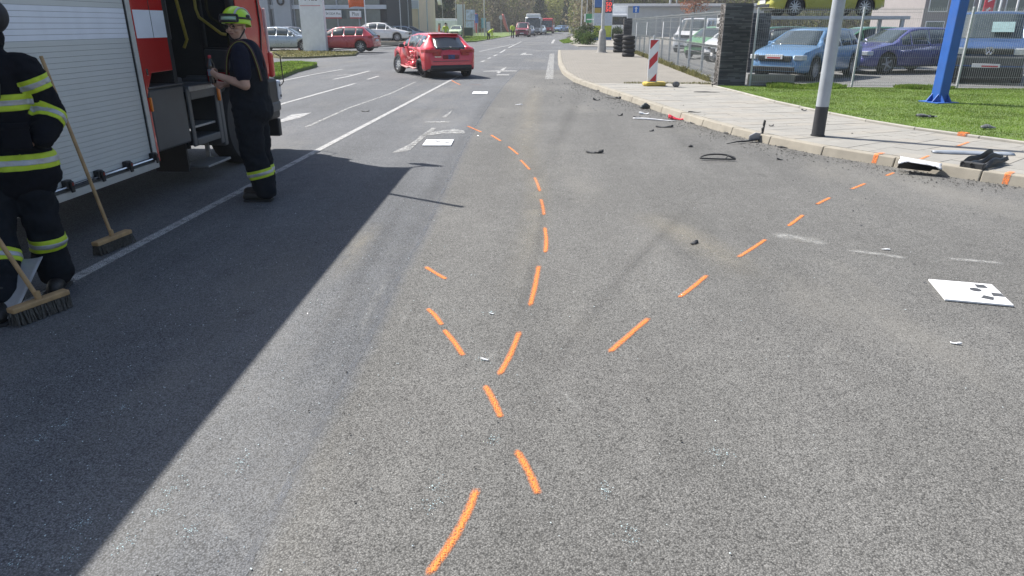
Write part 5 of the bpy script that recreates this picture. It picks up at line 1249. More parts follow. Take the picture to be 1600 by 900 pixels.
def kerb_paint(label, px0, px1):
    a = G(*px0); i = min(range(len(kl)-1), key=lambda k: (kl[k]-a).length); p = min((kl[k].lerp(kl[k+1], t/20) for k in range(len(kl)-1) for t in range(20)), key=lambda q: (q-a).length)
    dd = (kl[i+1]-kl[i]).normalized(); n = Vector((-dd.y, dd.x, 0)); mb = MB(); w_ = .03
    P = [p-n*.03+Vector((0, 0, .01)), p-n*.006+Vector((0, 0, KH-.005)), p+n*.012+Vector((0, 0, KH+.008)), p+n*.16+Vector((0, 0, KH+.007))]
    for q in P: mb.v += [tuple(q-dd*w_), tuple(q+dd*w_)]
    mb.f = [(2*k, 2*k+1, 2*k+3, 2*k+2) for k in range(3)]
    return tag(center(mb.build('spray_mark', M_['spray_k'])), label, 'paint mark', 'orange spray marks of the accident survey')
kerb_paint('orange spray tick over the kerb left of the white trim piece', (1370, 256), None)
kerb_paint('orange spray tick over the kerb at the right edge of the picture', (1572, 288), None)
def edge_paint(label, px):
    a = G(*px, KH); p = min((el[k].lerp(el[k+1], t/20) for k in range(len(el)-1) for t in range(20)), key=lambda q: (Vector((q.x, q.y, 0))-Vector((a.x, a.y, 0))).length)
    o = MB().box(-.06, .06, -.012, .085, KH-.0, KH+.05).build('spray_mark', M_['spray_k']); k = min(range(len(el)-1), key=lambda j: (el[j]-p).length); dd = (el[k+1]-el[k]).normalized()
    o.data.transform(Matrix.Translation((p.x, p.y, 0)) @ Matrix.Rotation(math.atan2(dd.y, dd.x), 4, 'Z')); return tag(center(o), label, 'paint mark', 'orange spray marks of the accident survey')
edge_paint('orange spray tick on the grass edging stones', (1483, 214))

def marker(label, corners, dots, num=None):
    P = [G(*c) for c in corners]; c = sum(P, Vector())/4; ex = ((P[1]-P[0])+(P[2]-P[3]))/2; ey = ((P[0]-P[3])+(P[1]-P[2]))/2
    wd, hd = ex.length, ey.length; ang = math.atan2(ex.y, ex.x)
    t = thing('marker_board', label, 'marker board', (c.x, c.y, .004), ang, 'white survey marker boards')
    sk = ex.normalized().dot(ey.normalized()); 
    MB().box(-wd/2, wd/2, -hd/2, hd/2, .0, .012).build('board', M_['white'], t, bevel=.002)
    for sh_, x, y, s in dots:
        mb = MB()
        if sh_ == 'o': mb.lathe([(s, 0), (s, .002)], 20, Matrix.Translation((x*wd, y*hd, .0121)))
        else: mb.prism([(-s, -s*.8), (s*.9, -s), (s, s*.7), (-s*.6, s)], .0121, .014, Matrix.Translation((x*wd, y*hd, 0)) @ Matrix.Rotation(sh_, 4, 'Z'))
        mb.build('code_mark', mat('code_grey', (.055, .058, .062), .6), t)
    return t
marker('white survey board with four dark marks lying on the road at the right', [(1451, 439), (1551, 448), (1581, 480), (1475, 471)], [('o', .13, .12, .034), (.2, .27, .33, .035), (.1, .40, -.05, .035), (-.3, .20, -.24, .035)])
marker('white survey board lying beside the worn arrow ahead of the truck shadow', [(669, 219.5), (712, 219.5), (702, 228.5), (657, 228.5)], [('o', .0, .05, .04), (.2, .2, .2, .04), (.1, .32, -.1, .04), (-.3, -.12, .25, .03)])
marker('small white survey board farthest up the lane behind the crashed car', [(740, 144), (763, 144), (761, 147.5), (737, 147.5)], [('o', -.1, .05, .05), (.2, .15, .2, .05), (.1, -.3, -.1, .05)])

def shard(label, px, L, Wd, H, ang, m, cat='debris', seed=1, z=0, name='car_fragment', bend=.3, parts=None):
    """a torn, curled piece of bodywork with ragged edges and real thickness"""
    rr = random.Random(seed); p = G(*px, z); t = thing(name, label, cat, (p.x, p.y, z+.006), ang, 'car fragments on the road and pavement')
    mb = MB(); n, k = 14, 6
    top = [rr.uniform(.55, 1) for _ in range(n+1)]; bot = [rr.uniform(.55, 1) for _ in range(n+1)]
    for i in range(n+1):
        u = i/n-.5; e = 1-(2*abs(u))**4*.55
        for j in range(k+1):
            v = j/k-.5; y = v*Wd*(top[i] if v > 0 else bot[i])*e; zz = H*(1-(2*v)**2)*(.6+.4*math.sin(u*5+seed))+bend*H*(2*u)**2*.5
            mb.v.append((u*L, y+.15*Wd*math.sin(u*3+seed), max(.0, zz)+rr.uniform(0, .012)*H*4))
    mb.f = [(i*(k+1)+j, (i+1)*(k+1)+j, (i+1)*(k+1)+j+1, i*(k+1)+j+1) for i in range(n) for j in range(k)]
    o = mb.build('shell', M_[m] if isinstance(m, str) else m, t, smooth=30); o.modifiers.new('s', 'SOLIDIFY').thickness = .004
    if parts:
        mb = MB()
        for _ in range(parts):
            x = rr.uniform(-.4, .4)*L; y = rr.uniform(-.3, .3)*Wd; mb.box(x-.03*rr.random()-.01, x+.03*rr.random()+.01, y-.012, y+.012, 0, H*rr.uniform(.3, .6)+.008, Matrix.Rotation(rr.uniform(-.3, .3), 4, 'Z'))
        stuff(mb.build('torn_ribs', M_['black'], t))
    return t
M_['trim'] = mat('trim_grey', (.13, .135, .14), .55, 0, .25, 12, .2, 40)
M_['trimd'] = mat('trim_dark', (.03, .031, .033), .6, 0, .3, 14, .2, 40)
M_['sillw'] = mat('sill_white', (.62, .63, .65), .4, 0, .12, 12, dirt=.25)
# white half round piece at the kerb
wp_ = G(1434, 272); t = thing('bumper_piece', 'white torn half round trim piece with black inside lying at the kerb', 'debris', (wp_.x, wp_.y, .01), R(-28), 'car fragments on the road and pavement')
mb = MB(); mi = MB(); rr = random.Random(4); n, k = 16, 9
for i in range(n+1):
    u = i/n
    for j in range(k+1):
        a = math.pi*(.10+.86*j/k*(1 if i < 13 else .92)); r_ = .125*(1-.25*u)
        e = .02*mnoise.noise(Vector((u*6, j*.5, 0)))
        if j == 0: a += .30+.55*math.sin(u*3.1)+.35*mnoise.noise(Vector((u*7, 3, 1)))
        if j == 1: a += .14+.25*math.sin(u*3.1)
        x = (u-.5)*.44; mb.v.append((x+e, -r_*math.cos(a)*1.1, r_*math.sin(a)*1.45))
        mi.v.append((x+e, -(r_-.012)*math.cos(a)*1.1, (r_-.012)*math.sin(a)*1.45))
mb.f = [(i*(k+1)+j, (i+1)*(k+1)+j, (i+1)*(k+1)+j+1, i*(k+1)+j+1) for i in range(n) for j in range(k)]; mi.f = mb.f[:]
o = mb.build('shell', M_['sillw'], t, smooth=50); o.modifiers.new('s', 'SOLIDIFY').thickness = .003
mi.build('inside', M_['black'], t, smooth=50)
# long grey strip on the pavement and ribbed plastic sill over the kerb
gp_ = G(1518, 240, KH); t = thing('trim_strip', 'long flat grey trim strip lying across the pavement slabs', 'debris', (gp_.x, gp_.y, KH+.004), R(-4), 'car fragments on the road and pavement')
mb = MB(); n = 16; LL = .95
for i in range(n+1):
    u = i/n; x = (u-.5)*LL; hw_ = .085*(1-.75*(1-min(1, u*5))); z_ = .022+.004*math.sin(u*6)
    mb.v += [(x, -hw_, 0), (x, -hw_*.5, z_), (x, hw_*.6, z_), (x, hw_, 0)]
mb.f = [(4*i+j, 4*i+4+j, 4*i+5+j, 4*i+1+j) for i in range(n) for j in range(3)]
o = mb.build('strip', mat('strip_grey', (.27, .30, .34), .45, .1, .1, 6), t, smooth=30); o.modifiers.new('s', 'SOLIDIFY').thickness = .004
rp = G(1540, 258, KH); t = thing('sill_trim', 'black ribbed plastic sill trim lying over the kerb edge', 'debris', (rp.x, rp.y, KH), R(38), 'car fragments on the road and pavement')
for k_, (dy, hh, m) in enumerate(((.10, .085, 'trimd'), (.045, .05, 'trim'), (.0, .06, 'trimd'), (-.05, .035, 'trim'), (-.10, .045, 'trimd'))):
    mb = MB(); n = 12; rr = random.Random(k_); e0, e1 = -.30-rr.uniform(0, .08), .30+rr.uniform(-.05, .1)
    for i in range(n+1):
        u = i/n; x = e0+(e1-e0)*u; zz = hh*(.75+.25*math.sin(u*3))+.02*math.sin(u*9+k_)+.05*(u-.2)
        mb.v += [(x, dy-.028, .015+zz*.45), (x, dy, zz+.02), (x, dy+.026, .012+zz*.5)]
    mb.f = [(3*i+j, 3*i+3+j, 3*i+4+j, 3*i+1+j) for i in range(n) for j in range(2)]
    o = mb.build('rib', M_[m], t, smooth=30); o.modifiers.new('s', 'SOLIDIFY').thickness = .006
MB().box(-.36, -.30, -.12, .13, -.02, .07).build('end_cap', M_['trimd'], t, bevel=.012)
# upright torn piece against the kerb
up = G(1187, 221); t = thing('torn_bracket', 'dark torn bracket standing upright against the kerb', 'debris', (up.x, up.y, .005), R(20), 'car fragments on the road and pavement')
mb = MB(); pr = [(0, 0), (.035, 0), (.04, .1), (.05, .2), (.06, .30), (.035, .315), (.02, .25), (.03, .22), (.005, .19), (.015, .14), (-.01, .1)]
mb.prism(pr, -.012, .012, Matrix(((1, 0, 0, 0), (0, 0, -1, 0), (0, 1, 0, 0), (0, 0, 0, 1)))); mb.build('upright', M_['trimd'], t, bevel=.004)
mb = MB(); mb.prism([(-.20, 0), (-.01, 0), (-.01, .06), (-.03, .12), (-.12, .135), (-.21, .09)], -.006, .006, Matrix(((1, 0, 0, 0), (0, -.3, -1, 0), (0, .95, -.3, .01), (0, 0, 0, 1)))); mb.build('flap', mat('flap_grey', (.32, .32, .34), .5), t, bevel=.003)
mb = MB(); mb.tube([(-.66, -.14, .012), (-.45, -.10, .03), (-.3, -.06, .02), (-.1, -.04, .03), (.02, -.03, .02)], [.005, .010, .014, .012, .008], 6); mb.build('strap', M_['trimd'], t, smooth=40)
sh_list = [
 ('thin black curved trim loop lying on the road', (1121, 251), .40, .07, .02, R(-8), 'trimd', 11, 0),
 ('black and grey torn plastic piece lying alone in the road', (929, 239), .24, .10, .04, R(-12), 'trimd', 12, 0),
 ('small dark plastic piece in the middle of the road', (1085, 381), .085, .055, .022, R(35), 'trimd', 13, 0),
 ('dark rounded plastic cover lying by the kerb', (1008, 170), .24, .17, .11, R(15), mat('cover_teal_black', (.03, .04, .042), .45), 14, 0),
 ('long thin white strip lying by the kerb', (1022, 188), .80, .045, .03, R(-20), 'sillw', 15, 0),
 ('small crumpled white piece above the thin white strip', (1006, 178.5), .19, .09, .04, R(10), 'white', 16, 0),
 ('red torn bodywork piece lying against the kerb', (1061, 187), .40, .12, .08, R(-15), P_red, 17, 0),
 ('black torn pieces below the red bodywork piece', (1038, 199), .30, .10, .035, R(-5), 'trimd', 18, 0),
 ('row of black rubber scraps along the kerb below the warning board', (966, 154), .70, .11, .06, R(-35), 'trimd', 19, 0),
 ('black scrap farthest up along the kerb', (943, 143), .55, .12, .05, R(-25), 'trimd', 20, 0),
 ('thin dark strip lying on the slabs before the slate pillar', (1104, 144.5), .62, .05, .02, R(0), 'trimd', 21, KH),
 ('small dark stick lying on the kerb top', (1085, 176), .24, .03, .02, R(10), 'trimd', 22, KH),
 ('small black chip on the slabs near the edging', (1256, 173), .09, .07, .03, R(0), 'trimd', 23, KH),
 ('dark chip on the slabs above the upright bracket', (1205, 197), .08, .05, .02, R(0), 'trimd', 24, KH),
 ('small white curled scrap at the right, below the survey board', (1493, 538), .055, .022, .012, R(-30), 'white', 25, 0),
 ('tiny white scrap on the road above the survey board', (1384, 391), .06, .02, .01, R(-20), 'white', 26, 0),
 ('dark lump lying on the lawn near the edging', (1543, 201), .22, .12, .06, R(0), 'trim', 27, .14),
 ('dark crumpled scrap on the lawn above the spray tick', (1447, 183), .34, .14, .05, R(5), 'trim', 28, .14),
 ('white flake at the foot of the kerb left of the bracket', (1108, 198), .11, .05, .02, R(0), 'white', 29, 0),
 ('black flake on the lane between the two white lines', (571, 174.5), .16, .05, .02, R(0), 'trimd', 30, 0),
 ('black chip lying in the open road below the scraps', (969, 181), .10, .07, .04, R(0), 'trimd', 31, 0),
 ('white flake lying ahead by the curved spray row', (811, 164), .16, .05, .015, R(0), 'white', 32, 0),
 ('black chip left of the thin curved trim loop', (1079, 230), .07, .05, .03, R(0), 'trimd', 33, 0),
 ('pale flat paint flake near the foot of the curved row', (757, 563), .045, .02, .006, R(-10), 'sillw', 34, 0),
 ('pale flake on the road left of the longest dash', (768, 491), .03, .015, .005, R(-10), 'sillw', 35, 0),
 ('black strip of rubber lying at the kerb foot right of the dark cover', (1035, 173), .28, .06, .03, R(-30), 'trimd', 41, 0),
 ('grey plastic shard lying below the dark rounded cover', (995, 183), .14, .08, .02, R(20), 'trim', 42, 0),
 ('black wedge of plastic between the red piece and the white flake', (1085, 193), .16, .07, .03, R(-20), 'trimd', 43, 0),
 ('black clip lying left of the black torn pieces', (1018, 205), .10, .06, .02, R(30), 'trimd', 44, 0),
 ('dark shard in the gutter left of the upright bracket', (1140, 209), .20, .07, .03, R(-25), 'trimd', 45, 0),
 ('dark shard in the gutter right of the upright bracket', (1222, 231), .14, .05, .02, R(-28), 'trimd', 46, 0),
 ('dark chip in the open road right of the curved trim loop', (1218, 250), .07, .05, .02, R(10), 'trimd', 47, 0),
 ('small black scrap far up the road edge beside the patch border', (932, 157), .16, .07, .05, R(0), 'trimd', 48, 0),
]
for lab, px, L, Wd, H, an, m, sd_, z in sh_list:
    if lab.startswith('thin black curved'):
        p = G(*px); t = thing('trim_loop', lab, 'debris', (p.x, p.y, .01), R(-6), 'car fragments on the road and pavement')
        pts = [(.22*math.cos(a), .05*math.sin(a)*(1 if math.sin(a) > 0 else .25), .015+.05*max(0, math.sin(a))) for a in [k*math.pi/14 for k in range(29)]]
        MB().tube(pts, .011, 6).build('loop', M_['trimd'], t, smooth=60); MB().tube([(.10, -.005, .02), (.13, .03, .055), (.22, .0, .02)], .012, 6).build('tab', M_['trimd'], t, smooth=60)
    else: shard(lab, px, L, Wd, H, an, m, seed=sd_, z=z, parts=6 if L > .28 and 'strip' not in lab and 'red' not in lab else None)
# small scattered crumbs of black plastic that nobody could count
def g_deb():
    p = random.choice(kr[:140]); e = abs(random.gauss(.25, .8)); return p.x-e*.8, p.y-e*.55+random.gauss(0, .3)
stuff_o = grit('plastic_crumbs', 420, g_deb, .006, .024, M_['trimd'], .006)
grit('plastic_crumbs', 90, lambda: (random.choice(ksm).x+random.uniform(.3, 1.3), random.choice(ksm).y+random.uniform(.3, 1.4)), .008, .025, M_['trimd'], KH)

# ================================================================ BACKGROUND, LEFT: dealership
M_['dglass'] = glassmat('showroom_glass', (.12, .155, .155), .06)
M_['panel'] = mat('facade_panel', (.34, .37, .40), .5, .1, .06, 2)
M_['concrete_l'] = mat('pale_fascia', (.5, .54, .58), .5, 0, .06, 2)
BY = 66.0
bl = thing('showroom', 'grey glass fronted car showroom behind the white pylon', 'building', (-24, BY+5, 0))
xl, xr_ = -46.0, -15.5
MB().box(xl, xr_, BY+.35, BY+12, 0, 5.55).build('wall', mat('showroom_inner', (.05, .055, .06), .8), bl, world=True)
MB().box(xl-.2, xr_+.2, BY-.4, BY+12.2, 5.6, 6.6).build('roof', M_['concrete_l'], bl, world=True)
MB().box(xl, xr_, BY-.1, BY+.3, 2.95, 3.3).build('fascia', M_['concrete_l'], bl, world=True)
x = xl; k = 0
while x < xr_-.5:
    MB().box(x+.06, x+1.94, BY+.1, BY+.16, .25, 2.93).build('window_pane', M_['dglass'], bl, world=True)
    MB().box(x+.06, x+1.94, BY+.1, BY+.16, 3.32, 5.58).build('window_pane', M_['dglass'], bl, world=True)
    MB().box(x-.06, x+.06, BY-.02, BY+.24, 0, 5.6).build('mullion', M_['panel'], bl, world=True)
    MB().box(x+.06, x+1.94, BY+.02, BY+.2, 1.18, 1.25).build('transom', M_['concrete_l'], bl, world=True)
    x += 2.0; k += 1
MB().box(xl, xr_, BY-.0, BY+.3, 0, .25).build('base_strip', M_['panel'], bl, world=True)
p = PY(452, 60, BY); MB().box(p.x-1.0, p.x+.6, BY-.5, BY+.1, 0, 5.6).build('column', M_['panel'], bl, world=True)
p = PY(418, 60, BY); MB().box(p.x-1.2, p.x+.6, BY-.5, BY+.1, 0, 5.6).build('column', M_['panel'], bl, world=True)
MB().tube([PY(438, 1, BY-.6)+Vector((.28*math.cos(a), 0, .33*math.sin(a))) for a in [k*math.pi/10 for k in range(21)]], .085, 6).build('round_emblem', M_['black'], bl, world=True, smooth=60)
TM = Matrix(((1, 0, 0, 0), (0, 0, -1, 0), (0, 1, 0, 0), (0, 0, 0, 1)))
def signboard(px0, px1, py0, py1, y, label, txt, size, tc, base=False):
    a = PY(px0, py1, y); b = PY(px1, py0, y); t = thing('shop_sign', label, 'sign', ((a.x+b.x)/2, y, a.z), 0, None)
    w_, h_ = b.x-a.x, b.z-a.z; MB().box(-w_/2, w_/2, -.06, .06, 0, h_).build('sign_face', M_['white'], t, bevel=.02)
    MB().box(-w_/2, w_/2, -.06, -.0, -.10, -.015).build('sign_trim', mat('sign_red', (.5, .06, .06), .5), t)
    text(txt, size, 'lettering', mat('letter_black', (.02, .02, .025), .5), t, Matrix.Translation((0, -.064, h_*.5)) @ TM, sx=.95)
    return t
signboard(509, 533, 16, 27, BY-.7, 'white sign with black lettering hanging on the showroom front beside the pylon', 'ŠKODA Plus', .27, None)
signboard(547, 564, 17, 27, BY-.7, 'smaller white sign with short lettering right of the longer showroom sign', 'Plus', .42, None)
pa = PY(475, 83, 43.5); pb = PY(512, 83, 43.5); pw = pb.x-pa.x
t = thing('pylon', 'tall white advertising pylon with thin red line before the showroom', 'pylon', ((pa.x+pb.x)/2, 43.6, .0), R(-4))
MB().box(-pw/2, pw/2, -.17, .17, 0, 5.6).build('pylon_body', M_['white'], t, bevel=.02)
pz = PY(490, 8.5, 43.5).z
MB().box(-pw/2+.08, pw/2-.14, -.176, -.171, pz-.03, pz+.0).build('red_line', mat('sign_red', (.5, .06, .06), .5), t)
text('Plus', .52, 'lettering', mat('letter_grey', (.07, .075, .085), .5), t, Matrix.Translation((.05, -.173, pz+.42)) @ TM)
MB().box(-.55, .55, -.175, -.171, pz+1.0, pz+1.9).build('panel_dark', M_['panel'], t)
# beige building
bx = PY(582, 60, 84).x; bxr = PY(655, 60, 84).x
t = thing('beige_building', 'plain beige rendered building with a small window behind the white saloon', 'building', ((bx+bxr)/2, 90, 0))
MB().box(bx-1.5, bxr, 84, 96, 0, 8).build('wall', mat('beige_render', (.74, .60, .44), .9, 0, .05, .8, .2, 20), t, world=True)
MB().box(bx-1.8, bxr+.25, 83.7, 96.3, 8, 8.35).build('roof', M_['panel'], t, world=True)
for (a, b, c, d_) in ((639, 654, 0, 14), (575, 583, 12, 17), (574, 583, 34, 44)):
    P0, P1 = PY(a, d_, 83.98), PY(b, c, 83.98); w0 = MB().box(P0.x, P1.x, 83.92, 84.0, P0.z, P1.z).build('window', M_['white'], t, world=True); MB().box(P0.x+.06, P1.x-.06, 83.9, 83.918, P0.z+.06, P1.z-.06).build('pane', M_['dglass'] if b < 600 else mat('pale_blind', (.5, .52, .58), .5), w0, world=True)
MB().box(bxr+.02, bxr+.1, 83.93, 84.0, 0, 7.9).build('downpipe', M_['galv'], t, world=True)
def far_car(label, px, py, rz, spec, pm, group, z=.06, **k):
    p = G(px, py, z); c = car('parked_car', label, 'car', (p.x, p.y, z), rz, spec, pm, group, **k); lights(c, spec); return c
fc = 'cars outside the showroom'
P_sil = paint('car_silver', (.33, .39, .45), .3); P_wh = paint('car_white', (.7, .7, .7), 0); P_r2 = paint('car_red2', (.42, .035, .05), .1)
c = far_car('silver saloon parked left of the white pylon', 447, 80, R(3), SEDAN, P_sil, fc, spokes=8); mirrors(c, SEDAN, P_sil, .85)
far_car('dark grey car behind the silver saloon', 462, 75, R(10), SEDAN, paint('car_grey', (.12, .13, .15), .2), fc)
c = far_car('red hatchback parked right of the white pylon', 538, 80.5, R(176), HATCH, P_r2, fc, spokes=8)
# white saloon nosing down a display ramp
p = G(600, 71.5); t = thing('display_ramp', 'low pale display ramp carrying the white saloon', 'ramp', (p.x, p.y, .06), 0)
MB().box(-3.4, 3.4, -1.3, 1.6, 0, .28).build('ramp_deck', M_['kerb'], t, bevel=.02)
MB().box(-3.6, -3.42, -1.3, 1.6, 0, .12).build('ramp_edge', M_['kerb'], t)
ws = car('parked_car', 'white saloon shown on the low ramp before the beige building', 'car', (p.x-.15, p.y+.3, .342), R(0), SEDAN, P_wh, fc, spokes=10); lights(ws, SEDAN); mirrors(ws, SEDAN, P_wh, .85)
for px, py, lab in ((631, 66, 'grey car parked behind the nose of the white saloon'), (641, 64, 'dark car parked to the right behind the white saloon'),):
    far_car(lab, px, py, R(15), HATCH, P_sil if 'grey' in lab else paint('car_grey', (.12, .13, .15), .2), fc, detail=False)
# poles, flags
def pole(label, px, py, hgt, r=.05, rz=0, cat='pole', m='galv', group='poles along the forecourt'):
    p = G(px, py); o = MB().lathe([(r, 0), (r*.8, hgt)], 10).build('pole', M_[m] if isinstance(m, str) else m, smooth=50); o.location = (p.x, p.y, .0); return tag(o, label, cat, group)
FLP = 'poles along the forecourt'
of = G(574.5, 75); t = thing('flag', 'orange flag on a white pole in front of the showroom', 'flag', (of.x, of.y, 0))
MB().lathe([(.045, 0), (.035, 6.5)], 10).build('flag_pole', M_['white'], t, smooth=50)
mb = MB(); n = 14
for i in range(n+1):
    for j in range(7): u, v = i/n, j/6; mb.v.append((-.05-u*1.15, .10*math.sin(u*7+v*2)*u, PY(560, 11, of.y).z+.08*math.sin(u*4)*u+v*2.6))
mb.f = [(i*7+j, (i+1)*7+j, (i+1)*7+j+1, i*7+j+1) for i in range(n) for j in range(6)]
o = mb.build('flag_cloth', mat('flag_orange', (.62, .12, .03), .7), t, smooth=60); o.modifiers.new('s', 'SOLIDIFY').thickness = .004
t = thing('traffic_cone', 'small orange cone at the foot of the flag pole', 'cone', (of.x+.35, of.y-.2, .06))
MB().lathe([(.12, .02), (.03, .42)], 14).build('cone_body', mat('cone_orange', (.7, .13, .04), .6), t, smooth=50); MB().box(-.16, .16, -.16, .16, 0, .025).build('cone_base', M_['black'], t)
c2 = copy_tree(t, G(471, 82)+Vector((0, -.2, .1)), 0, 'small orange cone by the front of the silver saloon'); t['group'] = c2['group'] = 'orange cones'
pole('thin grey pole in front of the white saloon', 628, 68, 7)
pole('thin grey pole left of the beige building window', 640, 66, 7.5)
pole('thick grey post at the right corner of the beige building', 669, 62, 8, .09)
pole('wooden pole behind the roof of the crashed car', 724.5, 59, 9, .09, m=mat('pole_wood', (.24, .20, .16), .8))
pole('pale pole beyond the coloured panels on the left verge', 757, 57, 9, .08)
pole('thin pole beside the white block by the crashed car roof', 713, 58, 5, .04)
# feather banner, white pylon, coloured panels
def feather(label, px, py, h0, h1, w_, col, lean=0):
    p = G(px, py); t = thing('feather_banner', label, 'banner', (p.x, p.y, 0), 0, 'feather banners'); MB().tube([(0, 0, 0), (lean*.5, 0, h1*.5), (lean, 0, h1)], .03, 6).build('banner_pole', M_['galv'], t, smooth=60)
    mb = MB(); n = 8
    for i in range(n+1): u = i/n; z = h0+(h1-h0)*u; q = lean*z/h1; mb.v += [(q, 0, z), (q-w_*(.6+.4*math.sin(u*math.pi)), .05*math.sin(u*5), z+.1)]
    mb.f = [(2*i, 2*i+1, 2*i+3, 2*i+2) for i in range(n)]; o = mb.build('banner_cloth', mat('cloth_'+label.split()[0], col, .7), t, smooth=60); o.modifiers.new('s', 'SOLIDIFY').thickness = .006; return t
feather('white feather banner above the crashed car roof', 694, 57, 4.2, 8, .9, (.7, .68, .7), -.3)
feather('pink feather banner leaning at the verge behind the policeman', 798, 58, .6, 2.9, .5, (.62, .22, .20), -.9)
feather('red feather banner among the blue panels', 746, 55, .3, 3.2, .6, (.6, .12, .16), .1)
a, b = PY(715, 55, 110), PY(727, 55, 110)
t = thing('pylon', 'pale grey pylon farther along the left side behind the crashed car', 'pylon', ((a.x+b.x)/2, 110, 0)); MB().box(-(b.x-a.x)/2, (b.x-a.x)/2, -.2, .2, 0, PY(720, 7, 110).z).build('pylon_body', mat('pylon_grey', (.42, .46, .5), .5), t, bevel=.02); MB().box(-(b.x-a.x)/2-.02, (b.x-a.x)/2+.02, -.22, .22, 0, .5).build('pylon_foot', M_['panel'], t)
for (x0, x1, y0, y1, col, lab) in ((728, 742, 15, 32, (.38, .45, .62), 'blue and white advertising panel right of the grey pylon'), (742, 747, 22, 36, (.08, .17, .5), 'narrow deep blue panel beside the red banner'), (728, 741, 33, 46, (.6, .6, .58), 'white lower panel under the blue advertising panel'), (752, 759, 28, 44, (.12, .3, .38), 'teal advertising panel right of the red banner'), (760, 766, 34, 48, (.5, .5, .6), 'small white and blue panel at the end of the row')):
    A, B_ = PY(x0, y1, 100+x0*.01), PY(x1, y0, 100+x0*.01); t = thing('advert_panel', lab, 'panel', ((A.x+B_.x)/2, A.y, 0), 0, 'advertising panels on the left verge')
    w_ = B_.x-A.x; MB().box(-w_/2, w_/2, -.05, .05, A.z, B_.z).build('panel_face', mat('adv_%d' % x0, col, .5, 0, .35, 2.5), t)
    for q in (-w_*.4, w_*.4): MB().box(q-.03, q+.03, -.03, .03, 0, A.z+.01).build('panel_post', M_['galv'], t)
p = G(732, 58); t = thing('waste_bin', 'dark green waste container on the left verge', 'bin', (p.x, p.y, .05)); MB().box(-.62, .62, -.5, .5, .12, 1.1).build('bin_body', mat('bin_green', (.02, .06, .04), .5), t, bevel=.05); MB().box(-.66, .66, -.54, .54, 1.1, 1.2).build('bin_lid', mat('bin_green', (.02, .06, .04), .5), t, bevel=.04)
for s_ in (-1, 1): MB().lathe([(.1, -.05), (.1, .05)], 10, Matrix.Translation((s_*.5, -.4, .1)) @ Matrix.Rotation(R(90), 4, 'Y')).build('bin_wheel', M_['rubber'], t)
# long white caravan / low hall
A, B_ = PY(648, 50, 118), PY(716, 50, 118); hz = PY(660, 31, 118).z
t = thing('caravan', 'long white caravan with small dark windows behind the crashed car', 'caravan', ((A.x+B_.x)/2, 118, 0))
wl_ = B_.x-A.x; MB().box(-wl_/2, wl_/2, -1.1, 1.1, .35, hz).build('caravan_body', M_['white'], t, bevel=.12); MB().box(-wl_/2+.3, wl_/2-.3, -1, 1, hz, hz+.18).build('roof_hump', M_['white'], t, bevel=.06)
for q in (-.42, -.35, .1, .25): MB().box(q*wl_-.22, q*wl_+.22, -1.112, -1.101, hz*.45, hz*.78).build('caravan_window', M_['dglass'], t)
for q in (-.15, .15): MB().lathe([(.33, -.1), (.33, .1)], 14, Matrix.Translation((q*wl_, -1.0, .33)) @ Matrix.Rotation(R(90), 4, 'X')).build('wheel', M_['rubber'], t)
far_car('pale green and white car half hidden behind the crashed car', 714, 57.5, R(-90), HATCH, paint('car_palegreen', (.45, .55, .35), 0), fc, z=.05, detail=False)
# round sign seen from the back
def roadsign(label, px, py, ztop, disc, col, rz=0, hpole=None):
    p = G(px, py); t = thing('road_sign', label, 'sign', (p.x, p.y, 0), rz, None); MB().lathe([(.04, 0), (.035, ztop)], 8).build('sign_post', M_['galv'], t, smooth=50); return t
t = roadsign('round road sign seen from its grey back on the left verge', 783, 54, 2.9, 0, None); MB().lathe([(.001, 0), (.35, 0), (.35, .02), (.001, .02)], 20, Matrix.Translation((0, .04, 2.75)) @ Matrix.Rotation(R(90), 4, 'X')).build('sign_disc', M_['galv'], t)

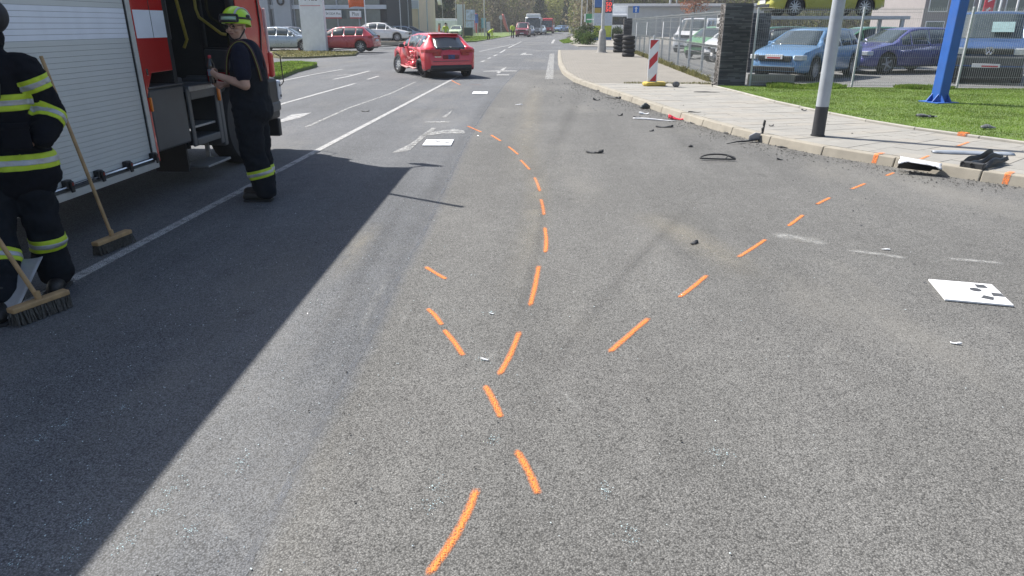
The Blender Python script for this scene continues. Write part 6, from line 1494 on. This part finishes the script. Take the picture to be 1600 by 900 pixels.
# ================================================================ TRAFFIC QUEUE
def box_vehicle(name, label, cat, loc, rz, L, W, H, pm, win, group=None, front_h=.95, roofm=None, nose=.15, hump=None):
    """bus or lorry: rounded shell with its own windscreen, windows, lamps, bumper and wheels"""
    t = thing(name, label, cat, loc, rz, group); hw = W/2
    prof = [(-L/2, .35), (L/2-.02, .35), (L/2, .9), (L/2-.03, 1.2), (L/2-nose, H-.15), (L/2-nose-.25, H), (-L/2+.1, H), (-L/2, H-.1)]
    M = Matrix(((1, 0, 0, 0), (0, 0, -1, 0), (0, 1, 0, 0), (0, 0, 0, 1)))
    MB().prism(prof, -hw, hw, M).build('body', pm, t, bevel=.07)
    MB().prism([(L/2-.008, 1.12), (L/2+.006, 1.12), (L/2-nose+.012, H-.28), (L/2-nose-.01, H-.28)], -hw+.1, hw-.1, M).build('windscreen', M_['glass'], t)
    for s_ in (1, -1):
        n = max(1, int((L-1.5)/1.5))
        if win:
            for k in range(n): x0 = -L/2+.4+k*(L-1.6)/n; MB().box(x0, x0+(L-1.6)/n-.1, s_*hw-.02, s_*hw+.008, 1.25, H-.55).build('side_window', M_['glass'], t)
        MB().box(L/2-.06, L/2+.02, s_*(hw-.42)-.16, s_*(hw-.42)+.16, .68, .86).build('headlight', mat('lamp_on_glass', (.7, .7, .66), .2, 0, .1, 20, coat=.4), t, bevel=.03)
        for x in (L/2-min(2.3, L*.22), -L/2+min(2.6, L*.24)): MB().lathe([(.25, -.13), (.40, -.13), (.44, 0), (.40, .13), (.25, .13)], 16, Matrix.Translation((x, s_*(hw-.14), .44)) @ Matrix.Rotation(R(90), 4, 'X')).build('wheel', M_['rubber'], t, smooth=40)
        MB().box(L/2-.1, L/2+.05, s_*(hw+.14)-.07, s_*(hw+.14)+.07, H*.55, H*.55+.3).build('mirror', M_['black'], t, bevel=.03)
    MB().box(L/2-.1, L/2+.025, -hw+.08, hw-.08, .3, .6).build('bumper', roofm or M_['black'], t, bevel=.04)
    if hump: MB().box(L/2-hump[0], L/2-.35, -hw+.12, hw-.12, H, H+hump[1]).build('roof_pod', M_['white'], t, bevel=.12)
    return t
q0 = G(815, 58); 
rv = car('waiting_van', 'dark red van at the head of the waiting traffic', 'van', (q0.x+.1, q0.y+2.5, 0), R(-92), VAN, paint('van_red', (.24, .03, .045), .1), 'vehicles waiting on the road'); lights(rv, VAN, rear=False, z=.92)
q1 = G(826, 56.5); car('waiting_car', 'dark grey car right behind the red van', 'car', (q1.x, q1.y+3.5, 0), R(-90), HATCH, paint('car_grey', (.12, .13, .15), .2), 'vehicles waiting on the road', detail=False)
q2 = G(833, 55); bs = box_vehicle('bus', 'white city bus waiting behind the red van', 'bus', (q2.x, q2.y+6.2, 0), R(-90), 12, 2.55, 2.75, M_['white'], True, 'vehicles waiting on the road', nose=.12, hump=(4, .5)); MB().box(5.95, 6.02, -1.1, .9, .5, 1.05).build('front_print', mat('bus_print', (.32, .33, .36), .5, 0, .8, 5), bs); MB().box(5.86, 6.0, -.9, .9, 2.45, 2.62).build('destination_board', M_['black'], bs)
q3 = G(855, 52.5); box_vehicle('lorry', 'red lorry waiting behind the bus', 'lorry', (q3.x, q3.y+4, 0), R(-93), 7.5, 2.4, 2.75, paint('lorry_red', (.42, .03, .04), .1), False, 'vehicles waiting on the road', nose=.2)
cw = G(846, 53); car('waiting_car', 'pale car squeezed between the bus and the red lorry', 'car', (cw.x, cw.y, 0), R(-92), HATCH, P_sil, 'vehicles waiting on the road', detail=False)
for k, (px, py, pm, lab) in enumerate(((875, 50, paint('car_blue', (.10, .21, .36)), 'blue car leading the queue in the far bend'), (884, 49.6, paint('car_blue3', (.10, .16, .30)), 'second blue car in the far bend, left of the white ones'), (891, 49.4, P_wh, 'white car in the middle of the far bend queue'), (899, 50.2, P_sil, 'silver car in the far bend behind the sign post'), (905, 50.6, P_wh, 'white car at the right end of the far bend queue'))):
    p = G(px, py); cx_ = car('waiting_car', lab, 'car', (p.x, p.y, 0), R(-112+k*4), HATCH if k % 2 == 0 else SEDAN, pm, 'cars queueing in the far bend', detail=False); lights(cx_, HATCH if k % 2 == 0 else SEDAN, rear=False)

# ---- people far off
def far_person(label, px, py, rz, pose, vest=True, z=.0):
    p = G(px, py); t = thing('person', label, 'person', (p.x, p.y, z), rz); B = MB(); J = MB(); Tr = MB()
    if pose == 'stand':
        hp_, sh, hd = Vector((0, 0, .92)), Vector((0, 0, 1.42)), Vector((0, -.02, 1.66)); ft_ = [(.10, -.05, .06), (-.12, .06, .06)]; hn = [(.26, -.05, .95), (-.28, -.16, 1.05)]
    else:
        hp_, sh, hd = Vector((0, .1, .72)), Vector((0, -.30, 1.0)), Vector((0, -.52, 1.03)); ft_ = [(.12, 0, .06), (-.12, .12, .06)]; hn = [(.15, -.45, .45), (-.15, -.5, .4)]
    for s_, f in zip((.1, -.1), ft_):
        k = Vector(((f[0]+s_)/2, f[1]-.05, hp_.z*.53)); Tr.cap(hp_+Vector((s_, 0, 0)), .10, k, .075).cap(k, .075, f, .06); B.cap(f, .045, (f[0], f[1]-.15, .04), .035); B.cap(k, .05, f, .045)
    J.cap(hp_, .15, sh-(sh-hp_)*.1, .17, 14, .75); 
    for s_, h_ in zip((.19, -.19), hn):
        a = sh+Vector((s_, 0, -.02)); e = a.lerp(Vector(h_), .5)+Vector((s_*.25, .04, 0)); J.cap(a, .075, e, .06).cap(e, .06, a.lerp(Vector(h_), .9), .05); B.cap(e, .04, h_, .03); hand(B, h_, Vector(h_)-e, (0, -1, 0), .5)
    J.cap(sh+Vector((-.15, 0, 0)), .07, sh+Vector((.15, 0, 0)), .07); B.cap(hp_, .11, sh, .12).cap(sh, .06, hd, .055); head(B, hd)
    link('body', blob(B, .014, 3), M_['skin'], t); link('trousers', blob(Tr, .02, 3), M_['trous'], t)
    cm = blob(J, .02, 3); link('jacket', cm, M_['hiv'] if vest else M_['trous'], t)
    MB().ell(hd+Vector((0, .015, .06)), (.10, .125, .09), 14, 8).build('cap', M_['hiv'] if pose == 'bend' else M_['trous'], t, smooth=180)
    return t
far_person('policeman in yellow vest and dark trousers standing on the road before the red van', 801, 60, R(10), 'stand')
far_person('worker in yellow jacket bending down on the left grass verge', 764, 62, R(70), 'bend')
w3 = far_person('worker in yellow vest standing behind the roof of the crashed car', 697, 66, R(0), 'stand')
p = G(687, 67); t = thing('guide_post', 'slim orange guide post standing behind the roof of the crashed car', 'guide post', (p.x, p.y, 0))
MB().lathe([(.11, .05), (.10, 1.25), (.05, 1.5), (.03, 1.62)], 12).build('post_body', mat('cone_orange', (.7, .13, .04), .6), t, smooth=50); MB().box(-.2, .2, -.2, .2, 0, .06).build('post_foot', M_['black'], t)
MB().lathe([(.106, .8), (.104, .98)], 12).build('reflective_sleeve', M_['white'], t, smooth=50)

# ================================================================ BACKGROUND, RIGHT
def totem():
    A, B_ = PY(926, 64, 77.5), PY(955, 64, 77.5); w_ = B_.x-A.x; t = thing('price_totem', 'fuel price totem with red digits behind the concrete mast', 'price sign', ((A.x+B_.x)/2, 77.5, .1))
    zz = lambda y: PY(940, y, 77.35).z-.1
    def pn(nm, x0, x1, y0, y1, m, d=.0): return MB().box(-w_/2+x0*w_, -w_/2+x1*w_, -.151-d, -.14, max(0, zz(y1)), zz(y0)).build(nm, m, t)
    MB().box(-w_/2, w_/2, -.14, .14, 0, 6.2).build('totem_body', M_['white'], t, bevel=.01)
    pn('blue_base', 0, 1, 58, 66, mat('totem_blue', (.04, .14, .38), .5)); pn('yellow_panel', 0.02, .98, 40, 57.8, mat('totem_yellow', (.45, .50, .04), .5, 0, .25, 3)); pn('pale_panel', .02, .98, 21, 39.8, mat('totem_pale', (.46, .51, .58), .5))
    pn('price_panel', .02, .98, -45, 20.5, mat('totem_dark', (.035, .05, .09), .5)); pn('blue_panel', .03, .42, -10, 11, mat('totem_blue', (.04, .14, .38), .5), .004); pn('ochre_panel', .03, .36, 12.5, 20, mat('totem_ochre', (.42, .30, .06), .5), .004)
    dg = mat('price_digits', (.75, .07, .05), .5, emit=.5)
    for y in (-2.5, 7, 15): text('50', .58, 'digits', dg, t, Matrix.Translation((w_*.27, -.158, zz(y))) @ TM, sx=1.1, bold=.015)
    MB().box(-w_/2-.16, -w_/2-.1, -.05, .0, 0, 4.2).build('side_post', M_['white'], t)
totem()
gs = G(915, 62); t = thing('green_sign', 'green panel sign on a post above the bushes', 'sign', (gs.x+.1, gs.y+1.5, .1)); z0, z1 = PY(917, 37, gs.y+1.5).z, PY(917, 23, gs.y+1.5).z
MB().box(-.1, .9, -.05, .05, z0, z1).build('sign_face', mat('sign_green', (.04, .28, .12), .5, 0, .1, 3), t, bevel=.02); MB().box(.0, .8, -.055, -.051, z0+.3, z0+.42).build('sign_print', M_['white'], t); MB().box(-.3, -.12, -.05, .05, z0+.1, z1).build('side_panel', M_['white'], t); MB().lathe([(.05, 0), (.05, z0)], 8, Matrix.Translation((.4, 0, 0))).build('sign_post', M_['galv'], t)
PRS = 'pale posts along the far right kerb'
for px, py, h, r, lab in ((899, 52, 8, .07, 'pale tall post farthest left beside the far bend'), (907.5, 60, 8.5, .075, 'pale tall post between the far bend and the green sign'), (915.5, 60, 8, .05, 'thin pale post above the green sign'), (973.5, 50, 8, .05, 'thin pale post right of the price totem'), (1004.5, 47, 8, .05, 'thin pale post above the far end of the side fence'), (1043, 58, 9, .16, 'thick grey utility pole behind the side fence'), (1053, 56, 9, .12, 'pale utility pole just right of the thick grey one')):
    pole(lab, px, py, h, r, m='mast_pale' if False else MATS['mast_pale'], group=PRS)
t = roadsign('small white road sign with red on the post by the far bend', 897.5, 53, 3.6, 0, None); z0 = PY(897, 28, t.location.y).z; MB().box(-.35, .35, -.05, -.02, z0, z0+1.4).build('sign_face', M_['white'], t); MB().box(-.2, .2, -.055, -.051, z0+.8, z0+1.2).build('sign_print', mat('sign_red', (.5, .06, .06), .5), t)
bs_ = PY(993.5, 20, 60); t = thing('one_way_sign', 'square blue sign with white upward arrow behind the side fence', 'sign', (bs_.x, 60, .1)); zb, zt_ = bs_.z-.1, PY(993.5, 9.5, 60).z-.1
MB().lathe([(.035, 0), (.035, zt_)], 8).build('sign_post', M_['galv'], t); hs = (zt_-zb)/2; MB().box(-hs, hs, -.06, -.04, zb, zt_).build('sign_face', mat('sign_blue', (.02, .15, .5), .4), t, bevel=.01)
MB().prism([(-.05, -hs*.75), (.05, -hs*.75), (.05, hs*.25), (.13, hs*.25), (0, hs*.8), (-.13, hs*.25), (-.05, hs*.25)], 0, .004, Matrix.Translation((0, -.0605, zb+hs)) @ TM).build('white_arrow', M_['white'], t)
# long pale hall and grey building behind the lot
A, B_ = PY(962, 50, 101), PY(1190, 50, 101); hz = PY(1040, 12, 101).z
t = thing('long_hall', 'long low pale hall with flat roof behind the side fence', 'building', ((A.x+B_.x)/2, 106, 0)); wl_ = B_.x-A.x
mb = MB()
for k in range(int(wl_/1.2)): MB().box(-wl_/2+k*1.2+.01, -wl_/2+(k+1)*1.2-.01, -5.06, -5, 0, hz).build('wall_panel', mat('hall_panel', (.40, .43, .45), .6, 0, .05, 1), t)
MB().box(-wl_/2, wl_/2, -4.98, 5, 0, hz).build('wall', mat('hall_panel', (.40, .43, .45), .6, 0, .05, 1), t); MB().box(-wl_/2-.4, wl_/2+.3, -5.5, 5.5, hz, hz+.5).build('roof', mat('hall_roof', (.25, .27, .29), .6), t)
MB().box(-wl_/2-.42, wl_/2+.32, -5.55, -5.5, hz+.2, hz+.52).build('roof_edge', M_['white'], t)
t = thing('white_lorry', 'white box lorry parked right of the price totem', 'lorry', (PY(962, 50, 90).x, 93, .1)); MB().box(-1.25, 1.25, -4, 3, .9, 3.6).build('cargo_box', M_['white'], t, bevel=.05); MB().box(-1.15, 1.15, -5.6, -4.1, .5, 2.7).build('cab', M_['white'], t, bevel=.15); MB().box(-1.0, 1.0, -5.63, -5.58, 1.5, 2.4).build('windscreen', M_['glass'], t)
for y in (-5, 1.5):
    for s_ in (-1, 1): MB().lathe([(.25, -.13), (.45, -.13), (.45, .13), (.25, .13)], 14, Matrix.Translation((s_*1.1, y, .45)) @ Matrix.Rotation(R(90), 4, 'Y')).build('wheel', M_['rubber'], t, smooth=40)
A, B_ = PY(1440, 40, 62), PY(1640, 40, 62); t = thing('grey_building', 'grey two storey building with banded windows behind the van', 'building', ((A.x+B_.x)/2, 66, 0)); wl_ = B_.x-A.x
MB().box(-wl_/2, wl_/2, -3.9, 6, 0, 8).build('wall', mat('grey_render', (.27, .25, .25), .85, 0, .06, 1), t); MB().box(-wl_/2-.3, wl_/2+.3, -4.2, 6.2, 8, 8.4).build('roof', M_['panel'], t)
n = int(wl_/2)
for k in range(n):
    for z in (.6, 2.6, 4.9):
        x0 = -wl_/2+.3+k*2.0; w0 = MB().box(x0, x0+1.5, -3.96, -3.9, z, z+1.3).build('window', M_['white'], t); MB().box(x0+.07, x0+1.43, -3.985, -3.962, z+.07, z+1.23).build('pane', M_['dglass'], w0)
for k, (px, lab) in enumerate(((1523, 'white flag pole left of the red banner before the grey building'), (1556, 'white flag pole right of the red banner before the grey building'), (1582, 'white flag pole at the right edge before the grey building'))):
    p = PY(px, 40, 40); o = MB().lathe([(.05, 0), (.04, 7)], 10).build('flag_pole', M_['white'], smooth=50); o.location = (p.x, 40, .1); tag(o, lab, 'flag pole', 'white flag poles before the grey building')
p = PY(1543, 18, 41); rbn = MB().box(-.25, .25, -.02, .02, -.15, 3.5).build('red_banner', mat('banner_red', (.55, .07, .09), .6)); rbn.location = (p.x, 41, p.z); tag(rbn, 'long red banner with white marks hanging before the grey building', 'banner')
for k in range(7): MB().prism([(-.1, 0), (.12, .12), (.05, .22), (-.12, .08)], 0, .004, Matrix.Translation((0, -.021, .0+.45*k)) @ TM).build('banner_print', M_['white'], rbn)
bpole = MB().lathe([(.04, 0), (.035, 4.6)], 8).build('banner_pole', M_['galv'], smooth=50); bpole.location = (p.x+.31, 41, .1); tag(bpole, 'thin pole holding the long red banner before the grey building', 'pole')

# ================================================================ TREES, BUSHES, WOOD
LM = {'ever': leafmat('leaf_evergreen', (0.018, 0.039, 0.021), (0.033, 0.063, 0.03), (0.06, 0.099, 0.045)), 'spring': leafmat('leaf_spring', (0.18, 0.208, 0.046), (0.27, 0.288, 0.064), (0.36, 0.36, 0.108)), 'bare': leafmat('twig_brown', (0.146, 0.127, 0.091), (0.227, 0.199, 0.133), (0.319, 0.279, 0.186)), 'olive': leafmat('leaf_olive', (0.119, 0.146, 0.059), (0.199, 0.213, 0.08), (0.293, 0.293, 0.119)), 'bush': leafmat('leaf_bush', (.035, .075, .014), (.065, .12, .02), (.11, .16, .035)), 'rust': leafmat('leaf_rust', (0.224, 0.084, 0.042), (0.308, 0.126, 0.07), (0.392, 0.196, 0.112)), 'dark': leafmat('leaf_dark', (0.029, 0.048, 0.019), (0.048, 0.072, 0.029), (0.08, 0.112, 0.045))}
BK = mat('bark', (.10, .085, .07), .9, 0, .3, 6, .6, 20)
def leaves(mb, n, gen, s0, s1):
    for _ in range(n):
        c = gen(); s = random.uniform(s0, s1); a = Vector((random.gauss(0, 1), random.gauss(0, 1), random.gauss(0, 1))).normalized(); b = a.orthogonal().normalized(); b = (Matrix.Rotation(random.uniform(0, 6.28), 3, a) @ b); d = a.cross(b)
        mb.add([c-b*s, c+d*s*.45, c+b*s, c-d*s*.45+a*s*.2], [(0, 1, 2), (0, 2, 3)])
def tree(name, label, px, py, h, rad, kind, z0=.25, n=900, group=None, loc=None, ls=(.10, .24), base=0, seed=0, cat='tree'):
    p = Vector(loc) if loc else G(px, py); rr = random.Random(seed or int(px*7+py)); t = thing(name, label, cat, (p.x, p.y, base), rr.uniform(0, 6), group)
    mb = MB(); th = h*(.9 if kind in ('bare', 'ever') else .7); mb.tube([(0, 0, 0), (rr.uniform(-.1, .1), rr.uniform(-.1, .1), th*.4), (rr.uniform(-.2, .2), rr.uniform(-.2, .2), th)], [h*.022, h*.016, h*.004], 7)
    tips = []
    for k in range(10 if kind != 'ever' else 14):
        zz = h*(z0+(.9-z0)*k/11); a = k*2.4+rr.random(); L = rad*(.95 if kind != 'ever' else 1-.8*(zz/h-z0)/(1-z0))*rr.uniform(.6, 1); e = Vector((math.cos(a)*L, math.sin(a)*L, zz+(L*.6 if kind in ('bare', 'spring', 'olive') else -.1*L)))
        m_ = Vector((math.cos(a)*L*.5, math.sin(a)*L*.5, zz+L*.2*(1 if kind != 'ever' else 0))); mb.tube([(0, 0, zz), m_, e], [h*.009, h*.006, h*.002], 5); tips += [m_, e, m_.lerp(e, .5)]
    mb.build('trunk', BK, t, smooth=60)
    cl = MB(); cents = tips+[Vector((rr.gauss(0, rad*.4), rr.gauss(0, rad*.4), h*rr.uniform(z0+.05, .97))) for _ in range(14)]
    def gen():
        if kind == 'ever':
            zz = z0+(1-z0)*random.random()**1.2; r_ = rad*(1.05-zz+z0*.2)*math.sqrt(random.random())*(.75+.25*math.sin(zz*40)); a = random.uniform(0, 6.28); return Vector((r_*math.cos(a), r_*math.sin(a), h*zz-.15*r_))
        c = random.choice(cents); s = rad*.24; return c+Vector((random.gauss(0, s), random.gauss(0, s), random.gauss(0, s*.8)))
    leaves(cl, n, gen, *ls); cl.build('crown', LM[kind], t, fix=False); return t
bigl = (.16, .42)
tree('conifer', 'dark tall conifer behind the caravan', 683, 54, 14, 3.6, 'ever', .06, 2600, 'trees on the left side', ls=bigl)
tree('conifer', 'dark conifer right of the beige building corner', 668, 53, 12, 3.0, 'ever', .05, 2000, 'trees on the left side', ls=bigl)
tree('conifer', 'dark conifer left of the grey far pylon', 703, 53, 13, 3.2, 'ever', .05, 2200, 'trees on the left side', ls=bigl)
tree('conifer', 'slim dark conifer above the bus roof', 843, 49, 16, 3.2, 'ever', .05, 2200, 'trees by the road', ls=bigl)
tree('conifer', 'narrow dark conifer right of the yellow green tree', 885, 48.5, 11, 2.0, 'ever', .05, 1600, 'trees by the road', ls=bigl)
tree('spring_tree', 'yellow green round tree above the red lorry', 866, 48.2, 9, 6.2, 'spring', .1, 3600, 'trees by the road', ls=(.2, .5))
for k, (px, py, h, r_, lab) in enumerate(((734, 51, 12, 4, 'brown bare tree behind the blue advertising panel'), (752, 50, 13, 4.5, 'brown bare tree behind the red banner'), (771, 50, 13, 4.5, 'brown bare tree behind the bending worker'), (790, 49.5, 14, 4.5, 'brown bare tree behind the round sign'), (808, 49, 14, 5, 'brown bare tree behind the red van'), (826, 48.5, 14, 5, 'brown bare tree behind the bus'))):
    tree('bare_tree', lab, px, py, h, r_, 'bare' if k % 3 else 'olive', .06, 2600, 'bare trees along the left verge', ls=(.14, .4))
for px, py, h, r_, kd, lab in ((908, 64, 1.8, 1.0, 'dark', 'dark bush under the green sign'), (917, 66, 1.6, .9, 'dark', 'dark bush left of the price totem'), (911, 68, .9, .8, 'bush', 'bright green low bush before the price totem'), (919, 69, .8, .7, 'bush', 'bright green low bush at the foot of the totem'), (958, 62, 1.5, 1.0, 'dark', 'dark bush right of the price totem'), (967, 62, 1.3, .9, 'dark', 'dark bush behind the left tyre stack')):
    p = G(px, py, .1); t = thing('bush', lab, 'bush', (p.x, p.y, .1), 0, 'bushes by the price totem'); mb = MB()
    for k in range(7): a = k*.9; mb.tube([(0, 0, 0), (r_*.5*math.cos(a), r_*.5*math.sin(a), h*.7)], [.03, .01], 5)
    mb.build('stems', BK, t); cl = MB(); cs = [Vector((random.gauss(0, r_*.45), random.gauss(0, r_*.45), h*random.uniform(.15, .9))) for _ in range(16)]
    leaves(cl, 900, lambda: (lambda c: Vector((c.x+random.gauss(0, .2), c.y+random.gauss(0, .2), max(.02, c.z+random.gauss(0, .16)))))(random.choice(cs)), .05, .12); cl.build('foliage', LM[kd], t, fix=False)
tree('rust_tree', 'small tree with rusty red leaves above the long hall', 1083, 47, 8.5, 1.9, 'rust', .35, 1500, 'trees behind the right side', loc=(PY(1083, 40, 97).x, 97, 0), ls=(.08, .18))
for k, px in enumerate((925, 948, 975, 1005, 1040, 1075, 1115, 1160, 1215, 1280, 1345, 1410, 1470)):
    tree('bare_tree', ['tree with thin spring leaves behind the totem', 'tree behind the price totem digits', 'tree above the left end of the long hall', 'tree above the blue arrow sign', 'tree above the thick utility pole', 'tree behind the rusty tree', 'tree above the slate pillar', 'tree between pillar and yellow car', 'tree behind the yellow car', 'tree right of the lamp post top', 'tree between lamp post and blue column', 'tree left of the blue column', 'tree behind the blue column'][k]+', olive brown crown', px, 46, 11+k % 3, 4.6, 'olive' if k % 2 else 'bare', .1, 2200, 'trees behind the right side', loc=(PY(px, 40, 120+4*(k % 3)).x, 120+4*(k % 3), 0), ls=(.16, .42))
# wooded slope closing the view
def slope(name, x0, x1, y0, y1, h, m): 
    mb = MB(); n = 40
    for i in range(n+1):
        for j in range(7):
            u, v = i/n, j/6; x = x0+(x1-x0)*u; y = y0+(y1-y0)*v; mb.v.append((x, y, -.5+h*v**.8+3*mnoise.noise(Vector((x*.02, y*.02, 0)))*v))
    mb.f = [(i*7+j, (i+1)*7+j, (i+1)*7+j+1, i*7+j+1) for i in range(n) for j in range(6)]; return struct(mb.build(name, m, smooth=180))
slope('wooded_hill', -260, 300, 262, 420, 34, mat('hill_earth', (.06, .06, .03), .95, 0, .3, .05))
cl = MB(); tk = MB()
def g_wood():
    x = random.uniform(-150, 200); v = random.random()**1.5; return Vector((x, 255+v*70, max(.3, v*13+random.uniform(0, 11)+2*mnoise.noise(Vector((x*.05, v*3, 0))))))
leaves(cl, 42000, g_wood, .45, 1.25)
stuff(cl.build('woodland', leafmat('wood_mix', (.07, .078, .045), (.14, .135, .08), (.21, .20, .11)), fix=False))
for k in range(260):
    x = random.uniform(-140, 190); y = 252+random.random()*40; tk.tube([(x, y, 0), (x+random.gauss(0, .4), y, 7), (x+random.gauss(0, .8), y, 15)], [.22, .15, .05], 5)
stuff(tk.build('woodland_trunks', BK, fix=False))
# hedge-like thicket along the left verge behind the trees
cl = MB(); leaves(cl, 15000, lambda: (lambda u: Vector((-26+u*22+random.gauss(0, 1.2), 128+u*70+random.gauss(0, 2), abs(random.gauss(0, 2.6)))))(random.random()), .12, .4)
stuff(cl.build('thicket', LM['bare'], fix=False))
cl = MB(); leaves(cl, 15000, lambda: Vector((random.uniform(2, 70), 128+random.gauss(0, 3), abs(random.gauss(0, 3.2)))), .14, .42)
stuff(cl.build('thicket', LM['olive'], fix=False))

# ================================================================ HAZE
hz_m = bpy.data.materials.new('haze_air'); hz_m.use_nodes = True; N = hz_m.node_tree.nodes; N.remove(N['Principled BSDF'])
pv = N.new('ShaderNodeVolumePrincipled'); pv.inputs['Color'].default_value = (.93, .95, 1, 1); pv.inputs['Density'].default_value = .0006; pv.inputs['Anisotropy'].default_value = .3
hz_m.node_tree.links.new(pv.outputs[0], N['Material Output'].inputs['Volume'])
stuff(MB().box(-920, 920, -320, 1520, -1.2, 60).build('haze', hz_m))
